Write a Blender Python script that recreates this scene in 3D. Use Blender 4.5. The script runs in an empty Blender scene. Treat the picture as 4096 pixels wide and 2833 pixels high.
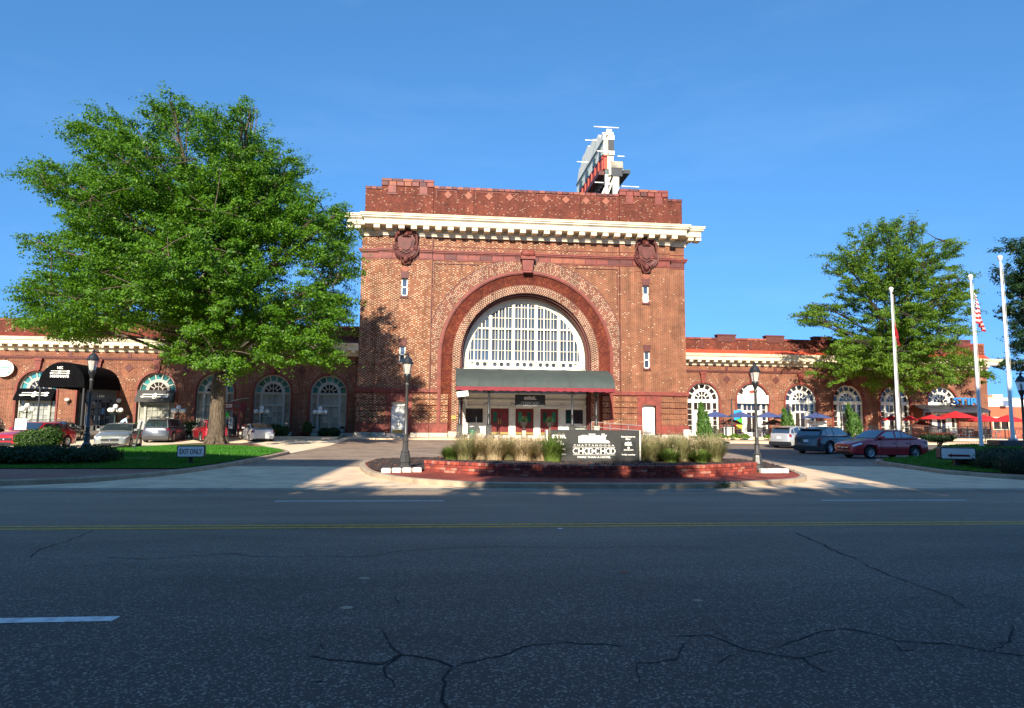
import bpy, bmesh, math, random
import numpy as np
from mathutils import Vector, Matrix
random.seed(7)
RNG = np.random.default_rng(11)
S = bpy.context.scene
COL = S.collection
R = math.radians

# ------------------------------------------------------------------ camera
cam = bpy.data.cameras.new('camera')
camo = bpy.data.objects.new('camera', cam)
COL.objects.link(camo)
S.camera = camo
yaw, pitch, roll = R(5.5), R(6.1), R(0.56)
fw = Vector((math.sin(yaw)*math.cos(pitch), math.cos(yaw)*math.cos(pitch), math.sin(pitch)))
rt = Vector((math.cos(yaw), -math.sin(yaw), 0))
up = rt.cross(fw)
r2 = rt*math.cos(roll) + up*math.sin(roll)
u2 = -rt*math.sin(roll) + up*math.cos(roll)
camo.matrix_world = Matrix(((r2.x, u2.x, -fw.x, 0), (r2.y, u2.y, -fw.y, 0), (r2.z, u2.z, -fw.z, 1.65), (0, 0, 0, 1)))
cam.sensor_width = 36
cam.lens = 652/1024*36
cam.clip_start = 0.1
cam.clip_end = 3000

# ------------------------------------------------------------------ light
SUN_AZ, SUN_EL = R(12), R(26)
world = bpy.data.worlds.new('World')
S.world = world
world.use_nodes = True
wn = world.node_tree.nodes
wl = world.node_tree.links
wn.clear()
wo = wn.new('ShaderNodeOutputWorld')
bg = wn.new('ShaderNodeBackground')
sky = wn.new('ShaderNodeTexSky')
sky.sky_type = 'NISHITA'
sky.sun_disc = False
sky.sun_elevation = SUN_EL
sky.sun_rotation = R(180) + SUN_AZ
sky.air_density = 1.0
sky.dust_density = 0.0
sky.altitude = 900
sky.ozone_density = 3.0
hs = wn.new('ShaderNodeHueSaturation')
hs.inputs['Hue'].default_value = 0.491
hs.inputs['Saturation'].default_value = 1.08
hs.inputs['Value'].default_value = 0.94
# a clear dry day: little horizon haze, so each direction reads the sky somewhat higher up
tcw = wn.new('ShaderNodeTexCoord'); sxyz = wn.new('ShaderNodeSeparateXYZ'); wl.new(tcw.outputs['Generated'], sxyz.inputs[0])
mad = wn.new('ShaderNodeMath'); mad.operation = 'MULTIPLY_ADD'; wl.new(sxyz.outputs[2], mad.inputs[0]); mad.inputs[1].default_value = 0.65; mad.inputs[2].default_value = 0.35
cxyz = wn.new('ShaderNodeCombineXYZ'); wl.new(sxyz.outputs[0], cxyz.inputs[0]); wl.new(sxyz.outputs[1], cxyz.inputs[1]); wl.new(mad.outputs[0], cxyz.inputs[2])
nrmw = wn.new('ShaderNodeVectorMath'); nrmw.operation = 'NORMALIZE'; wl.new(cxyz.outputs[0], nrmw.inputs[0]); wl.new(nrmw.outputs[0], sky.inputs['Vector'])
def scale_(col, k):
    n = wn.new('ShaderNodeVectorMath'); n.operation = 'SCALE'; n.inputs[3].default_value = k
    wl.new(col, n.inputs[0]); return n.outputs[0]
gam = wn.new('ShaderNodeGamma'); gam.inputs['Gamma'].default_value = 1.25   # deep, contrasty summer blue over the whole dome
wl.new(scale_(sky.outputs[0], 0.26), gam.inputs['Color'])
wl.new(scale_(gam.outputs[0], 3.9), hs.inputs['Color'])
# the faintest cirrus, all over the dome
cmap = wn.new('ShaderNodeMapping'); cmap.inputs['Scale'].default_value = (1.1, 1.1, 5.0); cmap.inputs['Rotation'].default_value = (0.25, 0.1, 0.4)
wl.new(tcw.outputs['Generated'], cmap.inputs['Vector'])
cno = wn.new('ShaderNodeTexNoise'); cno.inputs['Scale'].default_value = 1.6; cno.inputs['Detail'].default_value = 7; cno.inputs['Roughness'].default_value = 0.62
wl.new(cmap.outputs[0], cno.inputs['Vector'])
cmr = wn.new('ShaderNodeMapRange'); cmr.inputs[1].default_value = 0.5; cmr.inputs[2].default_value = 0.8; cmr.inputs[4].default_value = 0.05
wl.new(cno.outputs['Fac'], cmr.inputs[0])
cmx = wn.new('ShaderNodeMix'); cmx.data_type = 'RGBA'; cmx.inputs[7].default_value = (3.6, 4.6, 5.6, 1)
wl.new(cmr.outputs[0], cmx.inputs[0]); wl.new(hs.outputs[0], cmx.inputs[6]); wl.new(cmx.outputs[2], bg.inputs['Color'])
bg.inputs['Strength'].default_value = 0.15
wl.new(bg.outputs[0], wo.inputs['Surface'])
sun = bpy.data.lights.new('sun', 'SUN')
suno = bpy.data.objects.new('sun', sun)
COL.objects.link(suno)
sun.energy = 4.4
sun.angle = R(0.5)
sun.color = (1.0, 0.9, 0.74)
sd = Vector((math.sin(SUN_AZ)*math.cos(SUN_EL), math.cos(SUN_AZ)*math.cos(SUN_EL), -math.sin(SUN_EL)))
suno.rotation_euler = sd.to_track_quat('-Z', 'Y').to_euler()
suno.location = (-20, -40, 60)
S.view_settings.view_transform = 'Standard'
S.view_settings.look = 'None'
S.view_settings.gamma = 1
S.view_settings.use_curve_mapping = False
S.view_settings.exposure = 1.15
S.cycles.max_bounces = 6
S.cycles.transparent_max_bounces = 8

# ------------------------------------------------------------------ helpers
ORG = {}

def tag(o, label=None, cat=None, group=None, kind=None):
    if label: o['label'] = label
    if cat: o['category'] = cat
    if group: o['group'] = group
    if kind: o['kind'] = kind
    return o

def thing(name, label, cat, loc=(0, 0, 0), rz=0, group=None, local=True):
    o = bpy.data.objects.new(name, None)
    COL.objects.link(o)
    o.location = loc
    o.rotation_euler = (0, 0, rz)
    o.empty_display_size = 0.3
    ORG[o] = Vector((0, 0, 0)) if local else Vector(loc)
    return tag(o, label, cat, group)

def org(o):
    v = Vector((0, 0, 0))
    if o is not None:
        v = ORG.get(o, Vector((0, 0, 0)))
    return v

def dup(root, loc, rz=None, label=None, group=None, scale=None):
    def cp(o, par):
        c = o.copy()
        COL.objects.link(c)
        if par: c.parent = par
        for ch in list(o.children): cp(ch, c)
        return c
    r = cp(root, None)
    r.location = loc
    if rz is not None: r.rotation_euler = (0, 0, rz)
    if scale: r.scale = (scale, scale, scale)
    if label: r['label'] = label
    if group: r['group'] = group
    return r

class MB:
    def __init__(s): s.v = []; s.f = []; s.mi = []
    def face(s, pts, mi=0):
        n = len(s.v); s.v += [tuple(p) for p in pts]; s.f.append(tuple(range(n, n+len(pts)))); s.mi.append(mi)
    def box(s, x0, x1, y0, y1, z0, z1, mi=0):
        n = len(s.v)
        s.v += [(x0,y0,z0),(x1,y0,z0),(x1,y1,z0),(x0,y1,z0),(x0,y0,z1),(x1,y0,z1),(x1,y1,z1),(x0,y1,z1)]
        for q in ((0,3,2,1),(4,5,6,7),(0,1,5,4),(1,2,6,5),(2,3,7,6),(3,0,4,7)):
            s.f.append(tuple(n+i for i in q)); s.mi.append(mi)
        return s
    def bbox(s, x0, x1, y0, y1, z0, z1, b=0.02, mi=0):
        # chamfered box: a prism with cut corners in plan, plus a chamfer on top
        p = [(x0+b,y0),(x1-b,y0),(x1,y0+b),(x1,y1-b),(x1-b,y1),(x0+b,y1),(x0,y1-b),(x0,y0+b)]
        q = [(min(max(x,x0+b),x1-b), min(max(y,y0+b),y1-b)) for x,y in p]
        n = len(s.v)
        s.v += [(x,y,z0) for x,y in p] + [(x,y,z1-b) for x,y in p] + [(x0+(x-x0)*1, y, z1) for x,y in q]
        for i in range(8):
            j = (i+1) % 8
            s.f.append((n+i,n+j,n+8+j,n+8+i)); s.mi.append(mi)
            s.f.append((n+8+i,n+8+j,n+16+j,n+16+i)); s.mi.append(mi)
        s.f.append(tuple(n+16+i for i in range(8))); s.mi.append(mi)
        s.f.append(tuple(n+7-i for i in range(8))); s.mi.append(mi)
        return s
    def obox(s, c, ax, ay, az, mi=0):
        # oriented box: centre and three half vectors
        c = Vector(c); ax = Vector(ax); ay = Vector(ay); az = Vector(az)
        n = len(s.v)
        for k in ((-1,-1,-1),(1,-1,-1),(1,1,-1),(-1,1,-1),(-1,-1,1),(1,-1,1),(1,1,1),(-1,1,1)):
            s.v.append(tuple(c + ax*k[0] + ay*k[1] + az*k[2]))
        for q in ((0,3,2,1),(4,5,6,7),(0,1,5,4),(1,2,6,5),(2,3,7,6),(3,0,4,7)):
            s.f.append(tuple(n+i for i in q)); s.mi.append(mi)
        return s
    def bar(s, a, b, w, h=None, mi=0):
        a = Vector(a); b = Vector(b); d = (b-a); L = d.length
        if L < 1e-6: return s
        d /= L
        u = d.cross(Vector((0,0,1)))
        if u.length < 1e-3: u = Vector((1,0,0))
        u.normalize(); w2 = u.cross(d)
        return s.obox((a+b)/2, d*(L/2), u*(w/2), w2*((h or w)/2), mi)
    def prism(s, poly, y0, y1, mi=0):
        # poly in (x, z), extruded along y
        n = len(s.v); m = len(poly)
        s.v += [(x,y0,z) for x,z in poly] + [(x,y1,z) for x,z in poly]
        s.f.append(tuple(n+i for i in range(m))); s.mi.append(mi)
        s.f.append(tuple(n+m+m-1-i for i in range(m))); s.mi.append(mi)
        for i in range(m):
            j = (i+1) % m
            s.f.append((n+j,n+i,n+m+i,n+m+j)); s.mi.append(mi)
        return s
    def xprism(s, poly, x0, x1, mi=0):
        # poly in (y, z), extruded along x
        n = len(s.v); m = len(poly)
        s.v += [(x0,y,z) for y,z in poly] + [(x1,y,z) for y,z in poly]
        s.f.append(tuple(n+i for i in range(m))); s.mi.append(mi)
        s.f.append(tuple(n+m+m-1-i for i in range(m))); s.mi.append(mi)
        for i in range(m):
            j = (i+1) % m
            s.f.append((n+j,n+i,n+m+i,n+m+j)); s.mi.append(mi)
        return s
    def zprism(s, poly, z0, z1, mi=0):
        n = len(s.v); m = len(poly)
        s.v += [(x,y,z0) for x,y in poly] + [(x,y,z1) for x,y in poly]
        s.f.append(tuple(n+m-1-i for i in range(m))); s.mi.append(mi)
        s.f.append(tuple(n+m+i for i in range(m))); s.mi.append(mi)
        for i in range(m):
            j = (i+1) % m
            s.f.append((n+i,n+j,n+m+j,n+m+i)); s.mi.append(mi)
        return s
    def lathe(s, prof, c=(0,0,0), n=16, axis='z', mi=0, sx=1, sy=1):
        # prof: (r, h) list
        b = len(s.v); m = len(prof)
        for i in range(n):
            a = 2*math.pi*i/n; ca, sa = math.cos(a)*sx, math.sin(a)*sy
            for r, h in prof:
                p = (r*ca, r*sa, h) if axis == 'z' else ((r*ca, h, r*sa) if axis == 'y' else (h, r*ca, r*sa))
                s.v.append((c[0]+p[0], c[1]+p[1], c[2]+p[2]))
        for i in range(n):
            j = (i+1) % n
            for k in range(m-1):
                q = (b+i*m+k, b+j*m+k, b+j*m+k+1, b+i*m+k+1)
                s.f.append(q if axis != 'y' else q[::-1]); s.mi.append(mi)
        return s
    def sphere(s, c, r, n=10, mi=0, rz=None):
        prof = [(max(1e-4, r*math.sin(math.pi*k/(n-2))), -(rz or r)*math.cos(math.pi*k/(n-2))) for k in range(n-1)]
        return s.lathe(prof, c, n, mi=mi)
    def tube(s, pts, rad, n=8, mi=0, caps=True):
        pts = [Vector(p) for p in pts]
        if not hasattr(rad, '__len__'): rad = [rad]*len(pts)
        b = len(s.v)
        ref = Vector((0.31, 0.17, 0.93))
        for i, p in enumerate(pts):
            d = (pts[min(i+1, len(pts)-1)] - pts[max(i-1, 0)])
            if d.length < 1e-6: d = Vector((0,0,1))
            d.normalize()
            u = d.cross(ref)
            if u.length < 0.1: u = d.cross(Vector((1,0,0)))
            u.normalize(); w = d.cross(u)
            for k in range(n):
                a = 2*math.pi*k/n
                s.v.append(tuple(p + (u*math.cos(a) + w*math.sin(a))*rad[i]))
        for i in range(len(pts)-1):
            for k in range(n):
                l = (k+1) % n
                s.f.append((b+i*n+k, b+i*n+l, b+(i+1)*n+l, b+(i+1)*n+k)); s.mi.append(mi)
        if caps:
            s.f.append(tuple(b+n-1-k for k in range(n))); s.mi.append(mi)
            e = b+(len(pts)-1)*n
            s.f.append(tuple(e+k for k in range(n))); s.mi.append(mi)
        return s
    def build(s, name, mats, parent=None, loc=None, smooth=False, kind=None, fix=True):
        # vertices are given in the parent's building coordinates; loc = where the part's own origin lies in them
        l = Vector(loc) if loc is not None else (org(parent) if parent is None else org(parent))
        me = bpy.data.meshes.new(name)
        me.from_pydata([(x-l.x, y-l.y, z-l.z) for x, y, z in s.v], [], s.f)
        if not isinstance(mats, (list, tuple)): mats = [mats]
        for m in mats: me.materials.append(m)
        if len(mats) > 1: me.polygons.foreach_set('material_index', s.mi)
        if fix:
            bm = bmesh.new(); bm.from_mesh(me)
            bmesh.ops.remove_doubles(bm, verts=bm.verts, dist=1e-5)
            bmesh.ops.recalc_face_normals(bm, faces=bm.faces)
            bm.to_mesh(me); bm.free()
        if smooth:
            me.polygons.foreach_set('use_smooth', [True]*len(me.polygons))
            try: me.set_sharp_from_angle(angle=R(40))
            except Exception: pass
        return put(name, me, parent, l, kind)

def put(name, me, parent=None, l=None, kind=None):
    o = bpy.data.objects.new(name, me)
    COL.objects.link(o)
    if parent is not None:
        o.parent = parent
        po = org(parent)
        l = Vector(l) if l is not None else po
        o.location = l - po
        ORG[o] = l
    elif l is not None:
        o.location = l
        ORG[o] = Vector(l)
    if kind: o['kind'] = kind
    return o

def npmesh(name, V, F):
    """fast mesh from numpy: V (n,3), F (m,k)"""
    me = bpy.data.meshes.new(name)
    k = F.shape[1]
    me.vertices.add(len(V)); me.vertices.foreach_set('co', V.astype(np.float32).ravel())
    me.loops.add(F.size); me.loops.foreach_set('vertex_index', F.astype(np.int32).ravel())
    me.polygons.add(len(F))
    me.polygons.foreach_set('loop_start', (np.arange(len(F))*k).astype(np.int32))
    me.polygons.foreach_set('loop_total', np.full(len(F), k, np.int32))
    me.update(calc_edges=True)
    return me

def leaf_mesh(name, c, nrm, L, W, curl=0.0):
    """rhombic leaves: centres c (n,3), normals, lengths, widths"""
    n = len(c)
    nrm = nrm/np.linalg.norm(nrm, axis=1, keepdims=True)
    t = RNG.normal(size=(n, 3)); t[:, 2] -= 0.5
    t -= nrm*(t*nrm).sum(1, keepdims=True)
    t /= np.linalg.norm(t, axis=1, keepdims=True)+1e-9
    b = np.cross(nrm, t)
    L = (L*RNG.uniform(0.7, 1.3, n))[:, None]; W = (W*RNG.uniform(0.7, 1.3, n))[:, None]
    V = np.stack([c-t*L/2, c+b*W/2-t*L*0.05, c+t*L/2+nrm*curl*L, c-b*W/2-t*L*0.05], 1).reshape(-1, 3)
    F = np.arange(4*n).reshape(n, 4)
    return npmesh(name, V, F)

# ------------------------------------------------------------------ materials
MATS = {}

class NT:
    def __init__(s, name):
        s.m = bpy.data.materials.new(name); s.m.use_nodes = True
        s.t = s.m.node_tree; s.n = s.t.nodes; s.l = s.t.links
        s.b = s.n['Principled BSDF']; s.out = s.n['Material Output']
        s._tc = None
    def new(s, t, **kw):
        n = s.n.new(t)
        for k, v in kw.items(): setattr(n, k, v)
        return n
    def put(s, sock, v):
        if hasattr(v, 'is_output'): s.l.new(v, sock)
        elif isinstance(v, (tuple, list)) and len(v) == 3 and sock.type == 'RGBA': sock.default_value = (*v, 1)
        else: sock.default_value = v
    def M(s, op, a, b=0.0, c=0.0):
        n = s.new('ShaderNodeMath', operation=op)
        s.put(n.inputs[0], a); s.put(n.inputs[1], b); s.put(n.inputs[2], c)
        return n.outputs[0]
    def tc(s):
        if s._tc is None: s._tc = s.new('ShaderNodeTexCoord').outputs['Object']
        return s._tc
    def xyz(s):
        n = s.new('ShaderNodeSeparateXYZ'); s.l.new(s.tc(), n.inputs[0]); return n.outputs
    def vec(s, x, y, z=0.0):
        n = s.new('ShaderNodeCombineXYZ'); s.put(n.inputs[0], x); s.put(n.inputs[1], y); s.put(n.inputs[2], z); return n.outputs[0]
    def noise(s, scale, detail=3, v=None, rough=0.55):
        n = s.new('ShaderNodeTexNoise'); n.inputs['Scale'].default_value = scale; n.inputs['Detail'].default_value = detail
        n.inputs['Roughness'].default_value = rough
        s.l.new(v if v is not None else s.tc(), n.inputs['Vector']); return n.outputs['Fac']
    def white(s, v):
        n = s.new('ShaderNodeTexWhiteNoise', noise_dimensions='3D'); s.l.new(v, n.inputs['Vector']); return n.outputs['Value']
    def mix(s, f, a, b):
        n = s.new('ShaderNodeMix', data_type='RGBA'); s.put(n.inputs['Factor'], f); s.put(n.inputs['A'] if False else n.inputs[6], a); s.put(n.inputs[7], b)
        return n.outputs[2]
    def ramp(s, f, stops):
        n = s.new('ShaderNodeValToRGB'); s.l.new(f, n.inputs[0]); e = n.color_ramp.elements
        while len(e) < len(stops): e.new(0.5)
        for i, (p, c) in enumerate(stops):
            e[i].position = p; e[i].color = (*c, 1) if len(c) == 3 else c
        return n.outputs[0]
    def rng(s, f, a, b, c=0.0, d=1.0):
        n = s.new('ShaderNodeMapRange'); s.put(n.inputs[0], f)
        for i, v in enumerate((a, b, c, d)): s.put(n.inputs[i+1], v)
        return n.outputs[0]
    def bump(s, h, st=0.3, dist=0.02):
        n = s.new('ShaderNodeBump'); n.inputs['Strength'].default_value = st; n.inputs['Distance'].default_value = dist
        s.l.new(h, n.inputs['Height']); s.l.new(n.outputs[0], s.b.inputs['Normal'])
    def fin(s, color=None, rough=None, metal=None, spec=None, coat=None):
        if color is not None: s.put(s.b.inputs['Base Color'], color)
        if rough is not None: s.put(s.b.inputs['Roughness'], rough)
        if metal is not None: s.put(s.b.inputs['Metallic'], metal)
        if spec is not None: s.put(s.b.inputs['Specular IOR Level'], spec)
        if coat is not None: s.put(s.b.inputs['Coat Weight'], coat)
        return s.m

def mat(name, c, rough=0.7, metal=0.0, var=0.18, scale=3.0, spec=0.5, coat=None, bump=0.0):
    t = NT(name)
    if var:
        f = t.noise(scale, 4)
        a = tuple(max(0, x*(1-var)) for x in c); b = tuple(min(1, x*(1+var)) for x in c)
        col = t.ramp(f, [(0.3, a), (0.7, b)])
        if bump: t.bump(t.noise(scale*8, 3), bump, 0.01)
    else: col = c
    MATS[name] = t.fin(col, rough, metal, spec, coat)
    return MATS[name]

def brick_mat(name, cols, mortar, p=0.36, h=0.078, wprob=0.4, jv=0.13, xgrad=None, polar=None, white=(0.56, 0.42, 0.28), stain=0.4):
    """Flemish bond of stretchers and pale headers; polar=radius lays them round an arch centre at the object's origin"""
    t = NT(name)
    x, y, z = t.xyz()
    if polar:
        ang = t.M('ARCTAN2', z, x)
        inring = t.M('GREATER_THAN', z, 0.0)
        rad = t.M('SQRT', t.M('ADD', t.M('MULTIPLY', x, x), t.M('MULTIPLY', z, z)))
        # below the springing the ring runs straight down
        along = t.M('ADD', t.M('MULTIPLY', inring, t.M('MULTIPLY', ang, polar)), t.M('MULTIPLY', t.M('SUBTRACT', 1.0, inring), z))
        across = t.M('ADD', t.M('MULTIPLY', inring, rad), t.M('MULTIPLY', t.M('SUBTRACT', 1.0, inring), t.M('ABSOLUTE', x)))
        u, v = across, along
    else:
        u = t.M('ADD', x, y); v = z
    row = t.M('FLOOR', t.M('DIVIDE', v, h))
    odd = t.M('ABSOLUTE', t.M('MODULO', row, 2.0))
    uu = t.M('DIVIDE', t.M('ADD', u, t.M('MULTIPLY', odd, p/2)), p)
    cell = t.M('FLOOR', uu); fu = t.M('FRACT', uu)
    hd = t.M('GREATER_THAN', fu, 0.66)
    fv = t.M('FRACT', t.M('DIVIDE', v, h))
    j = t.M('MAXIMUM', t.M('LESS_THAN', fv, jv), t.M('MAXIMUM', t.M('LESS_THAN', fu, 0.25*jv), t.M('MULTIPLY', hd, t.M('LESS_THAN', fu, 0.66+0.25*jv))))
    rnd = t.white(t.vec(cell, row, hd))
    rnd2 = t.white(t.vec(row, cell, t.M('ADD', hd, 7.0)))
    big = t.noise(0.35, 4)
    prob = t.rng(big, 0.3, 0.7, wprob*0.75, wprob*1.25)
    if xgrad: prob = t.M('MULTIPLY', prob, t.rng(x, xgrad[0], xgrad[1], 1.3, 0.04))
    wh = t.M('MULTIPLY', hd, t.M('LESS_THAN', rnd2, prob))
    bc = t.ramp(rnd, [(i/(len(cols)-1), c) for i, c in enumerate(cols)])
    col = t.mix(wh, bc, white)
    col = t.mix(j, col, mortar)
    # weathering: broad stains and soot streaks
    st = t.rng(t.noise(0.8, 6, rough=0.65), 0.35, 0.75, 1.0-stain, 1.06)
    streak = t.noise(1.0, 5, t.vec(t.M('MULTIPLY', t.M('ADD', x, y), 1.6), 0.0, t.M('MULTIPLY', z, 0.12)), 0.6)
    st = t.M('MULTIPLY', st, t.rng(streak, 0.32, 0.62, 0.7, 1.05))
    mu = t.new('ShaderNodeMix', data_type='RGBA', blend_type='MULTIPLY'); mu.inputs[0].default_value = 1.0
    t.l.new(col, mu.inputs[6]); t.l.new(t.vec(st, st, st), mu.inputs[7])
    t.bump(t.M('SUBTRACT', 1.0, j), 0.5, 0.012)
    MATS[name] = t.fin(mu.outputs[2], 0.85, spec=0.3)
    return MATS[name]

RED = [(0.14, 0.028, 0.016), (0.2, 0.04, 0.02), (0.24, 0.052, 0.025), (0.165, 0.032, 0.018), (0.29, 0.072, 0.033), (0.145, 0.027, 0.018)]
DRED = [(0.10, 0.024, 0.015), (0.17, 0.036, 0.02), (0.22, 0.05, 0.027), (0.13, 0.028, 0.02)]
brick_mat('facade_brick', RED, (0.46, 0.27, 0.15), p=0.385, h=0.112, jv=0.27, white=(0.6, 0.45, 0.3), wprob=0.5, xgrad=(-14, 12))
brick_mat('wing_brick', RED, (0.43, 0.25, 0.15), p=0.385, h=0.112, jv=0.26, wprob=0.02)
brick_mat('parapet_brick', DRED, (0.2, 0.07, 0.04), p=0.385, h=0.112, jv=0.2, wprob=0.13, white=(0.42, 0.26, 0.17))
brick_mat('voussoir_brick', RED, (0.5, 0.38, 0.27), p=0.4, h=0.085, wprob=0.6, polar=8.7)
brick_mat('inner_ring_brick', RED, (0.5, 0.38, 0.27), p=0.4, h=0.11, wprob=0.9, polar=6.5)
brick_mat('arch_tile', [(0.13, 0.022, 0.012), (0.16, 0.028, 0.014), (0.24, 0.06, 0.022)], (0.1, 0.02, 0.012), p=0.33, h=0.16, wprob=0.0, polar=7.4)
brick_mat('small_arch_brick', RED, (0.45, 0.3, 0.19), p=0.3, h=0.1, jv=.22, wprob=0.1, polar=2.0)
mat('terracotta', (0.18, 0.031, 0.018), 0.6, var=0.3, scale=2.0)
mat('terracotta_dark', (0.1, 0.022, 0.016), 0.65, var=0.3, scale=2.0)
mat('terracotta_pale', (0.26, 0.075, 0.035), 0.65, var=0.2)
mat('flashing_red', (0.5, 0.075, 0.035), 0.5, var=0.15)
mat('sign_cream', (0.86, 0.8, 0.62), 0.6, var=0.1, scale=1.5)
mat('cornice_cream', (0.7, 0.6, 0.42), 0.65, var=0.2, scale=1.1)
mat('frame_cream', (0.76, 0.7, 0.54), 0.5, var=0.05)
mat('frame_white', (0.8, 0.78, 0.68), 0.5, var=0.05)
mat('frame_grey', (0.36, 0.35, 0.3), 0.55, var=0.08)
mat('lot_pale', (0.78, 0.63, 0.44), 0.85, var=0.15, scale=0.8, bump=0.1)
mat('mortar', (0.15, 0.075, 0.055), 0.95, var=0.3, scale=8)
mat('infill_white', (0.62, 0.6, 0.54), 0.6, var=0.08)
mat('granite', (0.42, 0.38, 0.32), 0.8, var=0.25, scale=4)
mat('stone_step', (0.5, 0.46, 0.4), 0.8, var=0.15, scale=4)
mat('concrete', (0.76, 0.54, 0.34), 0.85, var=0.2, scale=1.2, bump=0.15)
mat('kerb_pale', (0.4, 0.31, 0.21), 0.85, var=0.25, scale=2.5)
mat('kerb_old', (0.3, 0.25, 0.18), 0.85, var=0.35, scale=2.5)
mat('stone_white', (0.66, 0.62, 0.53), 0.8, var=0.2, scale=3)
mat('iron_black', (0.018, 0.019, 0.02), 0.42, var=0.2, spec=0.6)
mat('iron_bronze', (0.05, 0.048, 0.045), 0.4, var=0.25, spec=0.6)
mat('lamp_green', (0.02, 0.045, 0.035), 0.4, var=0.2)
mat('globe_white', (0.85, 0.84, 0.78), 0.25, var=0)
mat('sign_black', (0.028, 0.029, 0.028), 0.5, var=0.15)
mat('sign_white', (0.82, 0.8, 0.72), 0.5, var=0.0)
mat('sign_panel', (0.84, 0.82, 0.78), 0.4, var=0.08)
mat('sign_case', (0.035, 0.037, 0.045), 0.5, var=0.2)
mat('canopy_green', (0.045, 0.058, 0.052), 0.75, var=0.14, scale=0.9)
mat('valance_red', (0.2, 0.014, 0.025), 0.7, var=0.2)
mat('canopy_black', (0.005, 0.005, 0.006), 0.95, var=0.2, spec=0.05)
mat('awning_grey', (0.05, 0.05, 0.047), 0.8, var=0.15)
mat('door_red', (0.14, 0.012, 0.012), 0.35, var=0.15)
mat('door_white', (0.74, 0.73, 0.68), 0.45, var=0.06)
mat('brass', (0.5, 0.36, 0.12), 0.35, 1.0, var=0.1)
mat('steel', (0.55, 0.55, 0.56), 0.35, 0.9, var=0.1)
mat('pole_white', (0.85, 0.84, 0.82), 0.3, var=0.05)
mat('mulch', (0.04, 0.026, 0.02), 0.95, var=0.6, scale=18, bump=0.6)
mat('mulch_red', (0.12, 0.05, 0.03), 0.95, var=0.5, scale=14, bump=0.6)
mat('umbrella_blue', (0.05, 0.075, 0.2), 0.8, var=0.12)
mat('umbrella_red', (0.5, 0.012, 0.02), 0.8, var=0.12)
mat('umbrella_brown', (0.1, 0.03, 0.018), 0.8, var=0.12)
mat('wood', (0.3, 0.13, 0.06), 0.6, var=0.25)
mat('rubber', (0.014, 0.014, 0.015), 0.8, var=0.2)
mat('alloy', (0.6, 0.6, 0.62), 0.3, 0.85, var=0.05)
mat('chrome', (0.8, 0.8, 0.82), 0.12, 1.0, var=0)
mat('trim_black', (0.015, 0.015, 0.017), 0.5, var=0.1)
mat('red_lamp', (0.2, 0.008, 0.008), 0.15, var=0, coat=0.5)
mat('clear_lamp', (0.75, 0.75, 0.74), 0.12, 0.3, var=0, coat=0.5)
mat('plate', (0.75, 0.77, 0.74), 0.5, var=0.1)
mat('bin_green', (0.02, 0.16, 0.08), 0.5, var=0.1)
mat('skin', (0.5, 0.28, 0.19), 0.6, var=0.1)
mat('cloth_blue', (0.42, 0.55, 0.78), 0.85, var=0.1)
mat('cloth_dark', (0.06, 0.05, 0.06), 0.85, var=0.1)
mat('hair', (0.16, 0.06, 0.03), 0.7, var=0.2)
mat('marking_yellow', (0.66, 0.36, 0.035), 0.7, var=0.35, scale=9)
mat('marking_white', (0.82, 0.78, 0.72), 0.7, var=0.3, scale=9)
mat('crack', (0.012, 0.012, 0.013), 0.95, var=0)
mat('booth_red', (0.17, 0.012, 0.02), 0.45, var=0.15)
mat('lime', (0.06, 0.7, 0.03), 0.5, var=0)
mat('sky_blue', (0.02, 0.3, 0.75), 0.5, var=0)
mat('pure_red', (0.6, 0.015, 0.015), 0.5, var=0)
mat('yellow', (0.75, 0.6, 0.05), 0.5, var=0)
mat('letter_blue', (0.03, 0.2, 0.55), 0.4, var=0.1)
mat('flag_red', (0.5, 0.02, 0.03), 0.8, var=0.1)
mat('flag_white', (0.8, 0.78, 0.75), 0.8, var=0.05)
mat('flag_blue', (0.02, 0.03, 0.13), 0.8, var=0.1)
mat('orange_wall', (0.5, 0.12, 0.055), 0.8, var=0.12)
mat('roof_dark', (0.06, 0.05, 0.045), 0.9, var=0.2)
mat('panel_teal', (0.09, 0.13, 0.12), 0.5, var=0.2)
mat('rust_red', (0.42, 0.05, 0.02), 0.6, var=0.3, scale=2)
mat('marble_black', (0.022, 0.024, 0.028), 0.2, var=0.5, scale=4)

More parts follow.
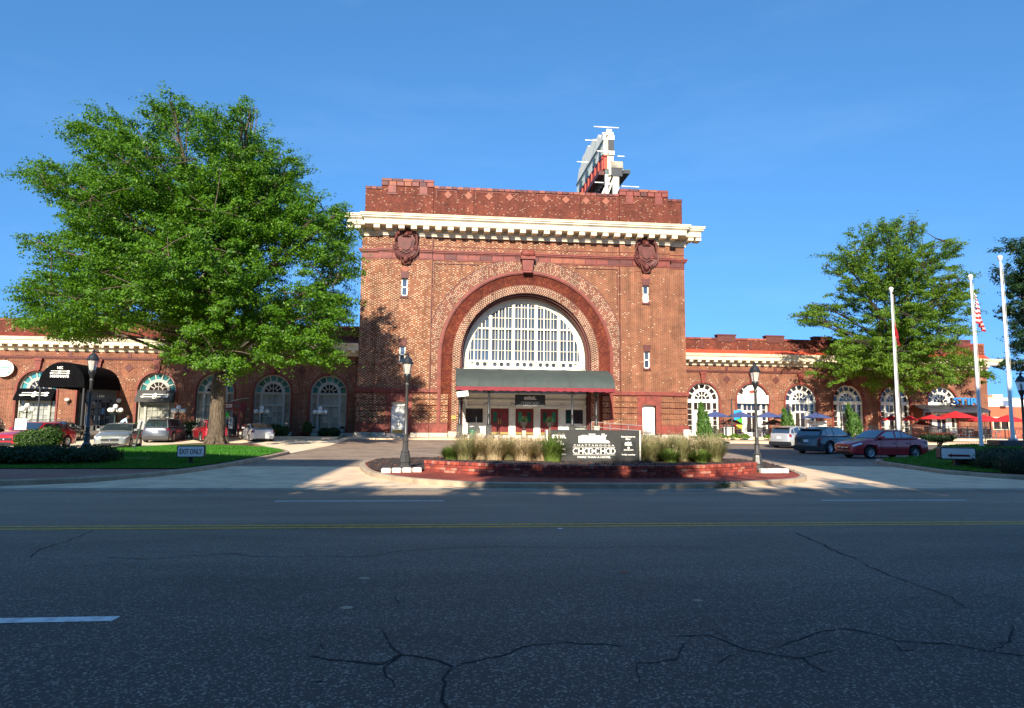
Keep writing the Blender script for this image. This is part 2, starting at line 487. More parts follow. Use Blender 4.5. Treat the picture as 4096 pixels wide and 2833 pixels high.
def glass(name, c, rough=0.06, var=0.35, spec=0.9, scale=0.5):
    t = NT(name)
    f = t.noise(scale, 3)
    oi = t.new('ShaderNodeObjectInfo').outputs['Random']
    k = t.M('ADD', t.M('MULTIPLY', f, 0.6), t.M('MULTIPLY', oi, 0.5))
    col = t.ramp(k, [(0.25, tuple(x*(1-var) for x in c)), (0.8, tuple(min(1, x*(1+var)) for x in c))])
    # old glass is never quite flat: each pane is tipped a little
    g = t.new('ShaderNodeNewGeometry')
    wv = t.new('ShaderNodeVectorMath', operation='ADD')
    t.l.new(g.outputs['Normal'], wv.inputs[0])
    nn = t.new('ShaderNodeVectorMath', operation='SCALE'); nn.inputs[3].default_value = 0.05
    wt = t.new('ShaderNodeTexWhiteNoise', noise_dimensions='1D'); t.l.new(oi, wt.inputs['W'])
    sb = t.new('ShaderNodeVectorMath', operation='SUBTRACT'); t.l.new(wt.outputs['Color'], sb.inputs[0]); sb.inputs[1].default_value = (0.5, 0.5, 0.5)
    t.l.new(sb.outputs[0], nn.inputs[0]); t.l.new(nn.outputs[0], wv.inputs[1])
    nz = t.new('ShaderNodeVectorMath', operation='NORMALIZE'); t.l.new(wv.outputs[0], nz.inputs[0])
    t.l.new(nz.outputs[0], t.b.inputs['Normal'])
    MATS[name] = t.fin(col, rough, 0.0, spec)
    return MATS[name]
glass('glass_dark', (0.03, 0.02, 0.018))
glass('glass_hall', (0.055, 0.075, 0.11), 0.08, spec=1.0)
glass('glass_curtain', (0.3, 0.3, 0.25), 0.15, var=0.3)
glass('glass_teal', (0.04, 0.17, 0.17), 0.06, var=0.8, spec=1.0)  # teal stands for tree and sky reflections, painted into the glass
glass('glass_car', (0.02, 0.028, 0.036), 0.04, var=0.3, spec=1.0)
MATS['glass_car'].node_tree.nodes['Principled BSDF'].inputs['IOR'].default_value = 2.3
glass('glass_door', (0.02, 0.12, 0.07), 0.05, var=0.9, spec=0.9)
def clear_glass():
    t = NT('lantern_glass')
    tr = t.new('ShaderNodeBsdfTransparent'); mx = t.new('ShaderNodeMixShader')
    t.fin((0.8, 0.78, 0.7), 0.1)
    mx.inputs[0].default_value = 0.55
    t.l.new(tr.outputs[0], mx.inputs[1]); t.l.new(t.b.outputs[0], mx.inputs[2]); t.l.new(mx.outputs[0], t.out.inputs['Surface'])
    MATS['lantern_glass'] = t.m
clear_glass()

def car_paint(name, c, metal=0.3):
    t = NT(name)
    MATS[name] = t.fin(t.mix(t.rng(t.noise(1.2, 4), 0.35, 0.7), c, tuple(x*0.86+0.012 for x in c)), 0.3, metal, 0.5, 1.0)
    t.b.inputs['Coat Roughness'].default_value = 0.06
    return MATS[name]

def leaf_mat(name, c1, c2, tr=0.35):
    t = NT(name)
    g = t.new('ShaderNodeNewGeometry').outputs['Random Per Island']
    col = t.mix(g, c1, c2)
    t.fin(col, 0.5, 0, 0.35)
    tl = t.new('ShaderNodeBsdfTranslucent'); t.l.new(t.mix(0.5, col, (c2[0]*1.3, c2[1]*1.3, c2[2]*0.5)), tl.inputs[0])
    mx = t.new('ShaderNodeMixShader'); mx.inputs[0].default_value = tr
    t.l.new(t.b.outputs[0], mx.inputs[1]); t.l.new(tl.outputs[0], mx.inputs[2]); t.l.new(mx.outputs[0], t.out.inputs['Surface'])
    MATS[name] = t.m
leaf_mat('leaf_oak', (0.02, 0.085, 0.005), (0.14, 0.29, 0.012), 0.4)
leaf_mat('leaf_elm', (0.06, 0.14, 0.01), (0.17, 0.28, 0.02), 0.45)
leaf_mat('leaf_far', (0.015, 0.045, 0.014), (0.03, 0.075, 0.02))
leaf_mat('leaf_hedge', (0.006, 0.03, 0.006), (0.018, 0.06, 0.01), 0.2)
leaf_mat('leaf_shrub', (0.03, 0.08, 0.015), (0.09, 0.16, 0.03))
leaf_mat('leaf_conifer', (0.03, 0.09, 0.015), (0.1, 0.2, 0.03), 0.2)
leaf_mat('leaf_hosta', (0.08, 0.18, 0.02), (0.2, 0.32, 0.04))
leaf_mat('leaf_red', (0.14, 0.05, 0.03), (0.3, 0.06, 0.04))
leaf_mat('grass_tan', (0.34, 0.24, 0.13), (0.62, 0.52, 0.34))
leaf_mat('grass_green', (0.07, 0.14, 0.02), (0.2, 0.26, 0.06))
leaf_mat('grass_mixed', (0.16, 0.17, 0.06), (0.42, 0.37, 0.2))
leaf_mat('lawn', (0.02, 0.13, 0.006), (0.07, 0.24, 0.012), 0.25)
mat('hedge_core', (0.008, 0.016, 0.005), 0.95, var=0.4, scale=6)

def bark(name, a, b):
    t = NT(name)
    x, y, z = t.xyz()
    v = t.vec(t.M('MULTIPLY', x, 9.0), t.M('MULTIPLY', y, 9.0), t.M('MULTIPLY', z, 1.6))
    f = t.noise(1.5, 5, v)
    t.bump(f, 0.9, 0.05)
    MATS[name] = t.fin(t.ramp(f, [(0.35, a), (0.65, b)]), 0.9, 0, 0.2)
bark('bark', (0.045, 0.034, 0.024), (0.15, 0.115, 0.08))
bark('bark_dark', (0.03, 0.024, 0.018), (0.09, 0.07, 0.055))

def asphalt(name, a, b, tone, falloff=None):
    t = NT(name)
    x, y, z = t.xyz()
    fine = t.noise(85, 2, rough=0.7)
    vo = t.new('ShaderNodeTexVoronoi'); vo.inputs['Scale'].default_value = 70; t.l.new(t.tc(), vo.inputs['Vector'])
    agg = t.white(t.new('ShaderNodeVectorMath').outputs[0]) if False else vo.outputs['Color']
    ag = t.new('ShaderNodeSeparateColor'); t.l.new(agg, ag.inputs[0])
    pick = t.M('GREATER_THAN', ag.outputs[0], 0.8)
    base = t.ramp(fine, [(0.3, a), (0.72, b)])
    if falloff:   # light falloff painted into the colour: near lanes darker, far lanes paler; the change-over is ragged
        far = t.rng(t.M('ADD', y, t.M('MULTIPLY', t.noise(0.35, 4, t.vec(t.M('MULTIPLY', x, 0.25), y)), 5.0)), falloff[2], falloff[3])
        base = t.mix(far, base, t.ramp(fine, [(0.3, falloff[0]), (0.72, falloff[1])]))
    col = t.mix(t.M('MULTIPLY', pick, t.rng(ag.outputs[1], 0, 1, 0.2, 0.85)), base, tone)
    # tyre-polished wheel tracks and big patches of wear
    wide = t.noise(0.5, 5, t.vec(t.M('MULTIPLY', x, 0.35), t.M('MULTIPLY', y, 1.6)), 0.6)
    st = t.rng(wide, 0.3, 0.72, 0.72, 1.18)
    mu = t.new('ShaderNodeMix', data_type='RGBA', blend_type='MULTIPLY'); mu.inputs[0].default_value = 1.0
    t.l.new(col, mu.inputs[6]); t.l.new(t.vec(st, st, st), mu.inputs[7])
    t.bump(fine, 0.5, 0.006)
    MATS[name] = t.fin(mu.outputs[2], 0.82, 0, 0.35)
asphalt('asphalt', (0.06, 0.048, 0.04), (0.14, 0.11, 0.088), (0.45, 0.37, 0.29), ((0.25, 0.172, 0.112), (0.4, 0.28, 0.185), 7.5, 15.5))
asphalt('asphalt_lot', (0.12, 0.096, 0.075), (0.22, 0.178, 0.14), (0.22, 0.2, 0.18))

def pavers(name, cols, joint, p, h, along='x'):
    t = NT(name)
    x, y, z = t.xyz()
    u, v = (x, y) if along == 'x' else (y, x)
    row = t.M('FLOOR', t.M('DIVIDE', v, h)); odd = t.M('ABSOLUTE', t.M('MODULO', row, 2.0))
    uu = t.M('DIVIDE', t.M('ADD', u, t.M('MULTIPLY', odd, p/2)), p)
    cell = t.M('FLOOR', uu)
    j = t.M('MAXIMUM', t.M('LESS_THAN', t.M('FRACT', uu), 0.04), t.M('LESS_THAN', t.M('FRACT', t.M('DIVIDE', v, h)), 0.08))
    rnd = t.white(t.vec(cell, row, 3.0))
    col = t.mix(j, t.ramp(rnd, [(i/(len(cols)-1), c) for i, c in enumerate(cols)]), joint)
    st = t.rng(t.noise(0.45, 6, rough=0.62), 0.3, 0.72, 0.62, 1.15)
    mu = t.new('ShaderNodeMix', data_type='RGBA', blend_type='MULTIPLY'); mu.inputs[0].default_value = 1.0
    t.l.new(col, mu.inputs[6]); t.l.new(t.vec(st, st, st), mu.inputs[7])
    t.bump(t.M('SUBTRACT', 1.0, j), 0.4, 0.01)
    MATS[name] = t.fin(mu.outputs[2], 0.85, 0, 0.3)
pavers('paver_drive', [(0.32, 0.22, 0.15), (0.4, 0.29, 0.21), (0.26, 0.18, 0.13), (0.44, 0.33, 0.24)], (0.2, 0.17, 0.14), 0.22, 0.11)
pavers('paver_red', [(0.3, 0.05, 0.028), (0.38, 0.075, 0.04), (0.25, 0.04, 0.03), (0.42, 0.1, 0.05)], (0.2, 0.06, 0.04), 0.2, 0.1)
pavers('paver_brown', [(0.32, 0.165, 0.115), (0.4, 0.2, 0.14), (0.28, 0.15, 0.11)], (0.24, 0.14, 0.1), 0.2, 0.1)
def lawn_ground():
    t = NT('lawn_ground')
    f = t.noise(0.5, 5)
    MATS['lawn_ground'] = t.fin(t.ramp(f, [(0.35, (0.02, 0.09, 0.006)), (0.62, (0.04, 0.13, 0.01)), (0.78, (0.2, 0.15, 0.06))]), 0.95, 0, 0.1)
lawn_ground()
m = MATS

TXT = {}
def text(body, cx, cz, y, w, h, mt, parent, name='lettering', depth=0.012, bold=0.0, shear=0.0, spacing=1.0):
    """upright raised lettering facing -y, fitted into a box w by h centred at (cx, cz)"""
    cu = bpy.data.curves.new('t', 'FONT')
    cu.body = body; cu.size = 1; cu.resolution_u = 2; cu.offset = bold; cu.shear = shear; cu.space_character = spacing
    cu.align_x = 'CENTER'
    ob = bpy.data.objects.new('t', cu)
    COL.objects.link(ob)
    me0 = bpy.data.meshes.new_from_object(ob)
    bpy.data.objects.remove(ob); bpy.data.curves.remove(cu)
    co = np.array([v.co[:] for v in me0.vertices])
    mn, mx = co.min(0), co.max(0)
    sx, sz = w/(mx[0]-mn[0]), h/(mx[1]-mn[1])
    mb = MB()
    for p in me0.polygons:
        pts = [co[i] for i in p.vertices]
        q = [(cx+(a[0]-(mn[0]+mx[0])/2)*sx, cz+(a[1]-(mn[1]+mx[1])/2)*sz) for a in pts]
        mb.face([(x, y-depth, z) for x, z in q])
    # side walls along boundary edges
    cnt = {}
    for p in me0.polygons:
        vs = list(p.vertices)
        for i in range(len(vs)):
            e = (vs[i], vs[(i+1) % len(vs)]); k = tuple(sorted(e)); cnt.setdefault(k, []).append(e)
    for k, es in cnt.items():
        if len(es) == 1:
            a, b = co[es[0][0]], co[es[0][1]]
            A = (cx+(a[0]-(mn[0]+mx[0])/2)*sx, cz+(a[1]-(mn[1]+mx[1])/2)*sz); B = (cx+(b[0]-(mn[0]+mx[0])/2)*sx, cz+(b[1]-(mn[1]+mx[1])/2)*sz)
            mb.face([(B[0], y-depth, B[1]), (A[0], y-depth, A[1]), (A[0], y, A[1]), (B[0], y, B[1])])
    bpy.data.meshes.remove(me0)
    return mb.build(name, mt, parent, fix=False)

def ring_seg(mb, cx, cz, r0, r1, a0, a1, y0, y1, n=24, mi=0):
    """flat ring piece in the x-z plane, thickness y0..y1"""
    for i in range(n):
        t0 = a0+(a1-a0)*i/n; t1 = a0+(a1-a0)*(i+1)/n
        P = lambda r, t, y: (cx+r*math.cos(t), y, cz+r*math.sin(t))
        mb.face([P(r0,t0,y0), P(r0,t1,y0), P(r1,t1,y0), P(r1,t0,y0)], mi)
        mb.face([P(r1,t0,y0), P(r1,t1,y0), P(r1,t1,y1), P(r1,t0,y1)], mi)
        mb.face([P(r0,t1,y0), P(r0,t0,y0), P(r0,t0,y1), P(r0,t1,y1)], mi)
    return mb

# ================================================================== SETTING: ground
def smooth(t): t = max(0.0, min(1.0, t)); return t*t*(3-2*t)
def gz(y): return 0.28*smooth((y-46)/11.0)

def sheet(name, xs, ys, zf, mt, kind='structure'):
    V = np.array([(x, y, zf(x, y)) for y in ys for x in xs])
    n = len(xs)
    F = np.array([(j*n+i, j*n+i+1, (j+1)*n+i+1, (j+1)*n+i) for j in range(len(ys)-1) for i in range(n-1)])
    me = npmesh(name, V, F); me.materials.append(mt)
    return put(name, me, kind=kind)

sheet('ground', [-900, -200, 200, 900], [-600, -30, -5.2, 200, 1500], lambda x, y: -0.06, m['asphalt_lot'])
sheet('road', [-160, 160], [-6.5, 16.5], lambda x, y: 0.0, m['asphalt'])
YS = [16.5] + list(np.linspace(24, 46, 6)) + list(np.linspace(47, 57, 11)) + [64, 75]
sheet('forecourt', [-90, -8, 16, 90], YS, lambda x, y: gz(y), m['paver_drive'])
sheet('parking_lot', [-90, -60, -30, -8.2], [22] + YS[1:-3], lambda x, y: gz(y)+0.004, m['lot_pale'])
sheet('parking_lot', [17.0, 30, 60, 90], [30] + YS[3:-3], lambda x, y: gz(y)+0.004, m['asphalt_lot'])

def poly_sheet(name, poly, z, mt):
    me = bpy.data.meshes.new(name); me.from_pydata([(x, y, z) for x, y in poly], [], [tuple(range(len(poly)))])
    me.materials.append(mt); return put(name, me, kind='structure')
# concrete driveway mouths
poly_sheet('driveway_apron', [(-12, 16.52), (0.6, 16.52), (-0.9, 18.6), (-2.1, 20.6), (-2.7, 22.7), (-3.2, 25.0), (-8.0, 25.0), (-8.2, 21.5), (-9.3, 18.4)], 0.004, m['concrete'])
poly_sheet('driveway_apron', [(7.0, 16.52), (34, 16.52), (20, 17.8), (18.4, 19.7), (17.8, 22.2), (18.6, 26), (13.4, 26.8), (12.3, 23.5), (11.3, 20.2), (10.0, 18.5)], 0.004, m['concrete'])
# concrete gutter pan along the kerb
poly_sheet('gutter', [(-160, 16.25), (160, 16.25), (160, 16.9), (-160, 16.9)], 0.008, m['kerb_old'])

def inset(poly, d):
    n = len(poly); out = []
    A = sum(poly[i][0]*poly[(i+1) % n][1]-poly[(i+1) % n][0]*poly[i][1] for i in range(n))
    s = 1 if A > 0 else -1
    for i in range(n):
        p0, p1, p2 = Vector(poly[i-1]), Vector(poly[i]), Vector(poly[(i+1) % n])
        a = (p1-p0).normalized(); b = (p2-p1).normalized()
        na = Vector((-a.y, a.x))*s; nb = Vector((-b.y, b.x))*s
        mm = (na+nb)
        if mm.length < 1e-6: mm = na
        mm.normalize()
        out.append(tuple(p1 + mm*d/max(0.5, mm.dot(na))))
    return out

def chaikin(poly, it=2):
    for _ in range(it):
        q = []
        n = len(poly)
        for i in range(n):
            a, b = poly[i], poly[(i+1) % n]
            q += [(a[0]*.75+b[0]*.25, a[1]*.75+b[1]*.25), (a[0]*.25+b[0]*.75, a[1]*.25+b[1]*.75)]
        poly = q
    return poly

def kerbed(poly, z, w, kmat, tmat, kname='kerb', tname='sidewalk'):
    inn = inset(poly, w); n = len(poly)
    mb = MB()
    for i in range(n):
        j = (i+1) % n
        a, b, c, d = poly[i], poly[j], inn[j], inn[i]
        mb.face([(*a, -0.02), (*b, -0.02), (*b, z-0.02), (*a, z-0.02)])
        mb.face([(*a, z-0.02), (*b, z-0.02), tuple([b[0]*.85+c[0]*.15, b[1]*.85+c[1]*.15, z]), tuple([a[0]*.85+d[0]*.15, a[1]*.85+d[1]*.15, z])])
        mb.face([tuple([a[0]*.85+d[0]*.15, a[1]*.85+d[1]*.15, z]), tuple([b[0]*.85+c[0]*.15, b[1]*.85+c[1]*.15, z]), (*c, z), (*d, z)])
        mb.face([(*d, z), (*c, z), (*c, z-0.05), (*d, z-0.05)])
    mb.build(kname, kmat, kind='structure')
    me = bpy.data.meshes.new(tname); me.from_pydata([(x, y, z-0.012) for x, y in inn], [], [tuple(range(n))])
    me.materials.append(tmat); put(tname, me, kind='structure')
    return inn

ISL = chaikin([(-1.2, 18.4), (0.4, 17.2), (1.3, 16.95), (3.3, 16.8), (6.3, 16.75), (7.4, 17.0), (8.7, 17.6), (10.2, 18.3), (11.1, 19.4), (11.8, 21.1), (12.7, 23.9), (13.7, 27.1), (13.3, 29.2), (11, 29.8), (6.4, 29.9), (1, 29.5), (-1.3, 29.1), (-2.9, 27.9), (-3.4, 25.8), (-2.9, 22.7), (-2.3, 20.3)])
kerbed(ISL, 0.14, 0.2, m['kerb_pale'], m['paver_red'])

# brick planter wall: a shallow curve bulging to the street
WP = []
cx_, cy_, cr_ = 4.85, 26.2, 7.55      # arc through the measured wall foot
def wall_pt(s):
    # s 0..1 from left end to right end
    a0, a1 = math.radians(-90-47.7), math.radians(-90+44.6)
    a = a0+(a1-a0)*s
    return cx_+cr_*math.cos(a), cy_+cr_*math.sin(a), a
xl, yl, _ = wall_pt(0); xr, yr, _ = wall_pt(1)
# mulch bed behind the wall, heaped up to the coping
MP = [wall_pt(i/24)[:2] for i in range(25)]
def in_poly(x, y, poly):
    c = False; n = len(poly); j = n-1
    for i in range(n):
        xi, yi = poly[i]; xj, yj = poly[j]
        if (yi > y) != (yj > y) and x < (xj-xi)*(y-yi)/(yj-yi)+xi: c = not c
        j = i
    return c
ISLIN = inset(ISL, 0.22)
def bed_front(x):
    if x < xl: return yl-0.05 + (xl-x)*-0.5
    if x > xr: return yr+0.1 + (x-xr)*0.05
    return cy_-math.sqrt(max(0.1, cr_**2-(x-cx_)**2))+0.06
def bed_z(x, y):
    t = smooth((x-(xl-0.1))/0.5)*smooth((xr+0.1-x)/0.5)
    return 0.15 + 0.25*t*smooth((27.0-y)/3) + 0.02*math.sin(x*5.1+y*3.3)*math.cos(x*2.7-y*4.1) + 0.02
bv, bf, idx = [], [], {}
gx = np.arange(-4, 15.2, 0.22); gy = np.linspace(0, 1, 34)
cols = []
for i, x in enumerate(gx):
    ys_ = [y for y in np.arange(18.0, 31, 0.05) if y > bed_front(x) and in_poly(x, y, ISLIN)]
    cols.append((min(ys_), max(ys_)) if len(ys_) > 3 else None)
for i in range(len(gx)-1):
    if cols[i] is None or cols[i+1] is None: continue
    for j in range(len(gy)-1):
        q = []
        for (ii, jj) in ((i, j), (i+1, j), (i+1, j+1), (i, j+1)):
            if (ii, jj) not in idx:
                y = cols[ii][0]+(cols[ii][1]-cols[ii][0])*gy[jj]
                idx[(ii, jj)] = len(bv); bv.append((gx[ii], y, bed_z(gx[ii], y)+random.uniform(-.012, .012)))
            q.append(idx[(ii, jj)])
        bf.append(q)
me = npmesh('mulch_bed', np.array(bv), np.array(bf)); me.materials.append(m['mulch']); put('mulch_bed', me, kind='structure')
# loose bark chips
ch = []
while len(ch) < 3800:
    x, y = random.uniform(-3.4, 13.4), random.uniform(18.4, 29.5)
    if y > bed_front(x)+0.05 and in_poly(x, y, ISLIN): ch.append((x, y, bed_z(x, y)+0.02))
ch = np.array(ch)
me = leaf_mesh('bark_chips', ch, RNG.normal(size=ch.shape)*0.5+np.array([0, 0, 1.0]), 0.09, 0.035); me.materials.append(m['mulch_red'])
put('bark_chips', me, kind='stuff')

# left lawn island with its brown brick sidewalk
LEFT = [(-90, 17.5), (-11, 17.6), (-9.6, 18.3), (-8.5, 20.2), (-8.05, 22.5), (-7.85, 25), (-7.9, 29.8), (-8.05, 34.7), (-8.8, 37), (-10.3, 39.6), (-11.8, 43.5), (-13, 46.6), (-17.0, 46.8), (-17.6, 43), (-17.2, 37.6), (-20, 35), (-90, 34.5)]
kerbed(LEFT, 0.13, 0.17, m['kerb_pale'], m['paver_brown'])
LIN = inset(LEFT, 0.18)
lf = lambda x, y: 0.145 + 0.16*smooth((y-21.6)/5)*smooth((34.5-y)/4)*smooth((-8.2-x)/4)
def lawn(name, poly, zf, x0, x1, y0, y1, step, fmin=-1e9):
    gx = np.arange(x0, x1, step); idx = {}; V = []; F = []
    for i, x in enumerate(gx):
        ys_ = [y for y in np.arange(y0, y1, 0.08) if in_poly(x, y, poly)]
        if len(ys_) < 4: continue
        for j in range(15):
            y = ys_[0]+(ys_[-1]-ys_[0])*j/14
            idx[(i, j)] = len(V); V.append((x, y, zf(x, y)))
    for i in range(len(gx)):
        for j in range(14):
            k = [(i, j), (i+1, j), (i+1, j+1), (i, j+1)]
            if all(q in idx for q in k): F.append([idx[q] for q in k])
    me = npmesh(name, np.array(V), np.array(F)); me.materials.append(m['lawn_ground'])
    return put(name, me, kind='structure')
LAWNL = [(-60, 21.6), (-12, 21.7), (-8.5, 21.8), (-8.1, 25), (-8.15, 29.8), (-8.3, 34.6), (-9.2, 37), (-10.6, 39.5), (-12.6, 41.3), (-15, 41.8), (-16.8, 41), (-17.0, 37.3), (-20, 34.6), (-60, 34.2)]
lawn('lawn', LAWNL, lf, -40, -8.1, 21, 42.5, 0.3)
TB = [(-12.4, 41.4), (-12.3, 43.5), (-13.3, 46.3), (-16.8, 46.5), (-17.3, 43), (-16.9, 41.1), (-15, 41.9)]
poly_sheet('mulch_ring', TB, 0.15, m['mulch_red'])

# right lawn: a mound that rises towards the flagpoles
RIGHT = [(20.6, 30.0), (19.6, 28.6), (18.5, 24.5), (17.85, 22.2), (18.3, 20.2), (20, 18.6), (24, 17.9), (90, 17.5), (90, 46), (42, 45), (34, 41.5), (28, 36), (23.5, 31.2)]
kerbed(RIGHT, 0.13, 0.17, m['kerb_pale'], m['paver_brown'])
LAWNR = [(20.7, 29.7), (19.8, 28.4), (18.75, 24.5), (18.1, 22.2), (18.8, 20.9), (20.5, 20.3), (26, 20.0), (60, 20.0), (60, 44.5), (42, 44.5), (34.2, 41.1), (28.2, 35.6), (23.6, 30.8)]
rf = lambda x, y: 0.145 + 0.42*smooth((x-19.5)/11)*smooth((y-20.5)/11)*smooth((47-y)/6)
lawn('lawn', LAWNR, rf, 18.1, 60, 19.5, 45, 0.4)

def blades(name, poly, zf, n, x0, x1, y0, y1, h, w, keep=None):
    P = []
    while len(P) < n:
        x, y = random.uniform(x0, x1), random.uniform(y0, y1)
        if in_poly(x, y, poly) and (keep is None or keep(x, y)): P.append((x, y, zf(x, y)))
    P = np.array(P); k = len(P)
    a = RNG.uniform(0, 6.283, k); hh = h*RNG.uniform(0.6, 1.4, k)
    d = np.stack([np.cos(a), np.sin(a), np.zeros(k)], 1)*w
    tip = P + np.stack([RNG.normal(0, .35, k)*hh, RNG.normal(0, .35, k)*hh, hh], 1)
    V = np.stack([P-d, P+d, tip], 1).reshape(-1, 3)
    me = npmesh(name, V, np.arange(3*k).reshape(k, 3)); me.materials.append(m['lawn'])
    return put(name, me, kind='stuff')
bare = lambda x, y: math.sin(x*1.3+1)*math.cos(y*1.1) + 0.6*math.sin(x*.7-y*.9) < 1.0
blades('lawn_grass', LAWNL, lf, 60000, -24, -8.1, 21.6, 41.8, 0.075, 0.012, bare)
blades('lawn_grass', LAWNR, rf, 60000, 18, 45, 20, 44.5, 0.07, 0.012)

# sidewalk and kerb in front of the buildings
def strip(name, x0, x1, y0, y1, dz, mt, front=True):
    mb = MB()
    ys = list(np.linspace(y0, y1, 5))
    for a, b in zip(ys[:-1], ys[1:]):
        mb.face([(x0, a, gz(a)+dz), (x1, a, gz(a)+dz), (x1, b, gz(b)+dz), (x0, b, gz(b)+dz)])
    mb.face([(x0, y0, gz(y0)-.05), (x1, y0, gz(y0)-.05), (x1, y0, gz(y0)+dz), (x0, y0, gz(y0)+dz)])
    return mb.build(name, mt, kind='structure')
strip('sidewalk', -90, -8.9, 54.0, 57.2, 0.13, m['concrete'])
strip('planting_bed', -90, -8.9, 57.3, 61.2, 0.11, m['lawn_ground'])
strip('sidewalk', -8.8, 23.4, 55.0, 61.0, 0.09, m['concrete'])
strip('sidewalk', 23.5, 90, 53.0, 56.2, 0.1, m['concrete'])
strip('planting_bed', 23.5, 60, 56.3, 58.4, 0.12, m['mulch'])
# raised patio
mb = MB(); mb.box(23.5, 64, 58.6, 63.2, 0.0, 0.6); mb.box(23.4, 64, 58.42, 58.58, 0.0, 0.64)
mb.build('patio', m['concrete'], kind='structure')

# road markings and wear
def marking(name, rects, mt, z=0.004):
    mb = MB()
    for x0, x1, y0, y1 in rects: mb.face([(x0, y0, z), (x1, y0, z), (x1, y1, z), (x0, y1, z)])
    return mb.build(name, mt, kind='structure', fix=False)
marking('yellow_line', [(-120, 120, 10.62, 10.73)], m['marking_yellow'])
marking('yellow_line', [(-120, 120, 10.87, 10.98)], m['marking_yellow'])
for x0, x1 in ((-3.55, -0.05), (8.4, 11.9), (-15.5, -12.0), (20.2, 23.7)): marking('lane_dash', [(x0, x1, 14.15, 14.25)], m['marking_white'])
for x0, x1 in ((-6.2, -2.72), (5.8, 9.3)): marking('lane_dash', [(x0, x1, 5.86, 6.0)], m['marking_white']) if x0 < 0 else None
def cracks(name, lines):
    mb = MB()
    for pts, w in lines:
        # roughen the line
        P = []
        for (a, b) in zip(pts[:-1], pts[1:]):
            n = max(2, int(math.dist(a, b)/0.09))
            for i in range(n):
                t = i/n
                P.append((a[0]+(b[0]-a[0])*t+random.uniform(-.022, .022), a[1]+(b[1]-a[1])*t+random.uniform(-.03, .03)))
        P.append(pts[-1])
        for i in range(len(P)-1):
            a, b = Vector(P[i]), Vector(P[i+1]); d = (b-a)
            if d.length < 1e-4: continue
            nn = Vector((-d.y, d.x)).normalized()
            w0 = 1.1*w*random.uniform(.35, 1.1)*(0.35 if i == 0 else 1); w1 = 1.1*w*random.uniform(.35, 1.1)
            mb.face([(*(a-nn*w0), .003), (*(b-nn*w1), .003), (*(b+nn*w1), .003), (*(a+nn*w0), .003)])
    return mb.build(name, m['crack'], kind='structure', fix=False)
cracks('road_cracks', [
    ( [(-0.95, 4.96), (-0.8, 4.84), (-0.61, 4.79), (-0.42, 4.75), (-0.31, 4.92), (-0.12, 4.84), (0.06, 4.66)] , 0.012 ),
    ( [(-0.49, 5.46), (-0.38, 5.11), (-0.3, 4.92), (-0.39, 4.71), (-0.38, 4.51), (-0.3, 4.32)] , 0.008 ),
    ( [(0.06, 4.66), (0.0, 4.45), (0.01, 4.17), (0.03, 4.01)] , 0.012 ),
    ( [(0.06, 4.66), (0.22, 4.73), (0.38, 4.83), (0.52, 4.95), (0.73, 5.08), (0.9, 5.09), (1.1, 5.04), (1.32, 4.97)] , 0.01 ),
    ( [(1.33, 4.67), (1.48, 4.62), (1.63, 4.69), (1.74, 4.87), (1.81, 5.01)] , 0.008 ),
    ( [(1.79, 5.19), (2.08, 5.16), (2.17, 5.04), (2.25, 4.83), (2.41, 4.73), (2.55, 4.63), (2.57, 4.38)] , 0.011 ),
    ( [(2.17, 5.37), (2.21, 5.11)] , 0.006 ),
    ( [(2.25, 4.83), (2.06, 4.71), (1.91, 4.59)] , 0.006 ),
    ( [(2.48, 4.87), (2.74, 5.03), (2.99, 5.2), (3.18, 5.24)] , 0.009 ),
    ( [(2.55, 4.63), (2.77, 4.77), (2.89, 4.79)] , 0.006 ),
    ( [(3.22, 5.3), (3.35, 5.23), (3.49, 4.97), (3.64, 4.91), (3.84, 4.88), (3.98, 4.75), (4.07, 4.68), (4.22, 4.58)] , 0.012 ),
    ( [(4.07, 4.68), (4.29, 4.85), (4.39, 4.89), (4.75, 5.26)] , 0.011 ),
    ( [(3.49, 4.97), (3.36, 4.71), (3.49, 4.75)] , 0.008 ),
    ( [(5.46, 10.03), (5.29, 9.01), (5.16, 8.37), (5.16, 7.95)] , 0.016 ),
    ( [(5.07, 7.82), (4.95, 7.11), (4.96, 6.7), (4.93, 6.17), (4.78, 5.79)] , 0.01 ),
    ( [(-5.26, 10.54), (-5.12, 9.61), (-5.16, 9.14), (-4.96, 8.57)] , 0.012 ),
    ( [(-4.93, 8.44), (-4.67, 8.43)] , 0.008 ),
    ( [(-4.08, 8.53), (-3.55, 8.37), (-3.11, 8.56), (-2.67, 8.65), (-2.18, 8.44), (-1.66, 8.47), (-0.95, 8.4), (-0.59, 8.73), (-0.03, 8.91), (0.86, 8.97), (1.75, 8.83), (2.68, 8.89), (3.59, 8.81)] , 0.007 ),
    ( [(-1.42, 5.35), (-1.32, 5.27)] , 0.006 ),
    ( [(-0.84, 4.45), (-0.77, 4.46)] , 0.008 ),
    ( [(1.33, 4.59), (1.25, 4.28)] , 0.006 ),
    ( [(-0.46, 6.57), (-0.42, 6.25)] , 0.008 ),
    ( [(-0.93, 5.2), (-0.87, 5.05)] , 0.006 ),
])
def spot(x, y, rx, ry, mt):
    mb = MB(); mb.face([(x+rx*math.cos(t)*random.uniform(.85, 1.1), y+ry*math.sin(t)*random.uniform(.85, 1.1), .004) for t in [2*math.pi*i/14 for i in range(14)]])
    return mb.build('road_patch', mt, kind='structure', fix=False)
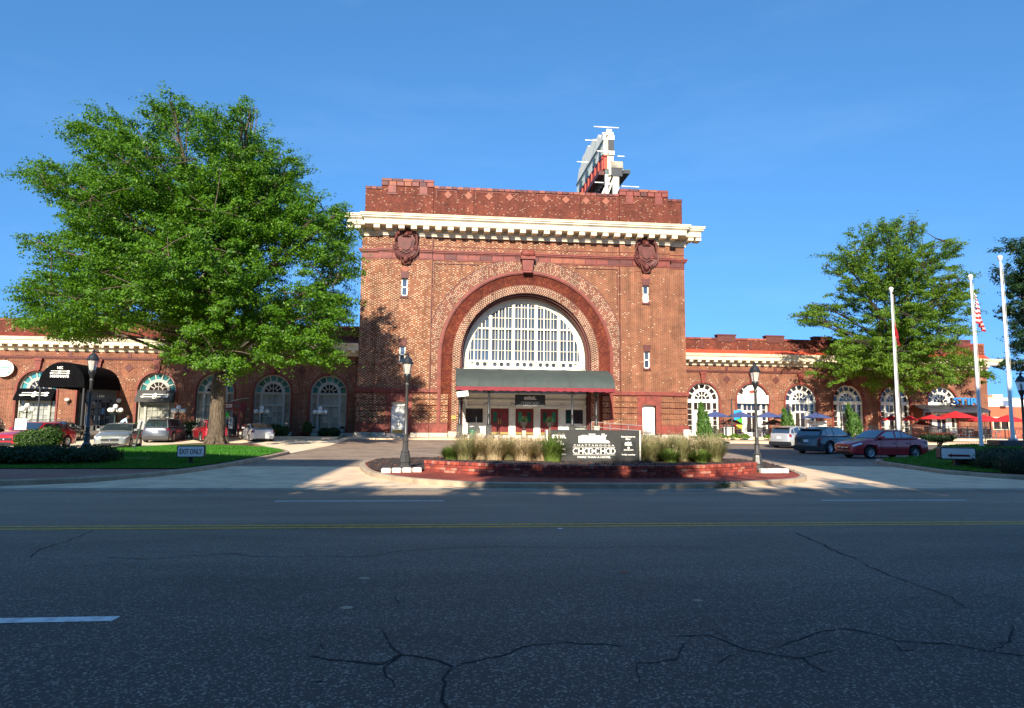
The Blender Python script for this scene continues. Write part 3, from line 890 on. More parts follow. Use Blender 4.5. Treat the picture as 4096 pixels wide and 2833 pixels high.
for x, y, rx, ry, k in ((-0.87, 6.14, .06, .05, 'kerb_pale'), (-0.85, 7.26, .06, .05, 'kerb_pale'), (2.0, 7.38, .06, .06, 'terracotta_pale'), (2.39, 6.19, .05, .04, 'kerb_pale'), (1.8, 10.46, .04, .05, 'marking_white')):
    spot(x, y, rx, ry, m[k])

# ================================================================== the two wings and the hall
def path_arch(cx, Rr, zs, zb, n=28, clip=None):
    """points from the left foot up round the arch to the right foot"""
    P = [(cx-Rr, zb)] + [(cx-Rr*math.cos(math.pi*i/n), zs+Rr*math.sin(math.pi*i/n)) for i in range(n+1)] + [(cx+Rr, zb)]
    if clip: P = [(min(max(x, cx-clip), cx+clip), z) for x, z in P]
    return P
def arch_strip(mb, A, yA, B, yB, mi=0):
    for i in range(len(A)-1):
        mb.face([(A[i][0], yA, A[i][1]), (A[i+1][0], yA, A[i+1][1]), (B[i+1][0], yB, B[i+1][1]), (B[i][0], yB, B[i][1])], mi)

def wall_holes(mb, x0, x1, z0, z1, y, depth, holes):
    xs = sorted({x0, x1, *[v for h in holes for v in h[:2]]}); zs = sorted({z0, z1, *[v for h in holes for v in h[2:]]})
    for i in range(len(xs)-1):
        for j in range(len(zs)-1):
            cx, cz = (xs[i]+xs[i+1])/2, (zs[j]+zs[j+1])/2
            if any(h[0] < cx < h[1] and h[2] < cz < h[3] for h in holes): continue
            mb.face([(xs[i], y, zs[j]), (xs[i+1], y, zs[j]), (xs[i+1], y, zs[j+1]), (xs[i], y, zs[j+1])])
    for a, b, c, d in holes:
        mb.face([(a, y, c), (a, y+depth, c), (a, y+depth, d), (a, y, d)]); mb.face([(b, y, c), (b, y, d), (b, y+depth, d), (b, y+depth, c)])
        mb.face([(a, y, d), (a, y+depth, d), (b, y+depth, d), (b, y, d)]); mb.face([(a, y, c), (b, y, c), (b, y+depth, c), (a, y+depth, c)])

def wall_arches(mb, x0, x1, z0, z1, y, depth, arches, n=20):
    x = x0
    for cx, Rr, zs, zb in sorted(arches):
        a = cx-Rr
        mb.face([(x, y, z0), (a, y, z0), (a, y, z1), (x, y, z1)])
        P = [(cx-Rr*math.cos(math.pi*i/n), zs+Rr*math.sin(math.pi*i/n)) for i in range(n+1)]
        for (p, q) in zip(P[:-1], P[1:]):
            mb.face([(p[0], y, p[1]), (q[0], y, q[1]), (q[0], y, z1), (p[0], y, z1)])
        if zb > z0: mb.face([(a, y, z0), (cx+Rr, y, z0), (cx+Rr, y, zb), (a, y, zb)])
        F = [(a, zb)] + P + [(cx+Rr, zb)]
        arch_strip(mb, F, y, F, y+depth)
        mb.face([(a, y, zb), (cx+Rr, y, zb), (cx+Rr, y+depth, zb), (a, y+depth, zb)])
        x = cx+Rr
    mb.face([(x, y, z0), (x1, y, z0), (x1, y, z1), (x, y, z1)])

# ------------------------------------------------------------------ central hall
CXH = 7.15; GB = 0.2
hall = thing('station_hall', 'tall red brick station hall with a great arched fan window and a cream cornice', 'building', (CXH, 60, GB), local=False)
def hp(mb, name, mt, **k): return mb.build(name, m[mt] if isinstance(mt, str) else mt, hall, **k)

# walls
mb = MB()
doorsL = [(-5.15, -3.85, 0.72, 3.62)]; doorsR = [(18.07, 19.37, 0.72, 3.62)]
winsL = [(-4.58, -3.98, 13.3, 14.95), (-4.6, -4.02, 7.05, 8.65)]; winsR = [(18.3, 18.9, 13.3, 14.95), (18.35, 18.93, 6.98, 8.6)]
wall_holes(mb, CXH-13.87, CXH-8.92, GB, 19.0, 60.0, 0.35, doorsL+winsL)
wall_holes(mb, CXH+8.92, CXH+13.87, GB, 19.0, 60.0, 0.35, doorsR+winsR)
for s in (-1, 1):
    a, b = sorted((CXH+s*13.87, CXH+s*15.45))
    mb.face([(a, 60.4, GB), (b, 60.4, GB), (b, 60.4, 19), (a, 60.4, 19)])
    x = CXH+s*13.87; mb.face([(x, 60, GB), (x, 60.4, GB), (x, 60.4, 19), (x, 60, 19)])
    x = CXH+s*15.45; mb.face([(x, 60.4, GB), (x, 84, GB), (x, 84, 20.6), (x, 60.4, 20.6)])
    x = CXH+s*8.92; mb.face([(x, 60, GB), (x, 60.16, GB), (x, 60.16, 19), (x, 60, 19)])
mb.face([(CXH-15.45, 84, GB), (CXH+15.45, 84, GB), (CXH+15.45, 84, 20.6), (CXH-15.45, 84, 20.6)])
# central panel round the arch
AZ = 7.8
wall_arches(mb, CXH-8.92, CXH+8.92, GB, 19.0, 60.15, 0.05, [(CXH, 8.1, AZ, GB)], 40)
hp(mb, 'wall', 'facade_brick')
mb = MB(); mb.box(CXH-15.2, CXH+15.2, 60.6, 84, 20.6, 22.6); hp(mb, 'roof', 'roof_dark')
# the deep joints either side of the centre
mb = MB()
for s in (-1, 1): mb.box(CXH+s*8.92-.035, CXH+s*8.92+.035, 59.97, 60.13, 4.8, 19.0)
hp(mb, 'joint_strip', 'terracotta_dark')

# arch rings
O = (CXH, 60, AZ)
mb = MB(); A = path_arch(CXH, 8.15, AZ, 4.8, 40); B = path_arch(CXH, 9.35, AZ, 4.8, 40, 8.86)
arch_strip(mb, A, 60.07, B, 60.07); arch_strip(mb, B, 60.07, B, 60.16)
hp(mb, 'voussoir_ring', 'voussoir_brick', loc=O, fix=False)
mb = MB(); A = path_arch(CXH, 9.37, AZ, 4.8, 44, 8.87); B = path_arch(CXH, 9.46, AZ, 4.8, 44, 8.9)
arch_strip(mb, A, 60.12, B, 60.12)
for s in (-1, 1): mb.box(*sorted((CXH+s*8.75, CXH+s*8.69)), 60.08, 60.16, 12.5, 16.5)
mb.box(CXH-8.75, CXH-4.6, 60.08, 60.16, 16.44, 16.5); mb.box(CXH+4.6, CXH+8.75, 60.08, 60.16, 16.44, 16.5)
hp(mb, 'ring_joint', 'terracotta_dark', fix=False)
mb = MB()
for r0, r1, y in ((7.9, 8.2, 59.93), (7.98, 8.12, 59.86)):
    A, B = path_arch(CXH, r0, AZ, 0.9, 40), path_arch(CXH, r1, AZ, 0.9, 40)
    arch_strip(mb, A, y, B, y); arch_strip(mb, A, y, A, 60.2); arch_strip(mb, B, y, B, 60.2)
hp(mb, 'arch_moulding', 'terracotta', fix=False)
mb = MB(); arch_strip(mb, path_arch(CXH, 6.9, AZ, 0.9, 44), 60.28, path_arch(CXH, 7.4, AZ, 0.9, 44), 60.22); arch_strip(mb, path_arch(CXH, 7.4, AZ, 0.9, 44), 60.22, path_arch(CXH, 7.92, AZ, 0.9, 44), 60.05)
hp(mb, 'tile_ring', 'arch_tile', loc=O, fix=False)
mb = MB(); A = path_arch(CXH, 6.15, AZ, 0.9, 40); B = path_arch(CXH, 6.9, AZ, 0.9, 40)
arch_strip(mb, A, 60.2, B, 60.2); arch_strip(mb, B, 60.2, B, 60.3)
hp(mb, 'inner_ring', 'inner_ring_brick', loc=O, fix=False)
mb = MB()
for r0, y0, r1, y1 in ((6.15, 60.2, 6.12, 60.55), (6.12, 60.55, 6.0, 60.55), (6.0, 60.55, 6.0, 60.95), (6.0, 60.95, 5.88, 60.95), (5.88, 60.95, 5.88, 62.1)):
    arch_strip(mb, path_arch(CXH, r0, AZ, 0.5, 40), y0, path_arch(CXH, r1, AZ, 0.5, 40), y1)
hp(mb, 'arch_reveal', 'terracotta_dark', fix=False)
# keystone with a scrolled console
mb = MB()
mb.prism([(CXH-.42, 15.75), (CXH+.42, 15.75), (CXH+.56, 17.0), (CXH-.56, 17.0)], 59.45, 60.2)
mb.prism([(CXH-.68, 17.0), (CXH+.68, 17.0), (CXH+.68, 17.3), (CXH-.68, 17.3)], 59.3, 60.2)
for k in (-.27, 0, .27): mb.box(CXH+k-.09, CXH+k+.09, 59.38, 59.5, 15.95, 16.9)
mb.lathe([(0.001, -.5), (.24, -.5), (.3, 0), (.24, .5), (.001, .5)], (CXH, 59.42, 17.5), 12, 'x')
for k in (-.44, 0, .44): mb.lathe([(0.001, 0), (.2, .05), (.24, .3), (.12, .55), (.001, .6)], (CXH+k, 59.55, 17.35), 8)
hp(mb, 'keystone', 'terracotta')

# great fan window
WY = 61.9
win = MB()
def circ_top(x, r): d = r*r-(x-CXH)**2; return AZ+math.sqrt(d) if d > 0 else -1
WR = 5.35
A = path_arch(CXH, WR, AZ, 6.95, 44); B = path_arch(CXH, 5.95, AZ, 6.95, 44)
arch_strip(win, A, WY-.02, B, WY-.12); arch_strip(win, A, WY-.02, A, WY+.2)
arch_strip(win, path_arch(CXH, 5.6, AZ, 6.95, 44), WY-.14, path_arch(CXH, 5.72, AZ, 6.95, 44), WY-.14)
bay = 2*WR/5 if False else 2.2
def vbar(x, w, y0, y1, zb=6.95):
    zt = min(circ_top(x-w/2, WR+.06), circ_top(x+w/2, WR+.06))
    if zt > zb+.05: win.box(x-w/2, x+w/2, y0, y1, zb, zt)
for k in (-1.5, -.5, .5, 1.5): vbar(CXH+k*bay, .3, WY-.22, WY+.16)
ROWS = [7.55, 8.6, 9.65, 10.7, 11.75, 12.8, 13.4]
pcols = []
for b in range(5):
    xa = CXH+(b-2.5)*bay + (.15 if b > 0 else 0); xb = CXH+(b-1.5)*bay - (.15 if b < 4 else 0)
    for c in range(3):
        x0 = xa+(xb-xa)*c/3; x1 = xa+(xb-xa)*(c+1)/3
        if c > 0: vbar(x0, .11, WY-.12, WY+.14)
        xm = (x0+x1)/2; vbar(xm, .04, WY-.04, WY+.1, 7.55)
        pcols += [(x0+(.07 if c > 0 else 0), xm-.025), (xm+.025, x1-(.07 if c < 2 else 0))]
        # ring ornament along the foot of the window
        if abs(xm-CXH) < WR-.25:
            ring_seg(win, xm, 7.26, .2, .27, 0, 2*math.pi, WY-.1, WY+.1, 14)
            for sx in (-1, 1):
                for sz in (-1, 1): win.bar((xm+sx*.18, WY, 7.26+sz*.18), (xm+sx*.3, WY, 7.26+sz*.27), .04)
for i, z in enumerate(ROWS[:-1]):
    half = math.sqrt(max(0, WR*WR-(z-AZ)**2)) if z > AZ else WR
    w = .2 if i == 0 else (.15 if i in (3,) else .05)
    win.box(CXH-half, CXH+half, WY-.06 if w < .1 else WY-.15, WY+.12, z-w/2, z+w/2)
win.box(CXH-WR, CXH+WR, WY-.2, WY+.2, 6.85, 6.99)
for sx in (-1, 1): win.box(*sorted((CXH+sx*(WR-.28), CXH+sx*(WR+.1))), WY-.05, WY+.15, 6.95, 7.6)
win.box(CXH-WR, CXH+WR, WY+.12, WY+.16, 6.95, 7.6)
wo_ = hp(win, 'fan_window', 'frame_cream', fix=False)
def pane(parent, poly, y, mt, name='pane'):
    mb = MB(); mb.face([(x, y, z) for x, z in poly]); 
    cx = sum(p[0] for p in poly)/len(poly); cz = sum(p[1] for p in poly)/len(poly)
    return mb.build(name, mt, parent, loc=(cx, y, cz), fix=False)
for a, b in pcols:
    for z0, z1 in zip(ROWS[:-1], ROWS[1:]):
        ta, tb = min(z1, circ_top(a, WR)), min(z1, circ_top(b, WR))
        if max(ta, tb) < z0+.08: continue
        xm_ = [a+(b-a)*i/3 for i in range(4)]
        top = [(x, min(z1, circ_top(x, WR))) for x in xm_]
        top = [(x, max(z, z0)) for x, z in top]
        pane(wo_, [(a, z0), (b, z0)] + top[::-1], WY+.06, m['glass_hall'])
for b in range(5):
    xa = CXH+(b-2.5)*bay + (.15 if b > 0 else 0); xb = CXH+(b-1.5)*bay - (.15 if b < 4 else 0)
    for c in range(3):
        xm = (xa+(xb-xa)*c/3+xa+(xb-xa)*(c+1)/3)/2
        if abs(xm-CXH) < WR-.25:
            pane(wo_, [(xm+.21*math.cos(t*math.pi/6), 7.26+.21*math.sin(t*math.pi/6)) for t in range(12)], WY+.02, m['glass_hall'], 'round_pane')

# stone base, plinth, rusticated courses, belt
segs = [(CXH-15.45, CXH-13.87, 60.4), (CXH-13.87, -5.62, 60.0), (-3.38, CXH-8.92, 60.0), (CXH-8.92, CXH-7.2, 60.15),
        (CXH+7.2, CXH+8.92, 60.15), (CXH+8.92, 17.64, 60.0), (19.9, CXH+13.87, 60.0), (CXH+13.87, CXH+15.45, 60.4)]
for a, b, y in segs:
    e0 = .12 if a in (CXH-15.45, CXH-13.87) else 0; e1 = .12 if b in (CXH+15.45, CXH+13.87) else 0
    q = MB(); q.bbox(a-e0, b+e1, y-.32, y+.1, 0.0, 0.76); hp(q, 'base_stone', 'granite')
    q = MB(); q.bbox(a-e0*.8, b+e1*.8, y-.24, y+.1, 0.77, 1.58); hp(q, 'plinth', 'terracotta')
    q = MB(); q.bbox(a-e0*.6, b+e1*.6, y-.18, y+.1, 1.58, 1.66); hp(q, 'plinth_moulding', 'terracotta_dark')
    for k in range(5):
        z = 1.66+k*.535
        q = MB(); q.bbox(a-e0*.5, b+e1*.5, y-.13, y+.1, z, z+.48, .03); hp(q, 'brick_course', 'facade_brick')
for a, b in ((CXH-7.25, CXH-5.9), (CXH+5.9, CXH+7.25)):
    q = MB(); q.bbox(a, b, 60.12, 61.5, 0.0, .9); hp(q, 'base_stone', 'granite')
    q = MB(); q.box(*((a+1.0, b+.02) if a < CXH else (a-.02, b-1.0)), 60.9, 61.6, 0.3, 6.9); hp(q, 'jamb_post', 'terracotta_dark')
for a, b, y in ((CXH-15.45, CXH-13.87, 60.4), (CXH-13.87, CXH-8.92, 60), (CXH-8.92, CXH-8.05, 60.15), (CXH+8.05, CXH+8.92, 60.15), (CXH+8.92, CXH+13.87, 60), (CXH+13.87, CXH+15.45, 60.4)):
    e0 = .2 if a < CXH-13 else 0; e1 = .2 if b > CXH+13 else 0
    mb = MB(); mb.box(a-e0, b+e1, y-.2, y+.1, 4.5, 4.78); mb.box(a-e0*.7, b+e1*.7, y-.28, y+.1, 4.42, 4.5); mb.box(a-e0*.5, b+e1*.5, y-.14, y+.1, 4.32, 4.42)
    hp(mb, 'belt_course', 'terracotta')
# door surrounds, doors
for (a, b, z0, z1), pale in ((doorsL[0], 0), (doorsR[0], 1)):
    mb = MB()
    mb.box(a-.47, a, 59.82, 60.1, .77, 4.32); mb.box(b, b+.53, 59.82, 60.1, .77, 4.32)
    mb.box(a, b, 59.82, 60.1, 3.6, 4.32)
    mb.prism([((a+b)/2-.25, 3.55), ((a+b)/2+.25, 3.55), ((a+b)/2+.36, 4.33), ((a+b)/2-.36, 4.33)], 59.72, 60.1)
    mb.prism([(a-.12, .77), (a, .77), (a, 3.45), ((a+b)/2, 3.62), (b, 3.45), (b, .77), (b+.12, .77), (b+.12, 3.55), ((a+b)/2, 3.74), (a-.12, 3.55)], 59.76, 60.0)
    hp(mb, 'door_surround', 'terracotta')
    mb = MB(); mb.box(a, b, 60.2, 60.3, z0, z1)
    if not pale:
        mb.box(a, a+.14, 60.08, 60.22, z0, z1); mb.box(b-.14, b, 60.08, 60.22, z0, z1); mb.box(a, b, 60.08, 60.22, z1-.5, z1-.36); mb.box(a, b, 60.08, 60.22, z1-.14, z1)
        for zz, zt in ((1.15, 1.75), (1.95, 3.0)):
            mb.box(a+.28, b-.28, 60.16, 60.22, zz, zt)
    d = hp(mb, 'door', 'door_white')
    if not pale:
        k = MB(); k.box(a+.14, b-.14, 60.17, 60.2, z0, z0+.28); k.build('kick_plate', m['brass'], d)
        k = MB(); k.box((a+b)/2-.13, (a+b)/2-.07, 60.1, 60.16, 1.3, 1.7); k.box((a+b)/2+.05, (a+b)/2+.11, 60.1, 60.16, 1.3, 1.7); k.build('handle', m['iron_black'], d)
    else:
        k = MB(); k.box(a+.2, a+.95, 60.14, 60.2, .85, 1.02); k.build('vent', m['steel'], d)
        k = MB(); k.box(a+.16, a+.2, 60.1, 60.2, 1.2, 1.3); k.build('handle', m['steel'], d)
    s = MB(); s.bbox(a-.6, b+.4, 58.95, 59.72, .15, .5); s.bbox(a-.35, b+.2, 59.3, 59.72, .5, .7); hp(s, 'door_step', 'granite')
# slim stair windows
for i, (a, b, z0, z1) in enumerate(winsL+winsR):
    mb = MB(); y = 60.14
    for x0, x1, c, d in ((a, a+.1, z0, z1), (b-.1, b, z0, z1), (a, b, z0, z0+.1), (a, b, z1-.1, z1), (a, b, (z0+z1)/2-.05, (z0+z1)/2+.05)): mb.box(x0, x1, y, y+.12, c, d)
    if i == 2: mb.box(a, b, y+.02, y+.1, z0, (z0+z1)/2)
    w = hp(mb, 'stair_window', 'frame_white')
    for c, d in ((z0+.1, (z0+z1)/2-.05), ((z0+z1)/2+.05, z1-.1)): pane(w, [(a+.1, c), (b-.1, c), (b-.1, d), (a+.1, d)], y+.06, m['glass_hall'])
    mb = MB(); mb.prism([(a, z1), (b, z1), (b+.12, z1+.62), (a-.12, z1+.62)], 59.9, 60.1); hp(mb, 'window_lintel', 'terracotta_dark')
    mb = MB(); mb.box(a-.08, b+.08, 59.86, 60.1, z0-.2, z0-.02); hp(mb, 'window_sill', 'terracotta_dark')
# brick panel with a diamond above each upper stair window
for xc in (-4.25, 18.6):
    mb = MB()
    for x0, x1, c, d in ((xc-1.05, xc+1.05, 16.3, 16.36), (xc-1.05, xc-.99, 15.3, 16.3), (xc+.99, xc+1.05, 15.3, 16.3), (xc-.6, xc+.6, 15.22, 15.3)): mb.box(x0, x1, 59.93, 60.02, c, d)
    mb.prism([(xc, 15.4), (xc+.42, 15.82), (xc, 16.24), (xc-.42, 15.82)], 59.92, 60.02)
    hp(mb, 'diamond_panel', 'terracotta_pale')

# upper string course and the row of terracotta blocks under it
mb = MB()
def runs(): return ((CXH-15.45, CXH-13.87, 60.4, .25, 0), (CXH-13.87, CXH-8.92, 60.0, .12, 0), (CXH-8.92, CXH+8.92, 60.15, 0, 0), (CXH+8.92, CXH+13.87, 60.0, 0, .12), (CXH+13.87, CXH+15.45, 60.4, 0, .25))
for a, b, y, e0, e1 in runs():
    mb.box(a-e0, b+e1, y-.32, y+.1, 17.58, 17.72); mb.box(a-e0*.8, b+e1*.8, y-.25, y+.1, 17.46, 17.58); mb.box(a-e0*.5, b+e1*.5, y-.14, y+.1, 17.36, 17.46)
    mb.box(a, b, y-.06, y+.1, 16.76, 16.86); mb.box(a, b, y-.05, y+.1, 18.1, 18.16)
hp(mb, 'string_course', 'terracotta')
blk = MB(); blk.bbox(-.55, .55, -.09, .1, 0, .47, .015)
tb = None
for a, b, y, _, _ in runs():
    n = max(1, round((b-a)/1.12)); w = (b-a)/n
    for i in range(n):
        xc = a+w*(i+.5)
        if abs(xc-CXH) < .5: continue
        q = MB(); q.bbox(xc-w/2+.012, xc+w/2-.012, y-.09, y+.1, 16.88, 17.35, .015)
        pale = random.random() < .1
        q.build('terracotta_block', m['terracotta_pale' if pale else random.choice(('terracotta', 'terracotta', 'terracotta_dark'))], hall)
# soldier brick course
# cornice: bed mould, modillions, fascia, cyma
def cornice(root, x0, x1, y, z, sc, endl, endr, mt, fix=True):
    """z = top of the wall below; sc scales all heights; projections in metres"""
    mb = MB()
    for (dy, za, zb, ex) in ((.14, 0, .18, .14), (.24, .18, .3, .24), (.32, .3, .4, .32), (1.28, .74, 1.22, 1.25), (1.36, 1.22, 1.3, 1.33), (1.22, .7, .74, 1.2), (1.48, 1.3, 1.46, 1.45), (1.58, 1.46, 1.62, 1.55), (1.64, 1.62, 1.68, 1.6)):
        mb.box(x0-(ex*sc if endl else 0), x1+(ex*sc if endr else 0), y-dy*sc, y+.2, z+za*sc, z+zb*sc)
    mb.box(x0, x1, y-.2, y+.2, z+.4*sc, z+.74*sc)
    return mb.build('cornice', mt, root)
for a, b, y, el, er in ((CXH-13.87, CXH+13.87, 60.0, 1, 1), (CXH-15.45, CXH-13.8, 60.4, 1, 0), (CXH+13.8, CXH+15.45, 60.4, 0, 1)):
    cornice(hall, a, b, y, 18.95 if y < 60.2 else 18.94, 1.0, el, er, m['cornice_cream'])
dm = MB(); dm.bbox(-.27, .27, -.5, .5, -.17, .17, .03)
def dentils(root, xs, y, z, mt, sc=1.0, first=None):
    for x in xs:
        if first is None:
            d = MB()
            for vv in dm.v: d.v.append((vv[0]*sc+x, vv[1]*sc+y, vv[2]*sc+z))
            d.f = dm.f; d.mi = dm.mi
            first = d.build('modillion', mt, root, loc=(x, y, z))
        else:
            o = bpy.data.objects.new('modillion', first.data); COL.objects.link(o); o.parent = root; o.location = Vector((x, y, z))-org(root)
    return first
xs = [CXH+(i-12.5)*1.12 for i in range(26)]
f_ = dentils(hall, xs, 59.3, 19.51, m['cornice_cream'])
dentils(hall, [CXH-15.75, CXH-16.5, CXH+15.75, CXH+16.5], 59.75, 19.51, m['cornice_cream'], first=f_)

# parapet
mb = MB()
PT = ((-15.3, -13.75, 60.35, 23.5), (-13.75, -8.95, 59.95, 23.75), (-8.95, 8.95, 60.1, 23.68), (8.95, 13.75, 59.95, 23.75), (13.75, 15.3, 60.35, 23.5))
for a, b, y, zt in PT: mb.box(CXH+a, CXH+b, y, y+.6, 20.4, zt)
for k in (-5.9, 0, 5.9): mb.box(CXH+k-.75, CXH+k+.75, 60.04, 60.1, 20.6, 23.72)
mb.box(CXH-15.5, CXH+15.5, 59.9, 60.5, 20.5, 20.75)
hp(mb, 'parapet', 'parapet_brick')
def copings(root, a, b, y, z, h, w, dep=.8, mts=('terracotta', 'terracotta', 'terracotta_dark', 'terracotta_pale')):
    n = max(1, round((b-a)/w)); w = (b-a)/n
    for i in range(n):
        q = MB(); j = random.uniform(-.012, .012)
        q.bbox(a+w*i+.02, a+w*(i+1)-.02, y+j, y+dep, z, z+h+j, .03); q.build('coping_stone', m[random.choice(mts)], root)
for a, b, y, zt in PT:
    if b-a < 2: copings(hall, CXH+a-.05, CXH+b+.05, y-.08, zt, .26, .55)
    elif b-a < 6:
        copings(hall, CXH+a-.06, CXH+b+.06, y-.1, zt, .42, .75); copings(hall, CXH+a-.04, CXH+b+.04, y-.12, zt+.43, .24, 1.0, .9)
        for c in (-1.45, 1.45):
            q = MB(); q.box(CXH+(a+b)/2+c-.36, CXH+(a+b)/2+c+.36, y-.1, y+.1, zt-.72, zt-.02); q.box(CXH+(a+b)/2+c-.5, CXH+(a+b)/2+c+.5, y-.06, y+.1, zt-.84, zt-.74)
            hp(q, 'plaque', 'terracotta')
    else: copings(hall, CXH+a, CXH+b, y-.08, zt, .25, .56)
for k in range(-4, 5):
    if k == 0: continue
    q = MB(); xc = CXH+k*1.95+(.2 if k < 0 else -.2); q.prism([(xc, 22.75), (xc+.38, 23.13), (xc, 23.51), (xc-.38, 23.13)], 60.03, 60.12); hp(q, 'diamond', 'terracotta_pale')
q = MB()
for a, b in ((-8.7, -6.8), (-5.0, -.9), (.9, 5.0), (6.8, 8.7)):
    q.box(CXH+a, CXH+b, 60.06, 60.12, 23.5, 23.56); q.box(CXH+a, CXH+a+.06, 60.06, 60.12, 22.75, 23.5); q.box(CXH+b-.06, CXH+b, 60.06, 60.12, 22.75, 23.5)
hp(q, 'panel_border', 'terracotta')

# carved cartouches
def cartouche(xc, zc):
    mb = MB(); y = 59.93; K = 1.0
    sh = [(-.62, .95), (-.3, .82), (0, .9), (.3, .82), (.62, .95), (.7, .5), (.58, -.1), (.42, -.5), (0, -.72), (-.42, -.5), (-.58, -.1), (-.7, .5)]
    mb.prism([(xc+a*1.15*K, zc+b*1.05*K) for a, b in sh], y-.2, y+.1)
    mb.prism([(xc+a*.95*K, zc+.04+b*.9*K) for a, b in sh], y-.26, y-.1)
    mb.prism([(xc+a*.78*K, zc+.04+b*.76*K) for a, b in sh], y-.36, y-.1)
    for s in (-1, 1):
        mb.tube([(xc+s*.55, y-.2, zc+1.1), (xc+s*.95, y-.3, zc+1.0), (xc+s*.98, y-.26, zc+.3), (xc+s*.84, y-.2, zc-.2), (xc+s*1.05, y-.3, zc-.5)], [.13, .17, .1, .1, .06], 7)
        mb.sphere((xc+s*.74, y-.3, zc+1.1), .21, 8); mb.sphere((xc+s*.92, y-.28, zc-.35), .17, 8)
        for k in range(11):   # leafy spray round the foot
            a = R(2-k*8.5); px, pz = xc+s*(1.02*math.cos(a)), zc-.1+1.1*math.sin(a)
            mb.obox((px, y-.2, pz), (s*.26*math.cos(a-.6), -.08, .26*math.sin(a-.6)), (0, .05, 0), (s*.04, 0, .07))
            mb.obox((px*.86+xc*.14, y-.26, pz*.86+zc*.14), (s*.2*math.cos(a+.4), -.06, .2*math.sin(a+.4)), (0, .05, 0), (s*.03, 0, .06))
            if k % 2: mb.sphere((px*.75+xc*.25, y-.28, pz*.75+zc*.25), .1, 6)
        for k in range(4):
            mb.tube([(xc+s*.1*k, y-.2, zc+1.05), (xc+s*(.14+.18*k), y-.36, zc+1.36), (xc+s*(.22+.22*k), y-.24, zc+1.66-.12*k)], [.08, .1, .03], 6)
    mb.sphere((xc, y-.36, zc+1.0), .26, 9)
    for k in range(5): mb.sphere((xc+(k-2)*.16, y-.38, zc+.82+.03*abs(k-2)), .09, 6)
    mb.tube([(xc, y-.2, zc+1.2), (xc, y-.38, zc+1.5), (xc, y-.26, zc+1.75)], [.1, .12, .03], 6)
    mb.sphere((xc, y-.24, zc-1.3), .28, 9, rz=.36)
    for s in (-1, 1): mb.tube([(xc+s*.12, y-.2, zc-.85), (xc+s*.5, y-.3, zc-1.1), (xc+s*.36, y-.26, zc-1.6), (xc, y-.2, zc-1.8)], [.09, .12, .1, .05], 6)
    hp(mb, 'cartouche', 'terracotta_dark', smooth=True)
cartouche(-4.2, 18.0); cartouche(18.62, 17.95)

# white entrance front under the canopy
mb = MB(); IY = 61.3
idoors = [(3.95, 5.65), (6.3, 8.0), (8.66, 10.36)]; iw = [(1.6, 3.22, 1.72, 3.04), (11.06, 12.74, 1.7, 3.02)]
wall_holes(mb, CXH-5.95, CXH+5.95, .6, 6.86, IY, .2, [(a, b, .62, 3.07) for a, b in idoors]+iw)
for z0, z1, d in ((3.22, 3.34, .1), (3.34, 3.8, .05), (3.8, 3.92, .14), (4.25, 4.37, .2), (4.37, 4.5, .28), (5.1, 5.2, .12)): mb.box(CXH-5.9, CXH+5.9, IY-d, IY+.02, z0, z1)
hp(mb, 'entrance_front', 'infill_white')
for x in (1.35, 3.58, 5.97, 8.33, 10.71, 12.95):
    q = MB(); w = .27 if x in (5.97, 8.33) else .18
    q.box(x-w, x+w, IY-.1, IY+.02, .62, 3.2); q.bbox(x-w-.06, x+w+.06, IY-.16, IY+.02, .62, .86); q.box(x-w-.04, x+w+.04, IY-.14, IY+.02, 3.08, 3.2)
    q.sphere((x, IY-.12, 3.45), .13, 8); q.lathe([(.001, -.08), (.16, -.04), (.18, .1)], (x, IY-.1, 3.3), 8)
    hp(q, 'pilaster', 'infill_white')
for k, (a, b) in enumerate(idoors):
    for sgn in (0, 1):
        x0, x1 = (a, (a+b)/2-.012) if sgn == 0 else ((a+b)/2+.012, b)
        q = MB(); g0, g1 = (x0+.24, x0+.6) if sgn == 0 else (x1-.6, x1-.24)
        for A_, B_, C_, D_ in ((x0, g0, .64, 3.05), (g1, x1, .64, 3.05), (g0, g1, .64, 1.78), (g0, g1, 2.76, 3.05)): q.box(A_, B_, IY+.08, IY+.14, C_, D_)
        q.box(x0+.15, x1-.15, IY+.06, IY+.09, .98, 1.6)
        d = hp(q, 'entrance_door', 'door_red')
        pane(d, [(g0, 1.78), (g1, 1.78), (g1, 2.76), (g0, 2.76)], IY+.12, m['glass_door'])
        q = MB(); hx = x1-.09 if sgn == 0 else x0+.09
        q.box(hx-.03, hx+.03, IY+.03, IY+.08, 1.6, 2.1); q.build('handle', m['brass'], d)
        q = MB(); q.box(x0+.04, x1-.04, IY+.06, IY+.08, .66, .86); q.build('kick_plate', m['brass'], d)
        if k == 0 and sgn == 1:
            q = MB(); q.box(g0-.02, g1+.02, IY+.05, IY+.075, 1.85, 2.78); q.build('notice', m['valance_red'], d)
for k, (a, b, z0, z1) in enumerate(iw):
    q = MB()
    for x0, x1, c, d in ((a, a+.07, z0, z1), (b-.07, b, z0, z1), (a, b, z0, z0+.07), (a, b, z1-.07, z1)): q.box(x0, x1, IY+.02, IY+.14, c, d)
    w = hp(q, 'ticket_window', 'iron_black')
    if k: 
        pane(w, [(a+.07, z0+.07), (a+.5, z0+.07), (a+.5, z1-.07), (a+.07, z1-.07)], IY+.1, m['glass_door'])
        pane(w, [(a+.5, z0+.07), (b-.07, z0+.07), (b-.07, z1-.07), (a+.5, z1-.07)], IY+.1, m['glass_dark'])
    else: pane(w, [(a+.07, z0+.07), (b-.07, z0+.07), (b-.07, z1-.07), (a+.07, z1-.07)], IY+.1, m['glass_dark'])
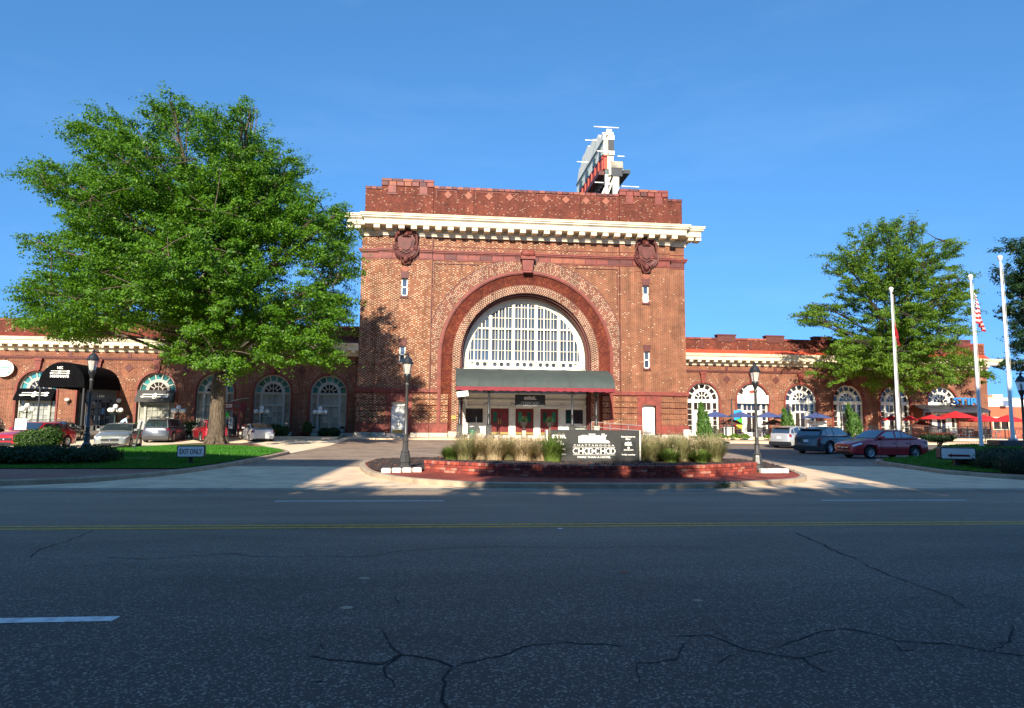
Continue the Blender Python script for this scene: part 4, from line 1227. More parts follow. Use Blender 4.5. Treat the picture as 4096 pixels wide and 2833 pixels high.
for k in range(3):
    q = MB(); q.bbox(1.75-.1*k, 12.6+.1*k, 58.2-.38*k, 61.4 if k == 0 else 58.3-.38*k+.1, 0.0, .62-.16*k, .02); hp(q, 'step', 'stone_step')
q = MB(); q.box(.28, .72, 60.06, 60.1, 2.0, 2.35); hp(q, 'plaque', 'brass')

# ------------------------------------------------------------------ wings
AZW, AR = 4.27, 1.62
def win_proto(root, cx, y, fr, kind):
    """arched window in a wing: frame with its panes; kind 'left' glazed below, 'right' white with doors"""
    mb = MB(); r = AR; z0 = 0.75 if kind == 'left' else .62
    F = lambda a, b: ring_seg(mb, cx, AZW, a, b, 0, math.pi, y-.06, y+.1, 24)
    F(r-.13, r+.02); F(.78, 1.05 if kind == 'left' else 1.08)
    for s in (-1, 1): mb.box(*sorted((cx+s*(r-.13), cx+s*(r+.02))), y-.06, y+.1, z0, AZW)
    for k in range(1, 7):
        a = math.pi*k/7 if kind == 'left' else math.pi*(k-.0)/7
        mb.bar((cx+1.0*math.cos(a), y, AZW+1.0*math.sin(a)), (cx+1.55*math.cos(a), y, AZW+1.55*math.sin(a)), .06 if kind == 'left' else .1, .1)
    ring_seg(mb, cx, AZW, .36, .42, 0, math.pi, y-.03, y+.06, 14)
    for k in range(1, 6):
        a = math.pi*k/6
        if k == 3: mb.box(cx-.025, cx+.025, y-.03, y+.06, AZW, AZW+.8)
        else: mb.bar((cx+.4*math.cos(a), y, AZW+.4*math.sin(a)), (cx+.8*math.cos(a), y, AZW+.8*math.sin(a)), .05, .08)
    th = .2 if kind == 'left' else .36
    mb.box(cx-r, cx+r, y-.12, y+.1, AZW-th, AZW+.0); mb.box(cx-r, cx+r, y-.18, y-.12, AZW-.08, AZW)
    for s in (-1, 1):
        mb.box(cx+s*.98-.1, cx+s*.98+.1, y-.1, y+.1, z0, AZW-th)
        for k in range(5): mb.box(*sorted((cx+s*1.06, cx+s*1.5)), y-.02, y+.06, z0+.5+k*.54-.02, z0+.5+k*.54+.02)
    mb.box(cx-.9, cx+.9, y-.08, y+.1, 3.02, 3.2); mb.box(cx-r, cx+r, y-.06, y+.1, z0, z0+.3)
    zt = AZW-th
    for k in (-1, 0, 1): mb.box(cx+k*.45-.025, cx+k*.45+.025, y-.03, y+.06, 3.2, zt)
    if kind == 'left':
        for k in (-1, 0, 1): mb.box(cx+k*.45-.02, cx+k*.45+.02, y-.03, y+.06, z0+.3, 3.02)
        for k in (1, 2, 3): mb.box(cx-.88, cx+.88, y-.03, y+.06, z0+.3+k*.5-.02, z0+.3+k*.5+.02)
    else:
        mb.box(cx-.88, cx-.5, y-.05, y+.1, z0, 3.02); mb.box(cx+.5, cx+.88, y-.05, y+.1, z0, 3.02); mb.box(cx-.03, cx+.03, y-.05, y+.1, z0, 3.02); mb.box(cx-.5, cx+.5, y-.05, y+.1, z0, z0+.35)
    w = mb.build('arched_window', fr, root, loc=(cx, y, AZW), fix=False)
    seg = lambda r0, r1, a0, a1: [(cx+r0*math.cos(a0+(a1-a0)*i/4), AZW+r0*math.sin(a0+(a1-a0)*i/4)) for i in range(5)] + [(cx+r1*math.cos(a1-(a1-a0)*i/4), AZW+r1*math.sin(a1-(a1-a0)*i/4)) for i in range(5)]
    rect = lambda a, b, c, d: [(a, c), (b, c), (b, d), (a, d)]
    up_ = m['glass_teal'] if kind == 'left' else m['glass_dark']; lo = m['glass_curtain'] if kind == 'left' else m['glass_dark']
    for k in range(7): pane(w, seg(1.05, r-.13, math.pi*k/7+.02, math.pi*(k+1)/7-.02), y+.05, up_)
    for k in range(6): pane(w, seg(.42, .78, math.pi*k/6+.03, math.pi*(k+1)/6-.03), y+.05, m['glass_dark'])
    for s in (0, 1): pane(w, [(cx, AZW)] + [(cx+.36*math.cos(math.pi/2*(s+i/4)), AZW+.36*math.sin(math.pi/2*(s+i/4))) for i in range(5)], y+.05, m['glass_dark'])
    for k in range(4): pane(w, rect(cx-.88+k*.45, cx-.48+k*.45, 3.2, zt), y+.05, lo)
    for s in (-1, 1):
        a, b = sorted((cx+s*1.08, cx+s*1.49))
        zz = [z0+.3] + [z0+.5+k*.54 for k in range(5)] + [zt]
        for c, d in zip(zz[1:-1], zz[2:]): pane(w, rect(a, b, c+.02, d-.02), y+.05, lo)
    if kind == 'left':
        for i in range(4):
            for j in range(4): pane(w, rect(cx-.88+i*.45, cx-.48+i*.45, z0+.32+j*.5, z0+.78+j*.5 if j < 3 else 3.0), y+.05, lo)
    else:
        for s in (-1, 1): pane(w, rect(cx+(s-1)*.25+.02, cx+(s+1)*.25-.02, z0+.35, 3.0), y+.05, lo)
    return w

def dup_part(w, root, dx):
    c = w.copy(); COL.objects.link(c); c.parent = root; c.location = w.location + Vector((dx, 0, 0)); ORG[c] = ORG[w]+Vector((dx, 0, 0))
    for ch in list(w.children):
        d = ch.copy(); COL.objects.link(d); d.parent = c
    return c

def wing(label, x0, x1, y, cs, kind, sc):
    root = thing('station_wing', label, 'building', ((x0+x1)/2, y, GB), local=False)
    mb = MB(); Z = lambda z: z
    wall_arches(mb, x0, x1, GB, 7.82, y, .55, [(c, AR+.02, AZW, .6) for c in cs])
    mb.face([(x1, y, GB), (x1, y+16, GB), (x1, y+16, 8.5), (x1, y, 8.5)]); mb.face([(x0, y, GB), (x0, y+16, GB), (x0, y+16, 8.5), (x0, y, 8.5)])
    mb.face([(x0, y+16, GB), (x1, y+16, GB), (x1, y+16, 8.5), (x0, y+16, 8.5)])
    mb.build('wall', m['wing_brick'], root)
    mb = MB(); mb.box(x0, x1, y+.9, y+16, 8.5, 9.2); mb.build('roof', m['roof_dark'], root)
    mb = MB(); mb.bbox(x0, x1, y-.14, y+.1, .0, .68); mb.build('stone_base', m['granite'], root) if kind == 'left' else None
    mb = MB()
    for a, b, d in ((6.98, 7.06, .1), (7.06, 7.13, .14), (7.13, 7.17, .08)): mb.box(x0, x1, y-d, y+.05, a, b)
    e = sorted(cs)
    for c in e: # corbelled drops between bays
        mb.box(c+2.5-.16, c+2.5+.16, y-.05, y+.05, 7.2, 7.8)
    mb.build('string_course', m['terracotta_dark'], root)
    for c in cs:
        q = MB(); A, B = path_arch(c, AR+.18, AZW, AZW-.02, 24), path_arch(c, AR+.78, AZW, AZW-.02, 24)
        arch_strip(q, A, y-.03, B, y-.03); arch_strip(q, B, y-.03, B, y+.02)
        q.build('brick_arch', m['small_arch_brick'], root, loc=(c, y, AZW), fix=False)
        q = MB(); A, B = path_arch(c, AR+.02, AZW, .7, 24), path_arch(c, AR+.17, AZW, .7, 24)
        arch_strip(q, A, y-.09, B, y-.09); arch_strip(q, A, y-.09, A, y+.02); arch_strip(q, B, y-.09, B, y+.02)
        q.build('arch_moulding', m['terracotta'], root, fix=False)
        q = MB(); q.prism([(c-.17, AZW+AR-.03), (c+.17, AZW+AR-.03), (c+.27, 6.78), (c-.27, 6.78)], y-.26, y+.05); q.prism([(c-.33, 6.78), (c+.33, 6.78), (c+.33, 6.98), (c-.33, 6.98)], y-.32, y+.05)
        q.lathe([(.001, -.16), (.1, -.16), (.12, 0), (.1, .16), (.001, .16)], (c, y-.24, AZW+AR+.02), 8, 'x')
        q.build('keystone', m['terracotta'], root)
        if c != max(cs):
            q = MB(); xc = c+2.52; q.prism([(xc, 5.88), (xc+.4, 6.28), (xc, 6.68), (xc-.4, 6.28)], y-.05, y+.03); q.build('diamond', m['terracotta_dark'], root)
    co = cornice(root, x0, x1, y, 7.68, .66, False, kind != 'left', m['cornice_cream'])
    n = int((x1-x0)/.82)
    dentils(root, [x0+(i+.5)*(x1-x0)/n for i in range(n)], y-.48, 8.06, m['cornice_cream'], .62)
    q = MB(); q.xprism([(y-.8, 8.74), (y+.1, 9.3), (y+.1, 8.74)], x0, x1); q.build('flashing', m['flashing_red' if kind != 'left' else 'terracotta'], root)
    q = MB(); q.box(x0, x1, y+.05, y+.6, 8.6, 10.3)
    q.build('parapet', m['parapet_brick'], root)
    copings(root, x0, x1, y-.02, 10.3, .2, 1.25, .7)
    if kind != 'left':
        for c in cs:
            q = MB(); q.box(c+1.65, c+3.55, y-.02, y+.65, 10.1, 10.72); q.bbox(c+1.58, c+3.62, y-.08, y+.7, 10.72, 10.86, .03); q.build('merlon', m['terracotta_dark'], root)
            q = MB(); q.box(c-.12, c+.12, y-.01, y+.1, 9.4, 10.28); q.build('downspout', m['terracotta_dark'], root)
    return root

LC = [-35.95, -30.95, -25.93, -20.93, -15.93, -10.93]
wl_ = wing('long low brick wing left of the hall with grey framed arched windows', -46, CXH-15.45, 61.0, LC, 'left', 1)
w0 = win_proto(wl_, LC[5], 61.3, m['frame_grey'], 'left')
for c in (LC[4], LC[3], LC[2], LC[0]): dup_part(w0, wl_, c-LC[5])
# door bay of the left wing
q = MB(); c = LC[1]; y = 61.3
ring_seg(q, c, AZW, 1.45, 1.64, 0, math.pi, y-.05, y+.1, 20)
q.box(c-1.64, c+1.64, y-.02, y+.1, 3.4, 4.3)
for a, b in ((-1.64, -1.2), (1.2, 1.64), (-.06, .06)): q.box(c+a, c+b, y-.05, y+.1, .6, 3.4)
dz = q.build('door_frame', m['iron_bronze'], wl_)
pane(dz, [(c+1.45*math.cos(math.pi*i/16), AZW+.03+1.42*math.sin(math.pi*i/16)) for i in range(17)], y+.05, m['glass_dark'])
text('1386', c+.2, 3.72, y-.02, .62, .2, m['sign_white'], dz)
for s in (-1, 1):
    q = MB(); a, b = sorted((c+s*.06, c+s*1.2))
    for A_, B_, C_, D_ in ((a, a+.2, .62, 3.38), (b-.2, b, .62, 3.38), (a, b, .62, 1.1), (a, b, 3.2, 3.38), ((a+b)/2-.03, (a+b)/2+.03, 1.1, 3.2), (a, b, 2.1, 2.16), (a, b, 2.65, 2.7)): q.box(A_, B_, y, y+.08, C_, D_)
    d = q.build('door', m['iron_bronze'], wl_)
    for i in (0, 1):
        for zz, zt in ((1.1, 2.1), (2.16, 2.65), (2.7, 3.2)): pane(d, [(a+.2+i*.4, zz), (a+.57+i*.4, zz), (a+.57+i*.4, zt), (a+.2+i*.4, zt)], y+.05, m['glass_dark'])
    q = MB(); q.box(c+s*.2-.03, c+s*.2+.03, y-.06, y, 1.6, 2.0); q.build('handle', m['steel'], d)

RCS = [25.25, 30.38, 35.5, 40.55, 45.65, 50.85]
wr_ = wing('long low brick wing right of the hall with white framed arched windows', CXH+15.45, 56.0, 63.0, RCS, 'right', 1)
w1 = win_proto(wr_, RCS[0], 63.3, m['frame_white'], 'right')
for c in RCS[1:]: dup_part(w1, wr_, c-RCS[0])

# ------------------------------------------------------------------ entrance canopy
can = thing('entrance_canopy', 'dark green barrel canopy with a burgundy valance over the hall entrance', 'canopy', (7.4, 57.5, .2), local=False)
X0, X1, YB, YF, ZB, ZT = .6, 14.3, 59.95, 55.2, 4.72, 6.62
prof = [(YB-(YB-YF)*math.sin(R(90)*i/12), ZB+(ZT-ZB)*math.cos(R(90)*i/12)) for i in range(13)]
mb = MB(); NX = 29
sag = lambda u: .035*math.cos(u*math.pi*2*7)
for i in range(NX-1):
    for j in range(12):
        P = lambda a, b: (X0+(X1-X0)*a/(NX-1), prof[b][0]-.0, prof[b][1]+sag(a/(NX-1))*math.sin(math.pi*b/12))
        mb.face([P(i, j), P(i+1, j), P(i+1, j+1), P(i, j+1)])
for x in (X0, X1): mb.face([(x, a, b) for a, b in prof]+[(x, YB, ZB)])
mb.build('canopy_top', m['canopy_green'], can, smooth=True)
mb = MB()
for i in range(1, 7):
    x = X0+(X1-X0)*i/7; mb.tube([(x, a-.012, b+.04*math.sin(math.pi*k/12)) for k, (a, b) in enumerate(prof)], .018, 5)
mb.build('seam', m['canopy_green'], can, smooth=True)
mb = MB(); n = 40
wv = lambda t: .05*math.sin(t*9.1)+.03*math.sin(t*23)
for i in range(n):
    a, b = X0+(X1-X0)*i/n, X0+(X1-X0)*(i+1)/n
    mb.face([(a, YF-.02, ZB+.03), (b, YF-.02, ZB+.03), (b, YF-.01, ZB-.29+wv(b)*.6), (a, YF-.01, ZB-.29+wv(a)*.6)])
for x in (X0-.01, X1+.01): mb.face([(x, YF, ZB+.03), (x, YB, ZB+.03), (x, YB, ZB-.27), (x, YF, ZB-.29)])
mb.build('valance', m['valance_red'], can, fix=False)
mb = MB()
for y in (YF+.12, 57.5, YB-.1): mb.box(X0+.05, X1-.05, y-.05, y+.05, ZB-.12, ZB-.02)
for i in range(8):
    x = X0+.1+(X1-X0-.2)*i/7; mb.bar((x, YF+.1, ZB-.07), (x, YB, ZB-.07), .06); mb.bar((x, YF+1.4, ZB-.1), (x+.35, YF+.3, ZB-.4), .03)
mb.build('frame', m['iron_black'], can)
for x in (.98, 3.43, 10.63, 13.02):
    y = 55.7 if 3 < x < 11 else 56.9
    q = MB(); q.lathe([(.1, 1.5), (.155, 1.55), (.155, 1.75), (.125, 1.8), (.115, 2.4), (.13, 2.45), (.105, 2.5), (.1, 4.2), (.16, 4.35), (.18, 4.62)], (x, y, 0), 12)
    for s in (-1, 1): q.bar((x, y, 4.0), (x+s*.7, y, 4.6), .05)
    p = q.build('post', m['iron_black'], can, smooth=True)
    q = MB(); q.bbox(x-.32, x+.32, y-.32, y+.32, .2, .62, .05); q.bbox(x-.24, x+.24, y-.24, y+.24, .62, 1.42, .03); q.bbox(x-.28, x+.28, y-.28, y+.28, 1.42, 1.52, .03)
    for s in (-1, 1): q.box(x-.15, x+.15, y+s*.25-.01, y+s*.25+.01, .78, 1.3)
    q.build('pedestal', m['iron_bronze'] if x < 12 else m['granite'], can)
q = MB(); q.obox((1.15, 55.1, 4.1), (.48, 0, .06), (0, .25, 0), (-.03, 0, .22)); q.build('light_box', m['sign_white'], can)

TRAIN = [(0, .0), (0, .72), (.06, .72), (.1, .82), (.25, .82), (.32, .74), (.33, .7), (.34, .86), (.3, .96), (.54, .96), (.52, .86), (.53, .76), (.57, .76), (.59, .84), (.62, .76), (.65, .84), (.68, .76), (.72, .74), (.74, .84), (.72, .97), (.84, .97), (.8, .84), (.81, .76), (.87, .86), (.9, .84), (.86, .64), (.85, .36), (.95, .25), (1.0, .06), (.98, .0)]
def train_logo(x0, x1, z0, z1, y, mt, parent, d=.014):
    mb = MB(); mb.prism([(x0+(x1-x0)*a, z0+(z1-z0)*b) for a, b in TRAIN], y-d, y)
    me = mb.build('train_emblem', mt, parent); return me
def holes(x0, x1, z0, z1, y, mt, parent):
    mb = MB()
    for a, b, c, d in ((.37, .42, .76, .87), (.45, .5, .76, .87)): mb.box(x0+(x1-x0)*a, x0+(x1-x0)*b, y-.018, y-.0145, z0+(z1-z0)*c, z0+(z1-z0)*d)
    for k in (.16, .36, .48, .6, .72):
        mb.prism([(x0+(x1-x0)*(k+.03*math.cos(t)), z0+(z1-z0)*(.12+.035*math.sin(t))) for t in [i*math.pi/4 for i in range(8)]], y-.018, y-.0145)
    mb.build('emblem_detail', mt, parent)
def choo(x0, x1, z0, z1, y, mt, parent, d=.014, wt=.14):
    """CHOO-CHOO in thin round letters whose O's overlap"""
    mb = MB(); h = z1-z0; r = h/2; zc = (z0+z1)/2; t = h*wt
    W = x1-x0; u = W/9.6
    X = lambda k: x0+u*k
    rr = min(r, u*1.02)
    def C(c, g0=.9): ring_seg(mb, c, zc, rr-t, rr, math.pi*.26, math.pi*1.74, y-d, y, 22)
    def Oo(c): ring_seg(mb, c, zc, rr-t, rr, 0, 2*math.pi, y-d, y, 28)
    def Hh(a, b): mb.box(a, a+t, y-d, y, z0, z1); mb.box(b-t, b, y-d, y, z0, z1); mb.box(a+t, b-t, y-d, y, zc-t/2, zc+t/2)
    C(X(.7)); Hh(X(1.3), X(2.4)); Oo(X(3.14)); ring_seg(mb, X(4.02), zc, rr-t, rr, -math.pi*.97, math.pi*.97, y-d-.002, y, 26)
    mb.box(X(4.1), X(5.35), y-d-.004, y, zc-t/2, zc+t/2)
    C(X(5.52)); Hh(X(6.2), X(7.25)); Oo(X(8.0)); ring_seg(mb, X(8.9), zc, rr-t, rr, 0, 2*math.pi, y-d-.002, y, 28)
    return mb.build('lettering', mt, parent)

hs_ = thing('hanging_sign', 'small black sign with a white train hanging under the canopy', 'sign', (7.19, 57.5, 3.17))
q = MB(); q.bbox(-1.35, 1.35, -.07, .07, 0, 1.05, .02); q.build('panel', m['sign_black'], hs_)
q = MB()
for s in (-1, 1): q.box(s*1.0-.02, s*1.0+.02, -.02, .02, 1.04, 1.45)
q.build('hanger', m['iron_black'], hs_)
grey_w = mat('sign_pale', (0.5, 0.5, 0.46), 0.5, var=0)
train_logo(-.55, .58, .6, .93, -.07, m['sign_pale'], hs_); choo(-.8, .8, .17, .43, -.07, m['sign_pale'], hs_)
text('MORE THAN A HOTEL', 0, .07, -.07, 1.2, .06, m['sign_pale'], hs_)

# urns before the doors
u0 = thing('urn_planter', 'black urn on a pale pedestal before the middle red doors', 'planter', (6.65, 57.45, .45))
q = MB(); q.lathe([(.08, .62), (.2, .64), (.09, .74), (.07, .9), (.24, 1.1), (.3, 1.3), (.34, 1.38), (.28, 1.38)], (0, 0, 0), 14); q.build('urn', m['iron_black'], u0, smooth=True)
q = MB(); q.bbox(-.22, .22, -.22, .22, 0, .1, .02); q.bbox(-.17, .17, -.17, .17, .1, .62, .02); q.build('pedestal', m['granite'], u0)
pl = RNG.normal(size=(260, 3))*np.array([.16, .16, .14])+np.array([0, 0, 1.5])
me = leaf_mesh('foliage', pl, RNG.normal(size=pl.shape), .16, .06); me.materials.append(m['leaf_far']); put('foliage', me, u0)
dup(u0, (8.95, 57.45, .45), label='black urn on a pale pedestal before the right red doors')

# ------------------------------------------------------------------ monument sign
sg = thing('monument_sign', 'long black sign with a white train and lettering in the planter', 'sign', (4.9, 21.95, .4))
SW, SH = 3.14, 1.03
q = MB(); q.bbox(-SW/2, SW/2, -.16, .16, .03, SH+.03, .012); q.build('panel', m['sign_black'], sg)
q = MB(); q.box(SW/2, SW/2+.05, -.16, .16, .03, SH+.03); q.box(-SW/2-.05, -SW/2, -.16, .16, .03, SH+.03); q.box(-SW/2+.6, SW/2-.2, -.1, .1, -.14, .03); q.build('edge_trim', m['stone_white'], sg)
F_ = -.16; pw = lambda v: -SW/2+v*SW/2150; pz = lambda v: .03+SH*(1-(v-95)/750)
# text positions follow the enlarged view of the sign (2150 x 750)
train_logo(pw(715), pw(1455), pz(410), pz(175), F_, m['sign_white'], sg); holes(pw(715), pw(1455), pz(410), pz(175), F_, m['sign_black'], sg)
text('CHATTANOOGA', pw(1075), pz(466), F_, SW*950/2150, SH*44/750, m['sign_white'], sg, spacing=1.5, bold=.012)
q = MB(); q.box(pw(580), pw(1570), F_-.012, F_, pz(516), pz(507)); q.box(pw(585), pw(1570), F_-.012, F_, pz(700), pz(691)); q.build('rule', m['sign_white'], sg)
choo(pw(575), pw(1585), pz(675), pz(530), F_, m['sign_white'], sg, wt=.15)
text('MORE THAN A HOTEL', pw(1080), pz(752), F_, SW*780/2150, SH*46/750, m['sign_white'], sg, bold=.03)
text('STIR', pw(260), pz(258), F_, SW*340/2150, SH*88/750, m['sign_white'], sg, bold=.035)
def plaque(cx, zc, w, h): 
    q = MB(); q.box(pw(cx-w/2), pw(cx+w/2), F_-.01, F_, pz(zc+h/2), pz(zc-h/2)); return q.build('plaque', m['iron_black'], sg)
plaque(290, 545, 290, 120); text('GATE ELEVEN', pw(260), pz(562), F_-.01, SW*280/2150, SH*38/750, m['sign_white'], sg, bold=.02)
q = MB(); q.prism([(pw(262+34*math.cos(t)), pz(508+34*math.sin(t))) for t in [i*math.pi/4 for i in range(8)]], F_-.02, F_)
q.prism([(pw(a), pz(b)) for a, b in ((145, 352), (190, 345), (220, 372), (265, 342), (290, 375), (325, 352), (330, 395), (300, 408), (350, 430), (375, 405), (372, 452), (310, 458), (245, 445), (240, 410), (190, 400))], F_-.014, F_)
q.build('emblem', m['sign_white'], sg)
q = MB(); q.prism([(pw(a), pz(b)) for a, b in ((90, 680), (175, 660), (200, 645), (270, 635), (330, 648), (350, 662), (440, 682), (345, 706), (270, 722), (195, 708))], F_-.014, F_); q.build('emblem', m['sign_pale'], sg)
q = MB(); q.prism([(pw(a), pz(b)) for a, b in ((205, 660), (325, 660), (312, 700), (215, 700))], F_-.02, F_-.0142); q.build('emblem_detail', m['sign_black'], sg)
for zc in (420, 547, 690): plaque(1885, zc, 350, 114)
text('Backstage', pw(1885), pz(254), F_, SW*330/2150, SH*46/750, m['sign_white'], sg, bold=.04)
text('Bar', pw(1885), pz(306), F_, SW*120/2150, SH*42/750, m['sign_white'], sg, bold=.04)
train_logo(pw(1800), pw(1975), pz(462), pz(370), F_-.01, m['sign_white'], sg)
q = MB(); q.prism([(pw(1888+28*math.cos(t)), pz(520+28*math.sin(t))) for t in [i*math.pi/4 for i in range(8)]], F_-.022, F_-.01); q.build('emblem', m['sign_white'], sg)
text('ECHELON', pw(1888), pz(572), F_-.01, SW*220/2150, SH*34/750, m['sign_white'], sg, bold=.02)
text('frothy monkey', pw(1885), pz(690), F_-.01, SW*320/2150, SH*52/750, m['sign_white'], sg, bold=.02)

# ------------------------------------------------------------------ brick planter wall and white edging
wallt = thing('planter_wall', 'low curved wall of red bricks in front of the grasses', 'wall', (4.85, 18.7, .13), local=False)
BM = {}
for k, c in enumerate([(0.22, 0.035, 0.022), (0.3, 0.05, 0.03), (0.17, 0.03, 0.024), (0.38, 0.085, 0.05), (0.13, 0.032, 0.03), (0.36, 0.16, 0.11)]):
    BM[k] = mat('wall_brick_%d' % k, c, 0.8, var=0.3, scale=9, bump=0.2)
BW = [0, 0, 0, 1, 1, 1, 2, 2, 3, 4, 5]
bmesh_cache = {}
def brick(par, c, a, L, H, D, k, name='brick'):
    key = (round(L, 2), round(H, 3), k)
    if key not in bmesh_cache:
        q = MB(); q.bbox(-L/2, L/2, -D/2, D/2, 0, H, .012)
        me = bpy.data.meshes.new(name); me.from_pydata(q.v, [], q.f)
        bm = bmesh.new(); bm.from_mesh(me); bmesh.ops.recalc_face_normals(bm, faces=bm.faces); bm.to_mesh(me); bm.free()
        me.materials.append(BM[k]); bmesh_cache[key] = me
    o = bpy.data.objects.new(name, bmesh_cache[key]); COL.objects.link(o); o.parent = par
    o.location = Vector(c)-org(par); o.rotation_euler = (random.uniform(-.012, .012), random.uniform(-.012, .012), a+random.uniform(-.015, .015))
    return o
arc_len = cr_*math.radians(92.3)
q = MB(); n = 40
for i in range(n):
    p0, p1 = wall_pt(i/n), wall_pt((i+1)/n); i0 = [(cx_+(cr_+d)*math.cos(p[2]), cy_+(cr_+d)*math.sin(p[2])) for d in (-.2, -.012) for p in (p0, p1)]
    q.face([(*i0[2], .1), (*i0[3], .1), (*i0[3], .37), (*i0[2], .37)]); q.face([(*i0[0], .37), (*i0[1], .37), (*i0[3], .37), (*i0[2], .37)])
q.build('mortar_core', m['mortar'], wallt)
for row in range(3):
    nb = 55; s0 = 0.5 if row % 2 else 0
    for i in range(nb):
        s = (i+.5+s0*.5)/(nb+.5); x, y, a = wall_pt(s)
        o_ = random.uniform(-.008, .008); r_ = cr_-.055+o_
        brick(wallt, (cx_+r_*math.cos(a), cy_+r_*math.sin(a), .132+row*.083), a+math.pi/2, .212, .072, .12, random.choice(BW))
nb = 108
for i in range(nb):
    x, y, a = wall_pt((i+.5)/nb); r_ = cr_-.1+random.uniform(-.01, .01)
    brick(wallt, (cx_+r_*math.cos(a), cy_+r_*math.sin(a), .382), a+math.pi/2, .104, .088, .23, random.choice(BW+[3, 5, 3]))
for lab, xa, xb, yf in (('row of whitewashed edging stones left of the brick planter wall', -2.0, xl-.05, lambda x: yl-.25+(x-xl)*.45), ('row of whitewashed edging stones right of the brick planter wall', xr+.05, 11.2, lambda x: yr-.05+(x-xr)*.05)):
    t_ = thing('stone_edging', lab, 'edging', (xa, yf(xa), .13), local=False)
    n = max(4, round((xb-xa)/.3))
    for i in range(n):
        q = MB(); xc = xa+(xb-xa)*(i+.5)/n; w = (xb-xa)/n/2-.008; d = random.uniform(-.01, .01)
        q.bbox(xc-w, xc+w, yf(xc)-.1+d, yf(xc)+.12+d, .11, .265+d, .03); q.build('edging_stone', m['stone_white'], t_)

# ------------------------------------------------------------------ street lamps
def make_lamp(label, group):
    t = thing('street_lamp', label, 'street lamp', group=group)
    q = MB(); q.lathe([(.0, 0), (.24, 0), (.24, .06), (.2, .12), (.2, .2), (.215, .24), (.17, .5), (.15, .56), (.165, .6), (.11, .68), (.1, .95), (.115, 1.0), (.075, 1.05)], n=8); q.build('base', m['iron_bronze'], t)
    q = MB(); q.lathe([(.075, 1.03), (.07, 1.2), (.085, 1.24), (.065, 1.28), (.052, 3.02), (.07, 3.05), (.07, 3.12), (.045, 3.16)], n=12); q.build('pole', m['iron_bronze'], t, smooth=True)
    q = MB(); q.lathe([(.045, 3.14), (.06, 3.2), (.1, 3.32), (.13, 3.4), (.13, 3.46), (.115, 3.48)], n=12); q.build('collar', m['iron_black'], t, smooth=True)
    q = MB(); q.lathe([(.115, 3.48), (.19, 3.86)], n=8); g = q.build('lantern_glass', m['lantern_glass'], t)
    q = MB()
    for k in range(4):
        a = math.pi/4+k*math.pi/2; q.bar((.118*math.cos(a), .118*math.sin(a), 3.47), (.195*math.cos(a), .195*math.sin(a), 3.87), .016)
    q.lathe([(.001, 3.5), (.05, 3.5), (.05, 3.72), (.02, 3.76), (.001, 3.76)], n=8)
    q.build('lantern_bars', m['iron_black'], t)
    q = MB(); q.lathe([(.001, 3.5), (.035, 3.52), (.04, 3.66), (.001, 3.72)], (0, 0, .03), 8); q.build('bulb', m['globe_white'], t)
    q = MB(); q.lathe([(.0, 3.86), (.22, 3.86), (.225, 3.9), (.18, 3.95), (.16, 4.02), (.1, 4.1), (.05, 4.14), (.045, 4.18), (.06, 4.21), (.03, 4.25), (.0, 4.3)], n=14); q.build('cap', m['iron_black'], t, smooth=True)
    return t
LG = 'black lantern street lamps'
lp = make_lamp('black lantern street lamp in the mulch at the left end of the brick planter', LG)
lp.location = (-1.4, 22.15, .15); lp.scale = (.9,)*3
dup(lp, (10.75, 22.05, .15), label='black lantern street lamp in the mulch at the right end of the brick planter', scale=.88)
dup(lp, (-12.5, 24.2, .25), label='black lantern street lamp behind the clipped hedge on the left lawn', scale=.9)
dup(lp, (21.85, 23.0, .2), label='black lantern street lamp cut by the right edge beside the hedge', scale=.84)

# five globe lamps of the parking lot
gl = thing('globe_lamp', 'five-globe lamp post by the boxwood beside the last left window', 'street lamp', (-11.1, 58.2, .3), group='white globe lamp posts')
q = MB(); q.lathe([(.0, 0), (.2, 0), (.2, .1), (.12, .2), (.13, .5), (.06, .6), (.05, 1.9), (.07, 1.95), (.045, 2.0), (.04, 2.3)], n=10)
for k in range(4):
    a = math.pi/4*0+k*math.pi/2; q.tube([(0, 0, 1.95), (.3*math.cos(a), .3*math.sin(a), 1.85), (.44*math.cos(a), .44*math.sin(a), 1.95), (.44*math.cos(a), .44*math.sin(a), 2.02)], .025, 6)
q.build('post', m['lamp_green'], gl, smooth=True)
gm = MB(); gm.sphere((0, 0, 0), .185, 12)
for k, (x, y, z) in enumerate([(0, 0, 2.5)] + [(.44*math.cos(k*math.pi/2), .44*math.sin(k*math.pi/2), 2.2) for k in range(4)]):
    q = MB(); q.sphere((x, y, z), .185, 12); q.build('globe', m['globe_white'], gl, smooth=True)
for x, y, lab in ((-15.85, 57.6, 'five-globe lamp post right of the payment booth'), (-22.4, 57.0, 'five-globe lamp post behind the blue-grey sport utility vehicle'), (-27.2, 56.6, 'five-globe lamp post in front of the restaurant door'), (-34.0, 56.6, 'five-globe lamp post farthest left, under the black arrow awning')):
    dup(gl, (x, y, .28 if x > -20 else .25), label=lab, rz=random.uniform(-.2, .2))

